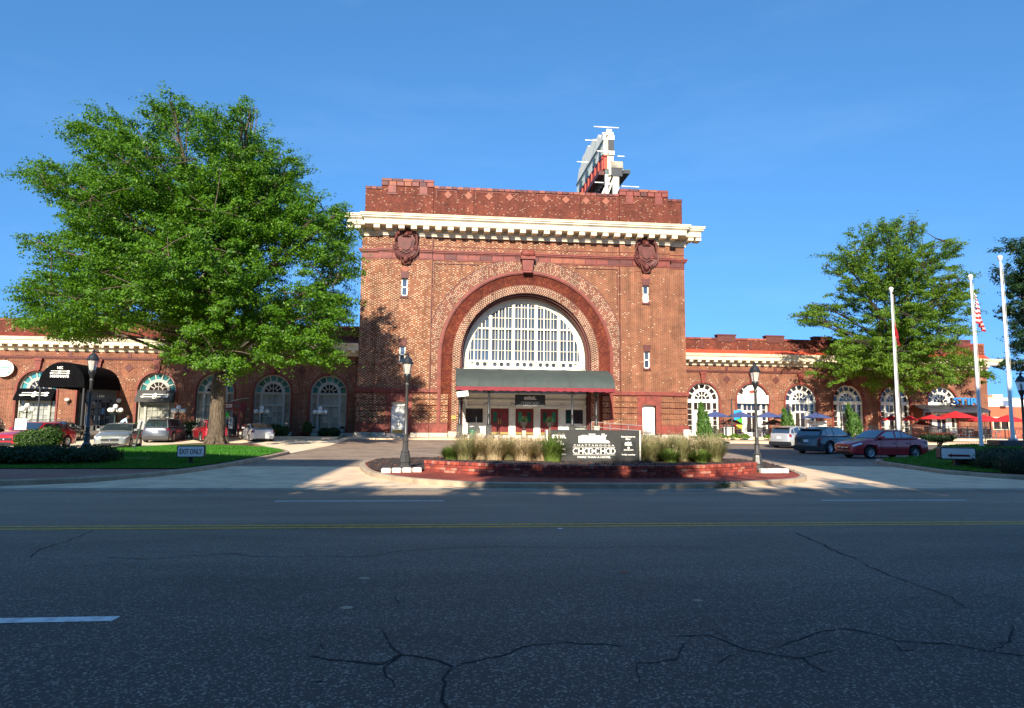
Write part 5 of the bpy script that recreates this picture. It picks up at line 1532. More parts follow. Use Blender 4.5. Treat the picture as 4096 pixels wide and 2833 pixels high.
# ------------------------------------------------------------------ left restaurant fittings
cv = thing('entrance_canopy', 'black barrel vault canopy over the restaurant door on the left', 'canopy', (-30.7, 58, .4), local=False)
q = MB(); R_ = 1.72
A0 = [(-30.75-R_*math.cos(math.pi*i/20), 4.5+R_*math.sin(math.pi*i/20)) for i in range(21)]
arch_strip(q, A0, 55.2, A0, 60.95); q.face([(x, 55.2, z) for x, z in A0])
q.build('canopy_top', m['canopy_black'], cv, fix=False)
q = MB(); q.box(-32.48, -29.02, 55.17, 55.2, 4.2, 4.52); 
for x in (-32.48, -29.05): q.box(x, x+.03, 55.2, 60.95, 4.2, 4.52)
q.build('valance', m['canopy_black'], cv)
for x in (-32.4, -29.12): q = MB(); q.box(x-.05, x+.05, 55.3, 55.4, .3, 4.4); q.build('post', m['iron_black'], cv)
q = MB(); q.box(-29.75, -29.3, 56.0, 56.1, .35, 4.3); q.build('curtain', m['canopy_black'], cv)
text('NIC', -30.95, 5.75, 55.2, .42, .22, m['sign_white'], cv, bold=.03); text("NORMAN'S", -30.95, 5.08, 55.2, 1.4, .24, m['sign_white'], cv, bold=.04)
def arrows(root, cx, zc, y, w, h):
    q = MB()
    for z in (zc+h*.28, zc-h*.28): q.box(cx-w/2, cx+w/2, y-.012, y, z-h*.08, z+h*.08)
    for s, z in ((1, zc+h*.28), (-1, zc-h*.28), (1, zc-h*.28)):
        q.prism([(cx+s*w*.5, z-h*.22), (cx+s*w*.56, z), (cx+s*w*.5, z+h*.22), (cx+s*w*.36, z+h*.1), (cx+s*w*.36, z-h*.1)], y-.013, y)
    q.build('arrow_emblem', m['sign_white'], root)
    q = MB(); q.box(cx-h*.42, cx+h*.42, y-.011, y-.0, zc-h*.1, zc+h*.1); q.build('emblem_ground', m['canopy_black'], root)
    text('&', cx, zc, y-.012, h*.8, h*1.05, m['sign_white'], root, bold=.03)
arrows(cv, -30.95, 5.4, 55.2, 1.35, .3)
def awning(label, cx, mt):
    t_ = thing('window_awning', label, 'awning', (cx, 60.9, 3.7), local=False)
    q = MB(); x0, x1 = cx-1.58, cx+1.58
    q.face([(x0, 60.95, 4.32), (x1, 60.95, 4.32), (x1, 60.4, 3.38), (x0, 60.4, 3.38)]); q.face([(x0, 60.4, 3.38), (x1, 60.4, 3.38), (x1, 60.4, 3.24), (x0, 60.4, 3.24)])
    for x in (x0, x1): q.face([(x, 60.95, 4.32), (x, 60.4, 3.38), (x, 60.4, 3.24), (x, 60.95, 3.24)])
    q.build('fabric', mt, t_, fix=False)
    q = MB(); q.box(x0, x1, 60.42, 60.46, 3.24, 3.28); q.box(x0, x0+.04, 60.42, 60.95, 3.24, 3.28); q.box(x1-.04, x1, 60.42, 60.95, 3.24, 3.28); q.build('frame', m['iron_black'], t_)
    # emblem lies on the slope
    e = bpy.data.objects.new('emblem', None); 
    arrows_mb = MB(); w, h = 2.1, .3
    def on(u, v): return (cx+u, 60.665+.55*v-.035, 3.83+.94*v)
    for v in (.1, -.12):
        arrows_mb.face([on(-w/2, v-.035), on(w/2, v-.035), on(w/2, v+.035), on(-w/2, v+.035)])
    for s, v in ((1, .1), (-1, -.12), (1, -.12)):
        arrows_mb.face([on(s*w*.5, v-.09), on(s*w*.57, v), on(s*w*.5, v+.09), on(s*w*.36, v+.05), on(s*w*.36, v-.05)])
    for dv, rr in ((.11, .13), (-.11, .19)):
        for k in range(14):
            a0, a1 = 2*math.pi*k/14, 2*math.pi*(k+1)/14
            arrows_mb.face([tuple(Vector(on((rr-.05)*math.cos(a0), dv+(rr-.05)*math.sin(a0)))+Vector((0, -.006, 0))), tuple(Vector(on((rr-.05)*math.cos(a1), dv+(rr-.05)*math.sin(a1)))+Vector((0, -.006, 0))), tuple(Vector(on(rr*math.cos(a1), dv+rr*math.sin(a1)))+Vector((0, -.006, 0))), tuple(Vector(on(rr*math.cos(a0), dv+rr*math.sin(a0)))+Vector((0, -.006, 0)))])
    bpy.data.objects.remove(e)
    arrows_mb.build('arrow_emblem', m['sign_white'], t_, fix=False)
awning('black window awning with white arrows left of the barrel canopy', LC[0], m['canopy_black'])
awning('charcoal window awning with white arrows right of the barrel canopy', LC[2], m['awning_grey'])
gs = thing('round_sign', 'oval green and white sign hung on the left wing, cut by the frame', 'sign', (-38.6, 60.6, 6.0))
q = MB(); q.prism([(.85*math.cos(t*math.pi/12), .72*math.sin(t*math.pi/12)) for t in range(24)], -.08, .0); q.build('panel', m['sign_white'], gs)
q = MB()
ring_seg(q, 0, 0, .6, .68, 0, 2*math.pi, -.09, -.08, 24)
for k in range(4): q.box(-.45, .5-.05*(k % 2), -.095, -.08, -.36+k*.2, -.27+k*.2)
q.build('print', mat('print_green', (0.05, 0.32, 0.16), .5, var=0), gs)
q = MB(); q.bar((0, -.04, .7), (0, .4, 1.0), .05); q.build('bracket', m['iron_black'], gs)
for x, lab in ((-33.25, 'white globe wall lamp left of the restaurant door'), (-28.95, 'white globe wall lamp right of the restaurant door')):
    t_ = thing('wall_lamp', lab, 'wall lamp', (x, 60.85, 3.35)); q = MB(); q.sphere((0, -.12, 0), .2, 12, rz=.15 if x < -30 else .2); q.build('globe', m['globe_white'], t_, smooth=True)
    q = MB(); q.tube([(0, -.12, -.16), (0, -.1, -.3), (0, .12, -.34)], .03, 6); q.lathe([(.0, 0), (.1, .0), (.1, .05), (0, .05)], (0, .08, -.34), 8, 'y'); q.build('bracket', m['iron_black'], t_)
hr = thing('handrail', 'dark metal handrail by the steps left of the restaurant door', 'handrail', (-33.5, 57.6, .3), local=False)
q = MB()
for z in (1.05, 1.6): q.bar((-34.3, 57.6, z), (-31.2, 57.6, z), .05)
for x in (-34.3, -32.7, -31.2): q.bar((x, 57.6, .3), (x, 57.6, 1.6), .05)
q.build('rail', m['iron_black'], hr)
st_ = thing('ramp', 'grey paved ramp before the restaurant door', 'ramp', (-28.6, 53.5, .1), local=False)
q = MB(); q.face([(-30.4, 48.9, .04), (-27.3, 48.9, .04), (-27.3, 56.5, .75), (-30.4, 56.5, .75)]); q.face([(-27.3, 48.9, .0), (-27.3, 56.5, .0), (-27.3, 56.5, .75), (-27.3, 48.9, .04)]); q.face([(-30.4, 56.5, .75), (-27.3, 56.5, .75), (-27.3, 57.3, .75), (-30.4, 57.3, .75)]); q.build('slab', m['asphalt_lot'], st_, fix=False)

# payment booth
bo = thing('payment_booth', 'small dark red payment booth with a white sign band behind the big tree', 'booth', (-17.6, 55.2, .28))
q = MB()
for x in (-.82, .82):
    for y in (-.55, .55): q.box(x-.06, x+.06, y-.06, y+.06, 0, 2.35)
q.box(-.82, .82, -.55, -.5, .1, .2); q.build('frame', m['booth_red'], bo)
q = MB(); q.bbox(-1.0, .98, -.75, .75, 2.3, 2.85, .03); q.build('roof', m['booth_red'], bo)
q = MB(); q.box(-.95, .3, -.78, -.75, 2.45, 2.7); b_ = q.build('sign_band', m['sign_white'], bo)
text('PLAY HERE', -.33, 2.57, -.78, 1.1, .14, m['booth_red'], bo, depth=.008, bold=.03)
q = MB(); q.box(.42, .9, -.78, -.75, 2.45, 2.7); q.build('grille', m['iron_bronze'], bo)
q = MB(); q.box(-.1, .42, -.3, .3, .0, 1.75); q.build('machine', m['iron_black'], bo)
q = MB(); q.box(-.05, .28, -.32, -.3, .75, 1.65); q.build('price_panel', m['sign_white'], bo)
text('$', .1, 1.4, -.32, .2, .3, m['iron_black'], bo, depth=.006); text('P', .1, .98, -.32, .2, .26, m['iron_black'], bo, depth=.006)
q = MB(); q.box(-.45, -.05, -.36, -.33, 1.7, 2.05); q.build('tag_panel', m['lime'], bo)
q = MB(); q.obox((.75, 0, 3.12), (.6, 0, .12), (0, .45, 0), (-.02, 0, .02)); q.bar((.3, 0, 2.85), (.5, 0, 3.1), .06); q.build('solar_panel', m['steel'], bo)

# small signs on the left
es = thing('exit_sign', 'small white panel sign reading EXIT ONLY on the left lawn', 'sign', (-8.95, 24.1, .1), rz=R(14))
def rrect(w, h, r, n=4):
    P = []
    for cx, cz, a0 in ((w/2-r, h/2-r, 0), (-w/2+r, h/2-r, 90), (-w/2+r, -h/2+r, 180), (w/2-r, -h/2+r, 270)):
        P += [(cx+r*math.cos(R(a0+90*i/n)), cz+r*math.sin(R(a0+90*i/n))) for i in range(n+1)]
    return P
def box_sign(t, w, h, zc, dep):
    q = MB(); q.prism([(x, zc+z) for x, z in rrect(w, h, .07)], -dep/2, dep/2); q.build('case', m['sign_case'], t)
    q = MB(); q.prism([(x, zc+z) for x, z in rrect(w-.08, h-.08, .05)], -dep/2-.012, -dep/2); q.build('face_panel', m['sign_panel'], t)
    q = MB(); q.box(-.07, .07, -.06, .06, -.1, zc-h/2+.02); q.box(-.12, .12, -.1, .1, -.1, .1); q.build('post', m['sign_case'], t)
es.scale = (.9,)*3
box_sign(es, 1.0, .46, .53, .34)
text('EXIT ONLY', 0, .53, -.182, .78, .2, m['iron_black'], es, depth=.006, bold=.012)
ar = thing('arrow_sign', 'white panel sign with a dark red arrow on the right lawn', 'sign', (20.3, 24.6, .14), rz=R(-16))
box_sign(ar, 1.28, .48, .5, .42)
q = MB(); q.prism([(-.4, .42), (-.24, .5), (-.24, .46), (.4, .46), (.4, .38), (-.24, .38), (-.24, .34)], -.228, -.222); q.build('arrow', m['booth_red'], ar)
ws = thing('post_sign', 'square white sign on a thin post before the red car', 'sign', (-21.86, 36, .1), rz=R(-8))
q = MB(); q.box(-.31, .31, -.02, 0, 1.0, 1.56); q.build('panel', m['sign_white'], ws)
q = MB(); q.bar((0, .03, -.1), (0, .03, 1.3), .05); q.build('post', m['lamp_green'], ws)
q = MB(); q.box(-.05, .02, -.026, -.02, 1.08, 1.5); q.build('print', m['sign_panel'], ws)
gb = thing('post_sign', 'grey back of a sign on a leaning green post behind the hedge', 'sign', (-14.6, 32.3, .1))
q = MB(); q.obox((.26, .02, 1.34), (.15, 0, -.02), (0, .01, 0), (.03, 0, .22)); q.build('panel', m['steel'], gb)
q = MB(); q.bar((0, 0, 0), (.3, 0, 1.5), .05); q.build('post', m['lamp_green'], gb)

# bins and boxes at the hall
ub = thing('utility_box', 'white utility cabinet at the right corner of the hall', 'cabinet', (22.15, 59.35, .3))
q = MB(); q.bbox(-.3, .3, -.2, .2, 0, .95, .03); q.build('body', m['door_white'], ub)
q = MB(); q.box(-.24, .24, -.215, -.2, .1, .85); q.build('door', m['door_white'], ub)
bn = thing('litter_bin', 'dark green bin in the grass left of the canopy posts', 'bin', (2.05, 55.4, .2))
q = MB(); q.lathe([(.0, 0), (.24, 0), (.27, .8), (.3, .82), (.28, .9), (.0, .95)], n=12); q.build('body', m['bin_green'], bn, smooth=True)
q = MB(); q.bar((.3, -.1, 0), (.3, -.1, 2.0), .05); q.build('pole', m['iron_black'], bn)
bs = thing('bench', 'green slatted bench by the right canopy post', 'bench', (11.6, 57.4, .45))
for k in range(3): q = MB(); q.box(-.7, .7, -.25+k*.17, -.12+k*.17, .44, .48); q.build('slat', m['bin_green'], bs)
for k in range(2): q = MB(); q.box(-.7, .7, .26, .3, .62+k*.2, .76+k*.2); q.build('slat', m['lamp_green'], bs)
for s in (-1, 1): q = MB(); q.box(s*.6-.03, s*.6+.03, -.25, .3, 0, .44); q.box(s*.6-.03, s*.6+.03, .24, .3, .44, .98); q.build('leg', m['iron_black'], bs)
hr = thing('handrail', 'pale metal ramp handrail right of the canopy', 'handrail', (15.5, 58.3, .4), local=False)
q = MB()
for z in (1.25, 1.7): q.bar((12.9, 58.3, z+.2), (18.0, 58.3, z-.15), .045)
for x in (12.9, 14.6, 16.3, 18.0): q.bar((x, 58.3, .28), (x, 58.3, 1.85-(x-12.9)*.07), .045)
q.build('rail', m['steel'], hr)

# ------------------------------------------------------------------ patio
def fence(label, x0, x1, y, z):
    t = thing('patio_fence', label, 'fence', ((x0+x1)/2, y, z), local=False)
    q = MB(); q.box(x0, x1, y-.025, y+.025, z+1.15, z+1.2); q.build('rail', m['iron_black'], t)
    q = MB(); q.box(x0, x1, y-.02, y+.02, z+.98, z+1.02); q.build('rail', m['iron_black'], t)
    q = MB(); q.box(x0, x1, y-.02, y+.02, z+.1, z+.14); q.build('rail', m['iron_black'], t)
    n = round((x1-x0)/2)
    for i in range(n+1):
        x = x0+(x1-x0)*i/n; p = MB(); p.box(x-.035, x+.035, y-.035, y+.035, z, z+1.25); p.build('post', m['iron_black'], t)
    q = MB()
    for i in range(int((x1-x0)/.14)):
        x = x0+.07+i*.14; q.box(x-.009, x+.009, y-.009, y+.009, z+.14, z+.98)
    q.build('picket', m['iron_black'], t, kind='stuff', fix=False)
fence('black picket fence of the patio in front of the blue umbrellas', 23.7, 42.0, 58.75, .6)
fence('black picket fence of the patio in front of the red umbrellas', 42.1, 63.5, 58.75, .6)
tk = thing('handrail', 'long sloping ramp rail beside the patio of red umbrellas', 'handrail', (48, 55, .2), local=False)
q = MB(); q.bar((44.5, 55.5, 1.55), (61, 55.0, 1.75), .06); q.bar((44.5, 55.5, .8), (61, 55.0, 1.0), .05)
for x in (44.5, 48.6, 52.7, 57, 61): q.bar((x, 55.3, .1), (x, 55.3, 1.65), .06)
q.build('rail', m['iron_black'], tk)

def umbrella(label, x, y, zt, r, mt, group, sides=8, rot=.0, drop=.48, zb=.6):
    t = thing('patio_umbrella', label, 'umbrella', (x, y, zb), group=group)
    q = MB(); P = []; h = zt-zb
    for ring, (rr, dz) in enumerate(((0.02, 0), (.22, .08), (r*.55, drop*.52), (r, drop))):
        P.append([(rr*math.cos(rot+2*math.pi*k/sides), rr*math.sin(rot+2*math.pi*k/sides), h-dz) for k in range(sides)])
    for a, b in zip(P[:-1], P[1:]):
        for k in range(sides): q.face([a[k], a[(k+1) % sides], b[(k+1) % sides], b[k]])
    a = P[-1]
    for k in range(sides): q.face([a[k], a[(k+1) % sides], (a[(k+1) % sides][0], a[(k+1) % sides][1], h-drop-.07), (a[k][0], a[k][1], h-drop-.07)])
    q.build('canopy', mt, t, fix=False)
    q = MB()
    for k in range(sides): q.bar((0, 0, h-.1), (P[-1][k][0]*.97, P[-1][k][1]*.97, h-drop-.03), .025)
    q.build('ribs', m['wood'], t)
    q = MB(); q.lathe([(.022, 0), (.022, h), (.0, h+.06)], n=8); q.lathe([(.0, 0), (.25, 0), (.25, .06), (.04, .09)], n=12); q.build('pole', m['iron_bronze'], t)
    return t
GBL, GRD = 'blue patio umbrellas', 'red patio umbrellas'
for x, lab in ((25.25, 'blue patio umbrella nearest the hall behind the conifer'), (27.75, 'blue patio umbrella left of the right street lamp'), (30.5, 'blue patio umbrella right of the right street lamp'), (32.0, 'small blue patio umbrella behind the second conifer'), (35.4, 'blue patio umbrella above the dark sport utility vehicle')):
    umbrella(lab, x, 60.1, 3.02 if x != 32.0 else 2.92, 1.28 if x != 32.0 else .9, m['umbrella_blue'], GBL, 4 if x in (27.75, 35.4) else 6, R(20)+x)
for x, zt, r, lab in ((43.0, 2.82, .8, 'red patio umbrella left of the first flagpole'), (44.9, 2.82, .7, 'red patio umbrella right of the first flagpole'), (47.2, 2.95, 1.2, 'low red patio umbrella left of the big one'), (49.75, 3.32, 1.75, 'big bright red patio umbrella under the blue letters'), (52.8, 3.0, 1.6, 'red patio umbrella behind the middle flagpole'), (55.3, 3.0, 1.6, 'red patio umbrella at the far end of the patio')):
    umbrella(lab, x, 60.0, zt, r, m['umbrella_red'], GRD, 8, .2, .62 if r > 1.5 else .4)
for x, lab in ((27.3, 'brown folded parasol canopy behind the fence by the arched panel'), (31.6, 'brown parasol with low canopy behind the fence'), (47.0, 'low brown parasol under the red umbrellas')):
    umbrella(lab, x, 61.2, 2.35, 1.15, m['umbrella_brown'], 'brown patio umbrellas', 6, .4, .5)

def chair(): 
    t = thing('patio_chair', 'silver patio chair behind the fence under the blue umbrellas', 'chair', group='patio chairs')
    q = MB(); q.box(-.21, .21, -.21, .21, .43, .46); q.build('seat', m['steel'], t)
    q = MB()
    for z in (.62, .72, .82): q.box(-.2, .2, .19, .22, z, z+.05)
    q.box(-.22, -.19, .19, .22, .45, .9); q.box(.19, .22, .19, .22, .45, .9); q.box(-.22, .22, .19, .22, .87, .9); q.build('backrest', m['steel'], t)
    for a in (-.19, .19):
        for b in (-.19, .19): p = MB(); p.bar((a, b, .44), (a*1.15, b*1.15, 0), .025); p.build('leg', m['steel'], t)
    return t
c0 = chair(); c0.location = (26.6, 59.6, .6)
i = 0
for x in [26.0, 27.0, 28.2, 28.9, 30.0, 30.8, 31.7, 33.0, 46.8, 47.6, 48.4, 49.2, 50.3, 51.4, 52.0, 53.2, 54.6, 55.4]:
    i += 1; dup(c0, (x, 59.4+(i % 3)*.55, .6), R(random.uniform(0, 360)), label='silver patio chair behind the fence under the %s umbrellas' % ('blue' if x < 40 else 'red'))
t0 = thing('patio_table', 'small round silver patio table under the blue umbrellas', 'table', (27.4, 60.0, .6), group='patio tables')
q = MB(); q.lathe([(.0, .7), (.4, .7), (.4, .73), (0, .73)], n=16); q.build('tabletop', m['steel'], t0)
q = MB(); q.lathe([(.25, 0), (.25, .03), (.03, .06), (.03, .7)], n=10); q.build('stand', m['steel'], t0)
for x in (29.4, 31.2, 47.3, 48.9, 51.0, 53.8, 55.9): dup(t0, (x, 59.9, .6), label='small round silver patio table under the %s umbrellas' % ('blue' if x < 40 else 'red'))
qd = thing('menu_board', 'white panel with reddish print hung low on the patio fence', 'sign', (27.6, 58.2, .35))
q = MB(); q.box(-.36, .36, -.03, 0, 0, .72); q.build('panel', m['sign_white'], qd)
q = MB(); 
for k in range(5): q.box(-.28, .2-.06*(k % 2), -.034, -.03, .1+k*.11, .14+k*.11)
q.build('print', m['terracotta_pale'], qd)
wp = thing('privacy_panel', 'white slatted panel behind the patio fence', 'panel', (26.2, 59.2, .6))
for k in range(8): q = MB(); q.box(-.52+k*.13, -.42+k*.13, -.02, .02, .1, 1.0); q.build('slat', m['frame_white'], wp)
q = MB(); q.box(-.52, .52, .02, .05, .2, .26); q.box(-.52, .52, .02, .05, .8, .86); q.build('batten', m['frame_white'], wp)
# arched banner panel on the second window
fp = thing('cafe_sign', 'white arched sign panel with a red animal on the second right window', 'sign', (30.38, 62.9, 4.0))
q = MB(); q.box(-1.62, 1.62, -.06, 0, -.1, .72); q.prism([(1.08*math.cos(math.pi*i/18), .72+1.02*math.sin(math.pi*i/18)) for i in range(19)], -.055, 0); q.build('panel', m['sign_white'], fp)
text('frothy monkey', 0, .27, -.06, 2.7, .4, mat('print_pale', (.5, .42, .33), .6, var=0), fp, bold=.0)
q = MB(); 
for pts in ([(-.32, .95), (-.1, .92), (.25, 1.0), (.36, 1.12), (.2, 1.22), (-.05, 1.24), (-.3, 1.18), (-.4, 1.06)], [(.22, .95), (.3, .95), (.42, .72), (.36, .7)], [(-.3, .98), (-.22, .96), (-.3, .66), (-.36, .66)], [(-.05, .95), (.03, .95), (.06, .7), (.0, .7)], [(.3, 1.12), (.5, 1.3), (.56, 1.26), (.4, 1.06)]):
    q.prism(pts, -.066, -.055)
q.build('animal_emblem', m['rust_red'], fp)
bnr = thing('banner', 'bright blue green yellow and red window banner', 'banner', (28.75, 62.85, 1.2))
q = MB(); q.face([(-.4, 0, .95), (.45, 0, 1.35), (.45, 0, 2.0), (-.4, 0, 2.0)]); q.build('blue_field', m['sky_blue'], bnr, fix=False)
q = MB(); q.face([(-.1, -.0, 1.03), (.45, 0, .65), (.45, 0, 1.28)]); q.build('green_field', m['lime'], bnr, fix=False)
q = MB(); q.box(-.4, -.2, -.01, .0, .1, .8); q.build('red_field', m['pure_red'], bnr)
q = MB(); q.box(-.18, .45, -.01, .0, .1, .62); q.build('yellow_field', m['yellow'], bnr)
fr_ = thing('drinks_counter', 'white counter with a small printed word under the blue umbrella', 'counter', (35.8, 61.0, .6))
q = MB(); q.bbox(-1.0, 1.0, -.3, .3, 0, 1.6, .04); q.bbox(-1.0, -.55, -.28, .28, 1.6, 1.7, .03); q.build('body', m['sign_white'], fr_)
text('Drip', -.65, 1.4, -.3, .36, .17, m['iron_black'], fr_, bold=.01)
stl = thing('letter_sign', 'blue STIR letters above the dark patio awning', 'sign', (52.9, 62.4, 4.05))
text('STIR', 0, .35, 0, 2.8, .72, m['letter_blue'], stl, depth=.14, bold=.03)
q = MB(); q.box(-1.6, 1.6, .02, .1, -.12, -.04); q.build('rail', m['iron_black'], stl)
aw = thing('patio_awning', 'dark mottled awning over the restaurant doors behind the red umbrellas', 'awning', (50.9, 62, 3.2), local=False)
q = MB(); q.face([(47.3, 62.95, 4.0), (54.6, 62.95, 4.0), (54.6, 61.2, 3.45), (47.3, 61.2, 3.45)]); q.face([(47.3, 61.2, 3.45), (54.6, 61.2, 3.45), (54.6, 61.2, 3.2), (47.3, 61.2, 3.2)]); q.build('fabric', m['sign_case'], aw, fix=False)
q = MB()
for x in (47.4, 54.5): q.box(x-.05, x+.05, 61.2, 61.3, .6, 3.4)
q.build('post', m['iron_black'], aw)
for x, hh, lab in ((26.5, 4.2, 'slim dark pole carrying patio lights beside the second window'), (37.3, 4.0, 'slim dark pole carrying patio lights right of the counter'), (57.0, 4.3, 'slim dark pole carrying patio lights at the end of the patio')):
    t = thing('light_pole', lab, 'pole', (x, 59.2, .6)); q = MB(); q.bar((0, 0, 0), (0, 0, hh-.6), .09); q.bar((0, 0, hh-.7), (-.4, 0, hh-.95), .05); q.build('pole', m['iron_bronze'], t)

# ------------------------------------------------------------------ rooftop sign seen from its edge
rs = thing('rooftop_sign', 'old rooftop sign with cream steam and red train seen from its edge', 'sign', (16.2, 66, 22.6), local=False)
def ypoly(mb, pts, x0, x1, slope=-.02):
    """outline in (y, z); the face runs away from the camera and drifts left with depth"""
    f = lambda x, y: x+(y-64)*slope
    n = len(pts); b = len(mb.v)
    mb.v += [(f(x0, y), y, z) for y, z in pts]+[(f(x1, y), y, z) for y, z in pts]
    mb.f.append(tuple(b+i for i in range(n))); mb.mi.append(0); mb.f.append(tuple(b+2*n-1-i for i in range(n))); mb.mi.append(0)
    for i in range(n):
        j = (i+1) % n; mb.f.append((b+j, b+i, b+n+i, b+n+j)); mb.mi.append(0)
steam = [(64, 31.0), (64, 31.75), (64.5, 32.2), (65.2, 31.9), (66.2, 32.7), (67.4, 32.5), (68.6, 33.3), (70, 33.0), (71, 33.6), (72.4, 33.3), (73.6, 33.4), (74.6, 32.6), (75.6, 32.6), (76.3, 31.7), (77, 31.0)]
q = MB(); ypoly(q, steam, 15.5, 15.85)
q.build('steam_panel', m['sign_cream'], rs)
q = MB(); ypoly(q, [(64, 29.45), (64, 31.1), (77, 31.1), (77, 29.45)], 15.55, 15.9); q.build('train_panel', m['sign_cream'], rs)
q = MB(); ypoly(q, [(63.9, 28.0), (63.9, 29.55), (66, 29.75), (70, 29.6), (77, 29.55), (77, 28.0)], 15.5, 15.85)
for k in range(8): ypoly(q, [(64.2+k*1.55, 28.0), (64.2+k*1.55, 29.5), (64.5+k*1.55, 29.5), (64.5+k*1.55, 28.0)], 15.38, 15.5)
q.build('red_panel', m['rust_red'], rs)
q = MB()
for y0, y1, z0, z1 in ((64.8, 65.8, 29.8, 30.9), (67.2, 68.6, 29.9, 30.9), (70.5, 72.2, 29.8, 30.8), (73.6, 75.4, 29.8, 31.0)): ypoly(q, [(y0, z0), (y0+.2, z1-.3), ((y0+y1)/2, z1), (y1-.2, z1-.3), (y1, z0)], 15.44, 15.56)
for z in (29.5, 31.05): ypoly(q, [(63.95, z), (63.95, z+.12), (77, z+.12), (77, z)], 15.42, 15.56)
q.build('train_detail', m['panel_teal'], rs)
q = MB(); ypoly(q, [(63.8, 27.3), (63.8, 27.75), (75, 27.75), (75, 27.3)], 14.95, 15.55); q.build('side_panel', m['terracotta_dark'], rs)
q = MB(); ypoly(q, [(63.7, 27.25), (63.7, 27.85), (75, 27.85), (75, 27.25)], 15.6, 15.86); q.build('side_panel', m['panel_teal'], rs)
q = MB(); ypoly(q, [(65.5, 28.3), (65.5, 28.62), (77, 28.62), (77, 28.3)], 18.05, 18.8); q.build('side_panel', m['iron_black'], rs)
q = MB()
for k in range(4): ypoly(q, [(65.5, 28.24), (65.5, 28.3), (77, 28.3), (77, 28.24)], 18.06+k*.19, 18.12+k*.19)
ypoly(q, [(65.5, 28.63), (65.5, 28.7), (77, 28.7), (77, 28.63)], 18.03, 18.82); q.build('side_frame', m['panel_teal'], rs)
q = MB(); q.box(15.86, 16.5, 63.7, 64.2, 27.9, 31.9)
for k in range(5): q.bar((15.95, 63.68, 27.6+k*.85), (16.4, 63.68, 28.3+k*.85), .09)
q.build('edge_frame', m['cornice_cream'], rs)
q = MB(); q.box(15.9, 16.55, 63.5, 64.4, 31.0, 31.5); q.build('lamp_box', m['sign_cream'], rs)
q = MB(); q.box(15.9, 16.55, 63.5, 64.4, 29.4, 29.8); q.box(15.75, 16.3, 63.55, 64.3, 31.55, 32.15); q.build('lamp_box', m['sign_cream'], rs)
q = MB(); q.box(15.92, 16.5, 63.45, 64.35, 29.85, 30.95); q.build('black_panel', m['iron_black'], rs)
q = MB(); q.xprism([(63.2, 27.0), (63.2, 28.1), (63.5, 28.4), (70, 28.4), (70, 27.0)], 16.2, 17.3); q.build('letter_box', m['iron_black'], rs)
q = MB(); q.xprism([(63.15, 27.85), (63.15, 28.3), (63.3, 28.62), (63.6, 28.75), (70, 28.75), (70, 27.85)], 16.15, 17.35); q.build('letter_box_cap', mat('weathered', (.3, .27, .2), .7, var=.4, scale=1), rs)
q = MB()
for k in range(7): ypoly(q, [(63.4+k*.9, 27.2), (63.4+k*.9, 28.5), (63.7+k*.9, 28.5), (63.7+k*.9, 27.2)], 15.95, 16.15)
q.build('letter_ribs', m['sign_cream'], rs)
q = MB(); q.box(16.35, 16.95, 63.3, 63.8, 22.6, 27.0)
q.bar((15.6, 63.6, 24.6), (16.5, 63.5, 27.0), .16); q.bar((14.9, 64.5, 24.0), (16.3, 63.7, 27.4), .22); q.bar((15.6, 63.7, 26.3), (17.0, 63.6, 26.3), .18); q.bar((16.9, 63.6, 26.6), (17.5, 63.8, 28.0), .08); q.bar((15.7, 63.6, 22.6), (15.7, 63.6, 27.2), .3)
q.build('post', m['sign_cream'], rs)
q = MB()
for (x, y, z, w) in ((15.7, 63.5, 32.3, 2.6), (15.0, 67.0, 32.4, 1.6), (14.9, 71, 31.6, 1.6), (15.3, 63.3, 29.6, 1.3), (17.2, 63.4, 29.2, .7), (14.9, 63.4, 26.3, .9), (17.9, 65.2, 26.7, 3.4)): q.box(x-w/2, x+w/2, y-.05, y+.05, z-.04, z+.04)
q.build('lamp_arm', m['frame_white'], rs)

# ------------------------------------------------------------------ flagpoles
def flagpole(label, x, y, z, h):
    t = thing('flagpole', label, 'flagpole', (x, y, z), group='white flagpoles')
    q = MB(); q.lathe([(.12, 0), (.11, .5), (.105, 2), (.055, h-.2), (.045, h)], n=14); q.build('pole', m['pole_white'], t, smooth=True)
    q = MB(); q.lathe([(.05, h-.02), (.1, h), (.12, h+.06), (.05, h+.1)], n=10); q.sphere((0, 0, h+.2), .15, 10); q.build('finial', m['globe_white'], t, smooth=True)
    q = MB(); q.lathe([(.26, 0), (.26, .06), (.16, .12)], n=14); q.build('collar', m['steel'], t)
    q = MB(); q.bar((.13, -.08, 1.2), (.09, -.06, h-.2), .012); q.build('halyard', m['frame_white'], t)
    return t
flagpole('white flagpole behind the red sedan, leftmost of the three', 30.72, 42.2, .25, 10.85)
flagpole('white flagpole with the striped flag, middle of the three', 32.25, 37, .5, 10.35)
flagpole('white flagpole on the black stone plinth, tallest of the three', 34.35, 37, .95, 11.2)
pbk = thing('stone_plinth', 'polished black stone plinth at the foot of the right flagpole', 'plinth', (34.6, 36.6, .4))
q = MB(); q.bbox(-1.7, 2.2, -.45, .75, -.1, .55, .03); q.build('block', m['marble_black'], pbk)
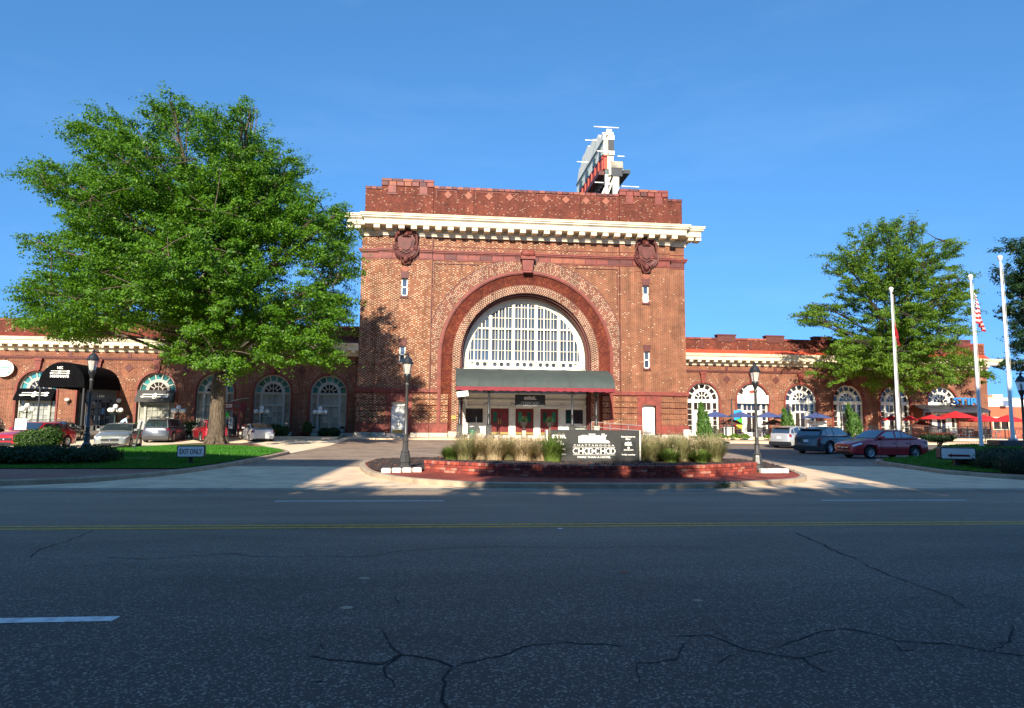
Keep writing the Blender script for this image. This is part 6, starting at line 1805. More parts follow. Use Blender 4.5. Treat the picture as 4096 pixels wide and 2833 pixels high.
# limp striped flag
def limp_flag(label, x, y, ztop, w, h, us=True):
    t = thing('flag', label, 'flag', (x, y, ztop))
    q = MB(); nu, nv = 26, 14
    def P(u, v):
        # cloth gathered in folds beside the pole
        fold = math.sin(u*5.2*math.pi)*.11*(0.3+v)
        return (.08+w*u*.62*(.45+.55*v)+.05*math.sin(v*5+u*9), -.1+fold, -h*v-.55*u*(1-.2*v)-.2*u)
    for i in range(nu):
        for j in range(nv):
            st = int(i/2) % 2
            mi = st
            if us and j < 5 and i < 14: mi = 2
            q.face([P(j/nv, i/nu), P((j+1)/nv, i/nu), P((j+1)/nv, (i+1)/nu), P(j/nv, (i+1)/nu)], mi if us else 0)
    q.build('cloth', [m['flag_red'], m['flag_white'], m['flag_blue']] if us else [m['flag_red']], t, smooth=True, fix=False)
    if us:
        q = MB()
        for a in range(4):
            for b in range(5):
                c = P((a+.7)/nv, (b*2.4+1.5)/nu); q.obox((c[0], c[1]-.02, c[2]), (.028, 0, 0), (0, .004, 0), (0, 0, .028))
        q.build('stars', m['flag_white'], t)
limp_flag('limp flag of red and white stripes on the middle flagpole', 32.25, 37, 10.1, .85, 1.9)
limp_flag('small furled red flag on the left flagpole', 30.72, 42.2, 9.0, .4, 1.1, False)

# ------------------------------------------------------------------ cars
def make_car(name, label, paint, L, W, H, belt, hood, deck, prof, wb, wr, rear='sedan', tint='glass_car', clad=False, plate_f=False, spokes=5, group='parked cars', grille=True, roofrack=False):
    """local frame: +x is forward, origin on the ground under the middle. prof: (x, z) of the roof line from cowl to tail"""
    t = thing(name, label, 'car', group=group)
    xf, xr_ = wb/2+.02, -wb/2+.02
    ra = wr+.075
    hx = prof[0][0]; tx = prof[-1][0]
    def top(x):
        if x >= hx:
            u = (x-hx)/(L/2-hx); return hood[0]+(hood[1]-hood[0])*u**1.5
        if x <= tx:
            u = (tx-x)/(tx+L/2) if tx > -L/2+.01 else 0; return deck[0]+(deck[1]-deck[0])*u
        u = (x-tx)/(hx-tx); return deck[0]+(hood[0]-deck[0])*u
    def hw(x):
        e = abs(x)/(L/2); return W/2*(1-.055*e**2-.16*e**9)
    def bot(x):
        e = abs(x)/(L/2)
        b = .2+.07*max(0, e-.8)/.2
        for c in (xf, xr_):
            d = abs(x-c)
            if d < ra: b = max(b, wr+math.sqrt(ra*ra-d*d))
        return b
    def sect(x):
        w, tp, b = hw(x), top(x), bot(x)
        sh = tp-.035
        wst = min(tp-.12, max(b+.03, belt-.16))
        wst = max(wst, b+.02)
        low = b+(wst-b)*.45
        return [(0, tp+.03), (w*.55, tp+.022), (w*.84, tp-.0), (w*.95, max(sh-.03, wst+.02)), (w*1.0, wst), (w*1.005, low), (w*.965, b), (w*.8, b+.0)]
    xs = [-L/2, -L/2+.03, -L/2+.1, -L/2+.22]
    for c in (xr_, xf): xs += [c+ra*math.cos(math.pi*k/12)*1.0 for k in range(13)] + [c-ra-.01, c+ra+.01]
    xs += [L/2-.25, L/2-.12, L/2-.04, L/2] + list(np.linspace(xr_+ra+.1, xf-ra-.1, 6)) + [tx, hx]
    xs = sorted(set(round(x, 4) for x in xs if -L/2 <= x <= L/2))
    def shrink(x, s):
        # round off nose and tail
        e = (L/2-abs(x))
        if e < .14:
            k = math.sqrt(max(0, 1-(1-e/.14)**2)); zc = .52; return [(y*(.9+.1*k), zc+(z-zc)*(.82+.18*k)) for y, z in s]
        return s
    G = [shrink(x, sect(x)) for x in xs]
    q = MB(); mm = len(G[0])
    for i in range(len(xs)-1):
        for k in range(mm-1):
            for s in (1, -1):
                a, b, c, d = (xs[i], s*G[i][k][0], G[i][k][1]), (xs[i+1], s*G[i+1][k][0], G[i+1][k][1]), (xs[i+1], s*G[i+1][k+1][0], G[i+1][k+1][1]), (xs[i], s*G[i][k+1][0], G[i][k+1][1])
                q.face([a, b, c, d] if s > 0 else [d, c, b, a])
    for i in (0, -1):
        ring = [(xs[i], y, z) for y, z in G[i]] + [(xs[i], -y, z) for y, z in G[i][::-1][:-1]]
        q.face(ring)
    # greenhouse
    px = [p[0] for p in prof]; pzv = [p[1] for p in prof]
    def roofz(x):
        for (x0, z0), (x1, z1) in zip(prof[:-1], prof[1:]):
            if x1 <= x <= x0: return z0+(z1-z0)*(x0-x)/(x0-x1)
        return prof[-1][1]
    gs = sorted(set(list(np.linspace(tx, hx, 15)) + px))
    wbse = lambda x: hw(x)*.93
    wtop = lambda x: hw(x)*.93-(roofz(x)-top(x))*.36
    def gsec(x):
        z = roofz(x); zb = top(x)-.02
        return [(0, z+.015), (wtop(x)*.6, z+.008), (wtop(x)*.9, z-.02), (wtop(x), z-.06 if z-zb > .1 else (z+zb)/2), (wbse(x), zb)]
    GG = [gsec(x) for x in gs]
    for i in range(len(gs)-1):
        for k in range(4):
            for s in (1, -1):
                a, b, c, d = (gs[i], s*GG[i][k][0], GG[i][k][1]), (gs[i+1], s*GG[i+1][k][0], GG[i+1][k][1]), (gs[i+1], s*GG[i+1][k+1][0], GG[i+1][k+1][1]), (gs[i], s*GG[i][k+1][0], GG[i][k+1][1])
                q.face([a, b, c, d] if s > 0 else [d, c, b, a])
    if rear != 'sedan':
        q.face([(tx, y, z) for y, z in GG[0]] + [(tx, -y, z) for y, z in GG[0][::-1][:-1]])
    q.build('body', paint, t, smooth=True)
    # glass: side windows follow the roof line
    def side_glass(xa, xb, s):
        g = MB(); n = 8; A = []
        for i in range(n+1):
            x = xa+(xb-xa)*i/n; z = roofz(x); zb = top(x)
            lo, hi = zb+.05, z-.09
            if hi < lo+.02: hi = lo+.02
            f = lambda zz: (wbse(x)+(wtop(x)-wbse(x))*(zz-zb+.02)/max(.05, z-.06-zb+.02))+.012
            A.append(((x, s*f(lo), lo), (x, s*f(hi), hi)))
        for a, b in zip(A[:-1], A[1:]): g.face([a[0], b[0], b[1], a[1]] if s < 0 else [a[1], b[1], b[0], a[0]])
        g.build('side_window', m[tint], t, smooth=True, fix=False)
        g = MB(); g.tube([Vector(a[0])+Vector((0, s*.004, -.012)) for a in A], .012, 5); 
        if xb-xa > .3: g.build('window_trim', m['chrome'] if clad else m['trim_black'], t)
    # A-pillar top index 1, C-pillar top index -2
    x_at, x_ct = prof[1][0], prof[-2][0]
    xm = (x_at+x_ct)/2-.05
    for s in (1, -1):
        side_glass(xm+.05, hx-.22, s); side_glass(x_ct+.02 if rear == 'sedan' else x_ct+.25, xm-.05, s)
        if rear != 'sedan': side_glass(tx+.18, x_ct+.17, s)
        elif x_ct-tx > .3: side_glass(tx+.3, x_ct-.04, s)
    def slope_glass(nm, xa, xb, inset_, off):
        g = MB(); n = 5; A = []
        for i in range(n+1):
            u = .07+.84*i/n; x = xa+(xb-xa)*u; z = roofz(x) if not (rear != 'sedan' and nm == 'rear_window') else prof[-1][1]
            A.append([(x+off, s*wtop(x)*k, z+.022-.02*(k > .8)) for s, k in ((-1, inset_), (-1, .45), (1, .45), (1, inset_))])
        for a, b in zip(A[:-1], A[1:]):
            for k in range(3): g.face([a[k], a[k+1], b[k+1], b[k]])
        return g.build(nm, m[tint], t, smooth=True)
    slope_glass('windscreen', hx, x_at, .93, .006)
    if rear == 'sedan': slope_glass('rear_window', tx, x_ct, .9, -.006)
    else:
        zt_, zb_ = prof[-2][1] if False else roofz(tx+.02), deck[0]
        g = MB(); x2, x3 = tx, prof[-2][0]
        z2, z3 = prof[-1][1], prof[-2][1]
        w2, w3 = wbse(tx)*.86, wtop(prof[-2][0])*.86
        P = lambda u, s: (x2+(x3-x2)*u-.02, s*(wtop(x2+(x3-x2)*u)*.92), z2+(z3-z2)*u+.02)
        for u0, u1 in ((.08, .36), (.36, .62), (.62, .88)): g.face([P(u0, -1), P(u0, 1), P(u1, 1), P(u1, -1)])
        g.build('rear_window', m[tint], t, fix=False)
        g = MB(); g.obox((x3-.02, 0, z3+.0), (.16, 0, .015), (0, w3*.98, 0), (0, 0, .022)); g.build('spoiler', m['trim_black'], t)
    # underbody and sills
    g = MB(); g.box(-L/2+.25, L/2-.25, -W*.4, W*.4, .17, .62); g.build('underbody', m['trim_black'], t)
    g = MB(); g.box(-L/2+.04, -L/2+.4, -W*.4, W*.4, .2, .36); g.box(L/2-.4, L/2-.06, -W*.38, W*.38, .19, .3)
    if clad:
        for s in (-1, 1): g.box(xr_+ra, xf-ra, *sorted((s*W*.46, s*W*.505)), .2, .34)
        g.box(-L/2-.015, -L/2+.3, -W*.44, W*.44, .26, .5)
    g.build('lower_trim', m['trim_black'], t)
    if clad:
        g = MB()
        for c in (xf, xr_):
            for s in (-1, 1): g.tube([(c+(ra+.02)*math.cos(a), s*(hw(c)*1.0), wr+(ra+.02)*math.sin(a)) for a in [math.pi*k/14 for k in range(15)]], .035, 5)
        g.build('arch_trim', m['trim_black'], t)
    # door seams and handles
    g = MB()
    for x in (hx-.32, xm, xr_+ra*.72):
        for s in (-1, 1):
            S_ = [(x, s*(y+.004), z) for y, z in sect(x)[3:7]]
            g.tube(S_, .007, 4)
    g.build('door_seam', m['trim_black'], t)
    for x in (xm+.16, xr_+ra*.72+.16):
        for s in (-1, 1):
            S_ = sect(x); g = MB(); g.bbox(x-.09, x+.09, *sorted((s*(S_[4][0]-.01), s*(S_[4][0]+.03))), S_[4][1]+.03, S_[4][1]+.06, .008); g.build('handle', m['trim_black'] if not clad else paint, t)
    # mirrors
    for s in (-1, 1):
        g = MB(); x = hx-.38; g.bbox(x-.08, x+.1, *sorted((s*(W/2-.06), s*(W/2+.14))), top(x)+.03, top(x)+.16, .03); g.build('mirror', paint if not clad else m['trim_black'], t)
    # lamps
    def patch(nm, xa, xb, k0, k1, mt, s, off=.012, kk=4):
        g = MB(); n = 5; A = []
        for i in range(n+1):
            x = xa+(xb-xa)*i/n; S_ = shrink(x, sect(x)); row = []
            for k in np.linspace(k0, k1, kk):
                a = int(min(k, len(S_)-2)); f = k-a; row.append((x+(off if x > 0 else -off)*.6, s*(S_[a][0]+(S_[a+1][0]-S_[a][0])*f+off), S_[a][1]+(S_[a+1][1]-S_[a][1])*f+off*.4))
            A.append(row)
        for a, b in zip(A[:-1], A[1:]):
            for k in range(kk-1): g.face([a[k], b[k], b[k+1], a[k+1]])
        ex = MB()
        # closing strip on the end face so that the lamp wraps the corner
        e = A[-1]; 
        for k in range(kk-1): g.face([e[k], (e[k][0], e[k][1]*.72, e[k][2]), (e[k+1][0], e[k+1][1]*.72, e[k+1][2]), e[k+1]])
        return g.build(nm, mt, t, fix=False)
    for s in (-1, 1):
        patch('headlight', L/2-.46, L/2-.03, 2.75, 4.0, m['clear_lamp'], s)
        patch('tail_light', -L/2+.3, -L/2+.02, 3.0, 4.0, m['red_lamp'], s)
    if grille:
        g = MB(); zf = top(L/2)*.9; g.bbox(L/2-.04, L/2+.02, -W*.24, W*.24, zf-.2, zf-.06, .01); g.bbox(L/2-.05, L/2+.012, -W*.24, W*.24, .3, .38, .01); g.build('grille', m['trim_black'], t)
        g = MB(); g.box(L/2+.015, L/2+.03, -W*.22, W*.22, zf-.1, zf-.075); g.sphere((L/2+.02, 0, zf-.13), .05, 8); g.build('grille_bar', m['chrome'], t)
    g = MB(); g.box(-L/2-.025, -L/2-.01, -.16, .16, .72, .87) if rear != 'sedan' else g.box(-L/2-.022, -L/2-.005, -.16, .16, .6, .75); g.build('licence_plate', m['plate'], t)
    if plate_f: g = MB(); g.box(L/2+.02, L/2+.03, -.16, .16, .42, .56); g.build('licence_plate', m['booth_red'], t)
    if roofrack:
        for s in (-1, 1): g = MB(); g.bar((x_at-.2, s*wtop(0)*.86, H+.03), (x_ct+.1, s*wtop(0)*.86, H+.02), .04); g.build('roof_rail', m['steel'], t)
    # wheels
    for c in (xf, xr_):
        for s in (-1, 1):
            yy = s*(W/2-.12)
            g = MB(); g.lathe([(wr*.62, -.1), (wr*.9, -.11), (wr*.985, -.08), (wr, -.04), (wr, .04), (wr*.985, .08), (wr*.9, .11), (wr*.62, .1)], (c, yy, wr), 24, 'y')
            w_ = g.build('wheel', m['rubber'], t, smooth=True)
            g = MB(); o = s*.085
            g.lathe([(wr*.52, o*.2), (wr*.66, o), (wr*.63, o*1.1), (wr*.55, o*.95)], (c, yy, wr), 24, 'y')
            g.lathe([(.001, o*1.0), (wr*.16, o*1.0), (wr*.18, o*.5)], (c, yy, wr), 12, 'y')
            for k in range(spokes):
                a = 2*math.pi*k/spokes+.3; ca, sa = math.cos(a), math.sin(a)
                g.obox((c+wr*.36*ca, yy+o*.82, wr+wr*.36*sa), (wr*.24*ca, 0, wr*.24*sa), (0, .012, 0), (-wr*(.1 if spokes < 7 else .05)*sa, 0, wr*(.1 if spokes < 7 else .05)*ca))
            g.build('rim', m['alloy'], w_)
            g = MB(); g.lathe([(.001, o*.3), (wr*.6, o*.3)], (c, yy, wr), 16, 'y'); g.build('brake_disc', m['trim_black'], w_)
    return t
CG = 'cars parked in front of the station'
P_ = {k: car_paint('paint_'+k, c, mt) for k, c, mt in (('red', (.46, .012, .022), .15), ('grey', (.04, .052, .062), .5), ('silver', (.55, .54, .52), .4), ('blue', (.1, .12, .155), .5), ('white', (.72, .73, .74), .05), ('black', (.015, .015, .017), .2), ('maroon', (.34, .01, .02), .15), ('champagne', (.4, .42, .4), .55))}
sedan = [(1.0, .98), (.22, 1.42), (-.62, 1.43), (-1.45, 1.02)]
c1 = make_car('parked_sedan', 'dark red sedan parked side-on at the edge of the right lawn', P_['red'], 4.5, 1.75, 1.46, .9, (.98, .72), (1.04, .95), [(1.05, .99), (.3, 1.44), (-.55, 1.47), (-1.55, 1.07)], 2.62, .315, plate_f=True, spokes=9, group=CG)
c1.scale = (1.04,)*3; c1.location = (23.4, 33.6, 0); c1.rotation_euler = (0, 0, R(186))
c2 = make_car('parked_suv', 'dark grey sport utility vehicle with chrome window line parked behind the red sedan', P_['grey'], 4.9, 1.95, 1.68, 1.0, (1.08, .8), (1.1, 1.0), [(1.1, 1.1), (.25, 1.62), (-1.1, 1.66), (-1.85, 1.5), (-2.3, 1.06)], 2.9, .38, rear='suv', clad=True, spokes=5, group=CG)
c2.location = (23.75, 39.2, 0); c2.rotation_euler = (0, 0, R(30))
c3 = make_car('parked_suv', 'silver crossover parked beside the dark grey one, farthest from the street', P_['silver'], 4.75, 1.92, 1.69, 1.0, (1.08, .8), (1.1, 1.0), [(1.05, 1.1), (.2, 1.62), (-1.05, 1.67), (-1.85, 1.52), (-2.2, 1.06)], 2.83, .36, rear='suv', clad=True, spokes=5, group=CG)
c3.location = (26.7, 48.2, 0.02); c3.rotation_euler = (0, 0, R(30))
c4 = make_car('parked_sedan', 'silver sedan facing the street right of the left street lamp', P_['champagne'], 4.8, 1.82, 1.46, .9, (.98, .72), (1.04, .95), [(1.1, .99), (.35, 1.43), (-.6, 1.46), (-1.6, 1.07)], 2.78, .32, plate_f=False, spokes=7, group=CG)
c4.location = (-19.35, 41.0, 0); c4.rotation_euler = (0, 0, R(-76))
c5 = make_car('parked_suv', 'blue-grey sport utility vehicle seen from behind, left of the red one', P_['blue'], 5.0, 2.0, 1.78, 1.08, (1.14, .86), (1.14, 1.04), [(1.1, 1.16), (.4, 1.72), (-1.5, 1.76), (-2.15, 1.66), (-2.38, 1.1)], 3.0, .39, rear='suv', clad=True, spokes=5, group=CG, roofrack=True)
c5.location = (-20.9, 51.2, .04); c5.rotation_euler = (0, 0, R(96))
c6_ = make_car('parked_suv', 'red sport utility vehicle half hidden behind the trunk of the big tree', P_['maroon'], 4.7, 1.85, 1.68, 1.02, (1.08, .82), (1.1, 1.0), [(1.05, 1.1), (.3, 1.62), (-1.2, 1.66), (-1.9, 1.54), (-2.2, 1.06)], 2.75, .36, rear='suv', clad=True, spokes=5, group=CG, roofrack=True)
c6_.location = (-18.1, 52.0, .05); c6_.rotation_euler = (0, 0, R(122))
c7 = make_car('parked_sedan', 'white sedan seen from behind right of the big tree trunk', P_['white'], 4.75, 1.84, 1.44, .9, (.98, .74), (1.05, .96), [(1.05, .99), (.3, 1.4), (-.6, 1.43), (-1.5, 1.08)], 2.75, .315, spokes=7, group=CG)
c7.location = (-14.75, 52.8, .06); c7.rotation_euler = (0, 0, R(116))
c8 = make_car('parked_sedan', 'bright red car cut by the left edge behind the round shrub', P_['red'], 4.7, 1.84, 1.5, .94, (1.0, .74), (1.06, .96), [(1.05, 1.01), (.35, 1.46), (-.9, 1.5), (-1.7, 1.1)], 2.75, .33, spokes=7, group=CG)
c8.location = (-23.75, 40.6, 0); c8.rotation_euler = (0, 0, R(-97))
c9 = make_car('parked_sedan', 'black sedan seen from behind right of the red car', P_['black'], 4.8, 1.84, 1.46, .92, (1.0, .74), (1.06, .98), [(1.05, .99), (.3, 1.42), (-.6, 1.46), (-1.6, 1.1)], 2.75, .32, spokes=7, group=CG)
c9.location = (-27.8, 50.2, .04); c9.rotation_euler = (0, 0, R(96))
c10 = make_car('parked_suv', 'dark vehicle at the far left edge of the parking lot', P_['grey'], 4.8, 1.9, 1.75, 1.02, (1.1, .84), (1.12, 1.0), [(1.1, 1.12), (.4, 1.68), (-1.3, 1.73), (-2.0, 1.6), (-2.3, 1.1)], 2.85, .38, rear='suv', clad=True, spokes=5, group=CG)
c10.location = (-33.9, 51.0, .05); c10.rotation_euler = (0, 0, R(-80))

# ------------------------------------------------------------------ trees
def limb(mb, a, b, r0, r1, bend=.15, n=6):
    a, b = Vector(a), Vector(b); d = b-a; L = d.length
    off = Vector((random.uniform(-1, 1), random.uniform(-1, 1), random.uniform(.1, .8)))*L*bend
    P = [a+d*(i/n)+off*math.sin(math.pi*i/n)*.6+Vector((random.uniform(-1, 1), random.uniform(-1, 1), random.uniform(-1, 1)))*L*.012 for i in range(n+1)]
    mb.tube(P, [r0+(r1-r0)*i/n for i in range(n+1)], 7, caps=False)
    return P

def tree(name, label, base, lobes, trunk, fork, leafm, barkm, nclump, nleaf, lsize, lw, csig=.55, group=None, flare=1.0, flat=.55, hollow=.45, nb=9):
    """lobes: (x, z, rx, rz, y, ry) in world metres; clumps are scattered in the lobes, each carried by a branch"""
    bx, by, bz = base
    t = thing(name, label, 'tree', base, local=False, group=group)
    tot = sum(l[2]*l[3]*l[5] for l in lobes)
    C = []
    for (lx, lz, rx, rz, ly, ry) in lobes:
        k = max(4, int(nclump*(rx*rz*ry)**.8/sum((q[2]*q[3]*q[5])**.8 for q in lobes)))
        for _ in range(k):
            v = RNG.normal(size=3); v /= np.linalg.norm(v); rr = (hollow+(1-hollow)*RNG.uniform())
            C.append((lx+rx*v[0]*rr, ly+ry*v[1]*rr, lz+rz*v[2]*rr))
    C = np.array(C)
    # branches: trunk -> limbs to lobe centres -> twigs to clumps
    mb = MB(); r0 = trunk
    fz = bz+fork
    P = [(bx, by, bz-.15), (bx, by, bz+.12), (bx, by, bz+.5), (bx+.02, by, bz+fork*.45), (bx-.03, by, fz), (bx+.1, by+.1, fz+2.2), (bx-.05, by, fz+5), (bx+.1, by, fz+(max(c[2] for c in C)-fz)*.7)]
    mb.tube(P, [r0*1.6*flare, r0*1.35*flare, r0*1.1, r0, r0*.9, r0*.6, r0*.34, .04], 14, caps=False)
    for k in range(7):   # root flare
        a = 2*math.pi*k/7+.3; mb.tube([(bx+math.cos(a)*r0*.5, by+math.sin(a)*r0*.5, bz+.75), (bx+math.cos(a)*r0*1.25*flare, by+math.sin(a)*r0*1.25*flare, bz+.22), (bx+math.cos(a)*r0*1.75*flare, by+math.sin(a)*r0*1.75*flare, bz-.1)], [r0*.35, r0*.3, r0*.12], 7)
    paths = [[Vector(p) for p in P[3:]]]
    for (lx, lz, rx, rz, ly, ry) in lobes:
        h = fz+max(-.3, min((lz-fz)*.38, (max(c[2] for c in C)-fz)*.5))+random.uniform(-.3, .5)
        s = Vector((bx, by, h)); e = Vector((lx, ly, lz+rz*.1))
        main_ = limb(mb, s, e, r0*.34, r0*.09, .1, 7); paths.append(main_)
        for _ in range(3):
            v = RNG.normal(size=3); v /= np.linalg.norm(v)
            m_ = main_[random.randint(3, 6)]
            paths.append(limb(mb, m_, (lx+rx*v[0]*.75, ly+ry*v[1]*.75, lz+rz*abs(v[2])*.7), r0*.12, .025, .1, 5))
    pts = np.array([p[:] for pp in paths for p in pp])
    sel = C if len(C) < 700 else C[RNG.choice(len(C), 700, False)]
    for c in sel:
        d = np.linalg.norm(pts-c, axis=1); k = int(d.argmin()); 
        if d[k] > .3: limb(mb, pts[k], c, .04, .012, .08, 3)
    mb.build('trunk', barkm, t, fix=False, smooth=True)
    ctr = np.array([bx, by, fz+1.0])
    sz = RNG.uniform(.6, 1.35, len(C))
    idx = RNG.choice(len(C), nleaf, p=sz/sz.sum())
    s3 = np.array([csig, csig, csig*flat])
    g = RNG.normal(size=(nleaf, 3)); g = g/np.linalg.norm(g, axis=1, keepdims=True)*np.abs(RNG.normal(.75, .3, (nleaf, 1)))
    dirs = C-np.array([bx, by, fz+2.0]); dirs[:, 2] *= .35; dirs /= np.linalg.norm(dirs, axis=1, keepdims=True)+1e-9
    dirs += RNG.normal(size=dirs.shape)*.35; dirs[:, 2] -= .12; dirs /= np.linalg.norm(dirs, axis=1, keepdims=True)
    off = g*s3*sz[idx][:, None]
    D_ = dirs[idx]; off += D_*((g*D_).sum(1, keepdims=True))*csig*sz[idx][:, None]*1.5
    off[:, 2] -= np.abs((off*D_).sum(1))**2*.12
    p = C[idx]+off
    out = p-ctr; out /= np.linalg.norm(out, axis=1, keepdims=True)+1e-9
    nrm = RNG.normal(size=(nleaf, 3))*.55+out*.35+np.array([0, -.15, .55])+off/np.linalg.norm(off, axis=1, keepdims=True)*.5
    me = leaf_mesh('crown', p, nrm, lsize, lw, .05); me.materials.append(leafm)
    cr = put('crown', me, t, base)
    for vv in (): pass
    me.transform(Matrix.Translation(-Vector(base)))
    return t

def px2w(px, py, y):
    """picture measurements of the crowns, turned into metres at the trees' own distance"""
    d = fw*652 + r2*(px*.4437-512) + u2*(354-py*.4437); k = y/d.y
    return d.x*k, 1.65+d.z*k
def lobes_at(L, y, bx, maxr, depth, seed=3):
    rnd = random.Random(seed); out = []
    for (px, py, rx, ry) in L:
        x, z = px2w(px, py, y)
        off = max(0.12, 1-((x-bx)/maxr)**2)**.5
        for sgn in ((-1, 1) if off > .55 else (rnd.choice((-1, 1)),)):
            yy = y+sgn*depth*off*rnd.uniform(.25, .62); x, z = px2w(px, py, yy); s = (yy/math.cos(yaw))/1470*1.04
            out.append((x, z, rx*s, ry*s, yy, max(1.0, min(rx*s*1.15, depth*off*.75))))
    return out
LT = [(392, 262, 62, 52), (255, 318, 85, 58), (520, 320, 85, 62), (610, 410, 95, 85), (185, 425, 95, 48), (92, 402, 46, 26), (375, 410, 150, 85), (85, 545, 55, 24), (240, 545, 108, 52), (480, 540, 150, 85), (705, 540, 88, 95), (135, 690, 92, 66), (310, 680, 130, 66), (500, 715, 140, 75), (690, 720, 105, 85), (760, 640, 48, 110), (520, 815, 70, 34), (725, 800, 56, 26), (190, 745, 70, 32), (420, 790, 55, 30), (640, 790, 70, 36), (745, 500, 45, 50), (560, 250, 30, 20), (325, 500, 140, 90), (560, 470, 140, 100), (430, 620, 190, 80), (230, 620, 120, 60)]
tree('willow_oak', 'very large green tree with a broad spreading crown on the left island', (-15.25, 45.1, .12), lobes_at(LT, 45.1, -15.25, 12.5, 8.5), .5, 3.9, m['leaf_oak'], m['bark'], 4200, 430000, .21, .09, .38, flare=1.0, hollow=.4, flat=.6)
RT = [(2000, 530, 95, 36), (2090, 575, 80, 50), (1905, 590, 60, 40), (1850, 690, 48, 32), (1840, 725, 50, 22), (1940, 660, 70, 55), (2030, 640, 70, 60), (1980, 730, 90, 50), (2110, 690, 75, 55), (2175, 660, 40, 30), (1890, 830, 56, 34), (1990, 800, 85, 46), (2115, 790, 95, 66), (2190, 830, 42, 50), (2050, 850, 110, 34), (1920, 770, 60, 30), (2000, 610, 120, 80), (2060, 720, 120, 90), (1960, 800, 120, 60), (1815, 715, 40, 18), (2140, 640, 60, 50)]
tree('elm_tree', 'airy green tree in front of the right wing, its branches showing', (42.4, 58.2, .28), lobes_at(RT, 58.2, 42.4, 11, 6.0, 5), .3, 5.4, m['leaf_elm'], m['bark_dark'], 1300, 130000, .24, .1, .38, hollow=.3, flat=.5)
FT = [(2320, 560, 62, 36), (2305, 630, 60, 45), (2300, 700, 50, 45), (2320, 770, 60, 45), (2295, 820, 45, 22), (2350, 650, 60, 120)]
tree('elm_tree', 'dark green tree cut by the right edge of the picture', (63, 64, .28), lobes_at(FT, 64, 63, 7, 4.5, 8), .3, 5.0, m['leaf_far'], m['bark_dark'], 260, 36000, .3, .13, .5, hollow=.3)

# ------------------------------------------------------------------ hedges and shrubs
def leafy(name, label, cat, base, blobs, leafm, n, L, W, group=None, core=True, stems=0):
    """blobs: (x, y, z, rx, ry, rz) relative to the base"""
    t = thing(name, label, cat, base, group=group)
    P, N = [], []
    w = np.array([b[3]*b[4]+b[3]*b[5]+b[4]*b[5] for b in blobs]); w = w/w.sum()
    for b, k in zip(blobs, RNG.multinomial(n, w)):
        v = RNG.normal(size=(k, 3)); v /= np.linalg.norm(v, axis=1, keepdims=True)
        s = RNG.uniform(.78, 1.06, (k, 1))
        lump = 1+.08*np.sin(v[:, :1]*9+b[0]*3)*np.cos(v[:, 2:]*8+b[1])
        p = np.array(b[:3])+v*np.array(b[3:])*s*lump
        ok = p[:, 2] > .02
        P.append(p[ok]); N.append((v/np.array(b[3:])*min(b[3:])+RNG.normal(size=(k, 3))*.55)[ok])
    me = leaf_mesh('foliage', np.vstack(P), np.vstack(N), L, W, .06); me.materials.append(leafm)
    put('foliage', me, t)
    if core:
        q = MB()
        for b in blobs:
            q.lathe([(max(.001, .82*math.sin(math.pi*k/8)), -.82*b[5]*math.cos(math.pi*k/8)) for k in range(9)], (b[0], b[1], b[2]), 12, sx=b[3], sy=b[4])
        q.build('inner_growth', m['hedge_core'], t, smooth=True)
    if stems:
        q = MB()
        for k in range(stems):
            a = random.uniform(0, 6.28); b = random.choice(blobs); q.tube([(0.06*math.cos(a), .06*math.sin(a), -.05), (b[0]*.5+.1*math.cos(a), b[1]*.5, b[2]*.5), (b[0], b[1], b[2])], [.03, .022, .012], 5)
        q.build('stems', m['bark_dark'], t)
    return t
hb = []
for i in range(15):
    x = -25.5+i*.95; hb.append((x+17.5, random.uniform(-.15, .15), .2, .85, 1.3+random.uniform(-.1, .1), .34+random.uniform(-.04, .06)))
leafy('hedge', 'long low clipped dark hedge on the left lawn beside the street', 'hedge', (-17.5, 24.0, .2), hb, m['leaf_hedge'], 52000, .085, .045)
hb = []
for j in range(5):
    y = 20.9+j*1.0; xs_ = 19.7+.42*j
    for i in range(13 if j % 2 else 12):
        x = xs_+i*1.05+(.4 if j % 2 else 0); hb.append((x-24, y-23, .28+random.uniform(-.06, .1)+rf(x, y)-.2, .85, .85, .5+random.uniform(-.05, .08)))
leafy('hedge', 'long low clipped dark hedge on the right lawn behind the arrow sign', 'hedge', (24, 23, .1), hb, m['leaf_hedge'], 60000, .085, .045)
leafy('shrub', 'round shrub with reddish tips before the red car on the left', 'shrub', (-17.8, 30.6, .2), [(0, 0, .5, .85, .8, .5), (.4, .1, .75, .5, .5, .35), (-.45, 0, .6, .5, .5, .35)], m['leaf_shrub'], 5200, .11, .05, stems=5)
leafy('shrub', 'flat topped shrub with red blossom tops right of the red sedan', 'shrub', (35.2, 44.2, .3), [(0, 0, .62, 1.15, .8, .32), (-.7, 0, .7, .6, .6, .25), (.6, 0, .68, .6, .6, .25)], m['leaf_far'], 4200, .11, .05, stems=9)
fl = RNG.normal(size=(420, 3))*np.array([.75, .5, .05])+np.array([0, 0, .93]); me = leaf_mesh('blossom', fl, RNG.normal(size=fl.shape)+np.array([0, 0, 1.]), .1, .06); me.materials.append(m['leaf_red'])
put('blossom', me, [o for o in COL.objects if o.name.startswith('shrub') and 'flat topped' in o.get('label', '')][0])
leafy('shrub', 'bright leafy shrub under the window right of the white sedan', 'shrub', (-14.6, 58.2, .38), [(0, 0, .5, .7, .5, .5), (.55, 0, .4, .45, .4, .4), (-.5, 0, .55, .4, .4, .5)], m['leaf_shrub'], 3200, .12, .05, stems=4)
leafy('shrub', 'small upright shrub left of the last globe lamp', 'shrub', (-12.2, 58.6, .38), [(0, 0, .65, .42, .4, .65)], m['leaf_shrub'], 1900, .11, .05, stems=4)
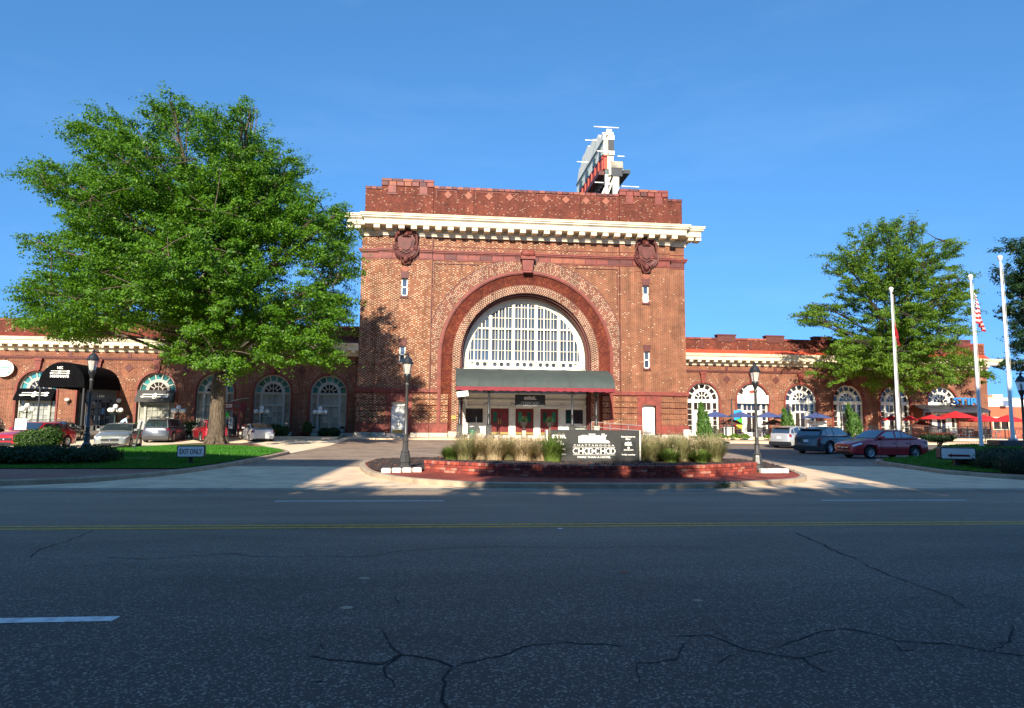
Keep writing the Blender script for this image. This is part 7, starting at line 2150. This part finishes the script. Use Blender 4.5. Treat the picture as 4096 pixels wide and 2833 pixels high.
leafy('boxwood', 'clipped dark round boxwood beside the last globe lamp', 'shrub', (-10.2, 58.2, .36), [(-.45, 0, .38, .55, .5, .44), (.35, -.1, .38, .6, .5, .46)], m['leaf_hedge'], 4200, .07, .04)
leafy('shrub', 'pale leafy shrub between the blue-grey and red vehicles', 'shrub', (-21.6, 57.8, .38), [(0, 0, .6, .9, .5, .6), (.9, 0, .5, .5, .4, .5)], m['leaf_shrub'], 3000, .13, .05, stems=4)
leafy('shrub', 'shrub behind the silver sedan at the restaurant wall', 'shrub', (-26.0, 58.0, .38), [(0, 0, .55, .8, .5, .55), (-.8, 0, .5, .5, .4, .45)], m['leaf_shrub'], 2600, .12, .05, stems=4)
leafy('shrub', 'low red leaved plants at the foot of the left wing', 'shrub', (-13.0, 58.4, .36), [(0, 0, .2, .5, .3, .25), (.7, .1, .2, .4, .3, .22)], m['leaf_red'], 1500, .1, .05, core=False, stems=4)
def conifer(label, x, y, z, h, w, n):
    t = thing('conifer', label, 'shrub', (x, y, z), group='slender conifers')
    P, N, = [], []
    k = n
    sp = [(0, 0, 1.0, 1.0)] + [(w*.5*math.cos(q*2.1+x), w*.5*math.sin(q*2.1+x), random.uniform(.5, .9), random.uniform(.45, .7)) for q in range(5)]
    si = RNG.choice(len(sp), k, p=np.array([.4]+[.12]*5)); SP = np.array(sp)[si]
    u = RNG.uniform(0, 1, k)**.85; a = RNG.uniform(0, 6.283, k); rr = w*.72*SP[:, 3]*(1-u)**.7*(.3+.7*RNG.uniform(0, 1, k)**.5)*(1+.3*np.sin(a*3+u*11))
    P = np.stack([SP[:, 0]*(1-.2*u)+rr*np.cos(a)-.16*h*u*u*SP[:, 3]*(1 if x > 30 else .3), SP[:, 1]+rr*np.sin(a), u*h*SP[:, 2]], 1); N = np.stack([np.cos(a), np.sin(a), .2+0*a], 1)+RNG.normal(size=(k, 3))*.4
    # leaves point up and out
    nr = N/np.linalg.norm(N, axis=1, keepdims=True); tt = np.stack([np.cos(a)*.5, np.sin(a)*.5, np.ones(k)], 1)+RNG.normal(size=(k, 3))*.25
    tt -= nr*(tt*nr).sum(1, keepdims=True); tt /= np.linalg.norm(tt, axis=1, keepdims=True); b = np.cross(nr, tt)
    L = RNG.uniform(.2, .42, k)[:, None]; W = .035
    V = np.stack([P, P+tt*L*.5+b*W, P+tt*L, P+tt*L*.5-b*W], 1).reshape(-1, 3)
    me = npmesh('foliage', V, np.arange(4*k).reshape(k, 4)); me.materials.append(m['leaf_conifer']); put('foliage', me, t)
    q = MB(); q.tube([(0, 0, -.05), (0, 0, h*.8)], [.06, .02], 6); q.build('trunk', m['bark_dark'], t)
conifer('tall bright conifer at the right corner of the hall', 22.75, 56.9, .25, 3.3, 1.0, 3600)
conifer('leaning conifer behind the silver crossover', 30.95, 57.2, .25, 2.9, .95, 2400)
conifer('conifer between the red sedan and the fourth right window', 37.3, 57.2, .25, 3.35, 1.0, 2800)
# hostas along the patio wall
hi = 0
for x, lab in ((24.6, 'leafy hosta clump nearest the conifer'), (25.9, 'second hosta clump from the conifer'), (26.9, 'hosta clump left of the menu board'), (29.3, 'hosta clump right of the menu board')):
    k = 170; a = RNG.uniform(0, 6.283, k); r_ = RNG.uniform(.1, .55, k); P = np.stack([r_*np.cos(a)*1.2, r_*np.sin(a)*.7, .12+.35*(1-r_/.6)+RNG.uniform(0, .15, k)], 1)
    t = thing('hosta', lab, 'plant', (x, 57.4, .36), group='hostas along the patio'); me = leaf_mesh('foliage', P, np.stack([np.cos(a)*.5, np.sin(a)*.5, np.ones(k)], 1)+RNG.normal(size=(k, 3))*.3, .3, .16, .05); me.materials.append(m['leaf_hosta']); put('foliage', me, t)
    q = MB(); 
    for j in range(8): q.tube([(0, 0, -.05), (P[j][0]*.7, P[j][1]*.7, P[j][2])], .012, 4)
    q.build('stems', m['leaf_hosta'], t)

# ornamental grasses
def tuft(label, x, y, h, r, n, mt, plume=0, w=.012):
    t = thing('ornamental_grass', label, 'grass clump', (x, y, bed_z(x, y)-.02), group='ornamental grasses behind the brick planter wall')
    k = n; a = RNG.uniform(0, 6.283, k); r0 = r*.5*np.sqrt(RNG.uniform(0, 1, k)); lean = RNG.uniform(.05, 1, k)**.9; H = h*RNG.uniform(.55, 1.1, k)
    V, F = [], []; seg = 5
    side = np.stack([-np.sin(a), np.cos(a), 0*a], 1)
    rows = []
    for i in range(seg):
        u = i/(seg-1)
        rad = r0+lean*r*(u**1.7)*1.0
        z = H*(u-.42*lean*u**3)
        p = np.stack([rad*np.cos(a), rad*np.sin(a), z], 1)+RNG.normal(size=(k, 3))*.012
        wd = w*(1-u*.85)
        rows += [p-side*wd, p+side*wd]
    A = np.stack(rows, 1)  # k, 2*seg, 3
    V = A.reshape(-1, 3); base = np.arange(k)*2*seg
    F = np.concatenate([np.stack([base+2*i, base+2*i+1, base+2*i+3, base+2*i+2], 1) for i in range(seg-1)])
    me = npmesh('blades', V, F); me.materials.append(mt); put('blades', me, t)
    if plume:
        a = RNG.uniform(0, 6.283, plume); rr = r*RNG.uniform(.2, .95, plume); c = np.stack([rr*np.cos(a), rr*np.sin(a), h*RNG.uniform(.8, 1.08, plume)-.25*rr], 1)
        kk = 26; cc = np.repeat(c, kk, 0)+RNG.normal(size=(plume*kk, 3))*np.array([.02, .02, .07])
        me = leaf_mesh('plumes', cc, RNG.normal(size=cc.shape), .055, .014); me.materials.append(m['grass_tan']); put('plumes', me, t)
    return t
G = m['grass_green']; T_ = m['grass_tan']; X_ = m['grass_mixed']
for x, y, h, r, n, mt, pl, lab in (
    (0.12, 22.6, 0.5, 0.42, 1500, G, 0, 'small bright green grass clump at the left end of the planter grasses'),
    (0.6, 22.45, 0.86, 0.55, 1500, X_, 30, 'straw coloured feathery grass clump, first from the left in the planter'),
    (1.1, 22.79, 0.92, 0.55, 1500, T_, 30, 'straw coloured feathery grass clump, second from the left in the planter'),
    (1.6, 22.33, 0.86, 0.55, 1500, T_, 30, 'straw coloured feathery grass clump, third from the left in the planter'),
    (2.1, 22.669999999999998, 0.82, 0.55, 1500, X_, 30, 'straw coloured feathery grass clump, fourth from the left in the planter'),
    (2.55, 22.21, 0.8, 0.55, 1500, T_, 30, 'straw coloured feathery grass clump, fifth from the left in the planter'),
    (2.95, 22.549999999999997, 0.74, 0.55, 1500, T_, 30, 'straw coloured feathery grass clump, sixth from the left in the planter'),
    (3.25, 22.09, 0.66, 0.55, 1500, T_, 30, 'straw coloured feathery grass clump, seventh from the left in the planter'),
    (3.5, 21.9, 0.98, 0.6, 1500, G, 14, 'large green grass clump at the left end of the black sign'),
    (6.95, 22.1, 0.88, 0.6, 1500, X_, 34, 'pale feathery grass clump, first right of the black sign'),
    (7.5, 22.5, 0.88, 0.6, 1500, X_, 34, 'pale feathery grass clump, second right of the black sign'),
    (8.05, 22.1, 0.88, 0.6, 1500, X_, 34, 'pale feathery grass clump, third right of the black sign'),
    (8.6, 22.5, 0.88, 0.6, 1500, X_, 34, 'pale feathery grass clump, fourth right of the black sign'),
    (9.15, 22.1, 0.88, 0.6, 1500, X_, 34, 'pale feathery grass clump, fifth right of the black sign'),
    (7.3, 23.3, 0.98, 0.58, 1500, G, 12, 'tall green grass behind the first pale clumps right of the black sign'),
    (8.3, 23.4, 1.0, 0.58, 1500, G, 12, 'tall green grass behind the middle pale clumps right of the black sign'),
    (9.5, 22.9, 1.08, 0.58, 1500, G, 12, 'tallest green grass clump left of the right street lamp'),
    (7.4, 21.4, 0.5, 0.42, 1500, G, 4, 'low green grass tuft in front of the first pale clump'),
    (8.5, 21.5, 0.5, 0.42, 1500, G, 4, 'low green grass tuft nearest the right brick end'),
    ):
    tuft(lab, x, y, h, r, n, mt, pl)
wd = thing('weed', 'small weed tuft growing at the kerb below the brick sidewalk', 'weed', (7.35, 16.95, 0))
k = 90; a = RNG.uniform(0, 6.283, k); P = np.stack([.16*RNG.normal(size=k), .05*RNG.normal(size=k), RNG.uniform(.02, .18, k)], 1); me = leaf_mesh('blades', P, RNG.normal(size=(k, 3)), .12, .02); me.materials.append(m['leaf_shrub']); put('blades', me, wd)

# ------------------------------------------------------------------ people
def person(label, loc, rz, joints, edges, radii, shirt, head, hairc=True, trousers=None):
    t = thing('person', label, 'person', loc, rz)
    me = bpy.data.meshes.new('body'); me.from_pydata(joints, edges, [])
    ob = bpy.data.objects.new('body', me); COL.objects.link(ob)
    md = ob.modifiers.new('s', 'SKIN'); 
    for i, r_ in enumerate(radii): me.skin_vertices[0].data[i].radius = (r_, r_)
    me.skin_vertices[0].data[0].use_root = True
    ob.modifiers.new('d', 'SUBSURF').levels = 1
    dg = bpy.context.evaluated_depsgraph_get()
    m2 = bpy.data.meshes.new_from_object(ob.evaluated_get(dg)); bpy.data.objects.remove(ob)
    for x in (m['skin'], shirt, trousers or m['cloth_dark']): m2.materials.append(x)
    for p in m2.polygons:
        p.use_smooth = True; c = p.center
        n = min(range(len(joints)), key=lambda i: (Vector(joints[i])-c).length)
        p.material_index = {'t': 1, 'l': 2, 's': 0}[head['map'][n]]
    put('body', m2, t)
    hx, hy, hz = head['c']
    if hairc:
        q = MB(); q.sphere((hx-head.get('b', .02), hy, hz+.035), .115, 10, rz=.11); q.build('hair', m['hair'], t, smooth=True)
    return t
J = [(0, 0, .92), (.12, 0, 1.1), (.3, 0, 1.28), (.4, 0, 1.36), (.5, 0, 1.38), (0, .1, .88), (.03, .11, .48), (-.02, .11, .06), (.1, .12, .03), (0, -.1, .88), (.03, -.11, .48), (-.02, -.11, .06), (.1, -.12, .03), (.33, .19, 1.24), (.42, .22, .98), (.52, .18, .78), (.33, -.19, 1.24), (.42, -.22, .98), (.52, -.18, .78)]
E_ = [(0, 1), (1, 2), (2, 3), (3, 4), (0, 5), (5, 6), (6, 7), (7, 8), (0, 9), (9, 10), (10, 11), (11, 12), (2, 13), (13, 14), (14, 15), (2, 16), (16, 17), (17, 18)]
Rr = [.15, .15, .15, .06, .1, .09, .06, .045, .04, .09, .06, .045, .04, .07, .05, .035, .07, .05, .035]
mp = 'ttt' + 'ss' + 'llll'*2 + 'tts'*2
person('person in a pale blue shirt bending over behind the silver sedan', (-25.1, 53.2, .45), R(20), J, E_, Rr, m['cloth_blue'], {'c': (.5, 0, 1.4), 'map': mp})
J = [(0, 0, .52), (-.04, 0, .75), (-.05, 0, 1.0), (-.03, 0, 1.14), (-.02, 0, 1.26), (.08, .1, .5), (.45, .11, .5), (.45, .11, .06), (.56, .11, .03), (.08, -.1, .5), (.45, -.11, .5), (.45, -.11, .06), (.56, -.11, .03), (-.04, .2, .98), (.05, .24, .74), (.3, .18, .72), (-.04, -.2, .98), (.05, -.24, .74), (.3, -.18, .72)]
person('person in dark clothes seated at the far end of the patio', (57.2, 60.0, .6), R(200), J, E_, [.14, .14, .14, .06, .1]+Rr[5:], m['cloth_dark'], {'c': (-.02, 0, 1.27), 'map': mp})
dup(c0, (57.2, 60.0, .6), R(110), label='silver patio chair under the seated person in dark clothes')

# ------------------------------------------------------------------ beyond
ob_ = thing('shop_building', 'orange painted shop with a white upper wall far right behind the patio', 'building', (76, 84, 0), local=False)
q = MB(); wall_holes(q, 62, 96, 0, 4.5, 80, .2, [(71.6, 73.7, 1.6, 3.0), (77.5, 79.4, 1.6, 3.0), (84, 86, 1.6, 3)]); q.face([(62, 80, 0), (62, 92, 0), (62, 92, 4.5), (62, 80, 4.5)]); q.build('wall', m['orange_wall'], ob_)
q = MB(); q.box(61.9, 96, 79.9, 92, 4.5, 5.6); q.build('upper_wall', m['sign_white'], ob_)
q = MB(); q.box(61.8, 96, 79.8, 92, 5.6, 5.7); q.box(74.5, 76.0, 83, 85, 5.7, 6.3); q.build('roof', m['concrete'], ob_)
for a, b, c, d in ((71.6, 73.7, 1.6, 3.0), (77.5, 79.4, 1.6, 3.0), (84, 86, 1.6, 3)):
    q = MB()
    for x0, x1, z0, z1 in ((a-.15, a, c-.15, d+.15), (b, b+.15, c-.15, d+.15), (a, b, d, d+.15), (a, b, c-.15, c), ((a+b)/2-.05, (a+b)/2+.05, c, d)): q.box(x0, x1, 79.9, 80.1, z0, z1)
    w = q.build('window', m['cornice_cream'], ob_); pane(w, [(a, c), (b, c), (b, d), (a, d)], 80.1, m['glass_dark'])
q = MB(); q.box(72.6, 73.4, 79.3, 79.9, 4.6, 5.3); q.build('air_unit', m['steel'], ob_)

# the far side of the street, behind the photographer: what shades the roadway
def block(label, x0, x1, y0, y1, h, mt):
    t = thing('street_building', label, 'building', ((x0+x1)/2, (y0+y1)/2, 0), local=False)
    q = MB(); q.box(x0, x1, y0, y1, -.05, h); q.build('wall', mt, t)
    q = MB(); q.box(x0-.15, x1+.15, y0-.15, y1+.15, h, h+.3); q.build('cornice', m['kerb_old'], t)
    g = MB()
    for k in range(int((x1-x0)/3)):
        for l in range(int(h/3.6)):
            x, z = x0+1+k*3, 1.2+l*3.6; g.box(x, x+1.4, y1-.02, y1+.04, z, z+1.9)
    g.build('windows', m['glass_dark'], t)
YB_ = -10
block('four storey brick building across the street, left of the photographer', -70, -12.3, -26, YB_, 19.4, m['orange_wall'])
block('low shop building across the street behind the photographer', -12.1, 6.6, -24, YB_, 12.3, m['wall_plaster'] if 'wall_plaster' in m else m['concrete'])
block('tall building across the street, right of the photographer', 6.8, 60, -26, YB_, 27.2, m['granite'])
for x, y, lab, LB, NL, NC in (
    (-8.4, -6.8, 'street tree on the far pavement left of the photographer', [(-8.6, 11.4, .9, .45), (-7.2, 11.9, .6, .35)], 420, 14),
    (-1.2, -6.6, 'street tree on the far pavement behind the photographer', [(-2.8, 11.2, 2.4, 1.8), (.6, 11.2, 2.3, 1.7), (-1.0, 12.6, 2.4, 1.1), (-3.4, 13.6, 1.2, .7), (.8, 13.6, 1.4, .7)], 7500, 60),
    (5.4, -6.6, 'street tree on the far pavement right of the photographer', [(5.0, 10.7, 1.5, .8), (6.4, 11.1, 1.2, .6)], 1500, 26)):
    tree('street_tree', lab, (x, y, 0), [(a, b, c, d, y, 1.9) for a, b, c, d in LB], .18, 4.5, m['leaf_far'], m['bark_dark'], NC, NL, .4, .2, .5)
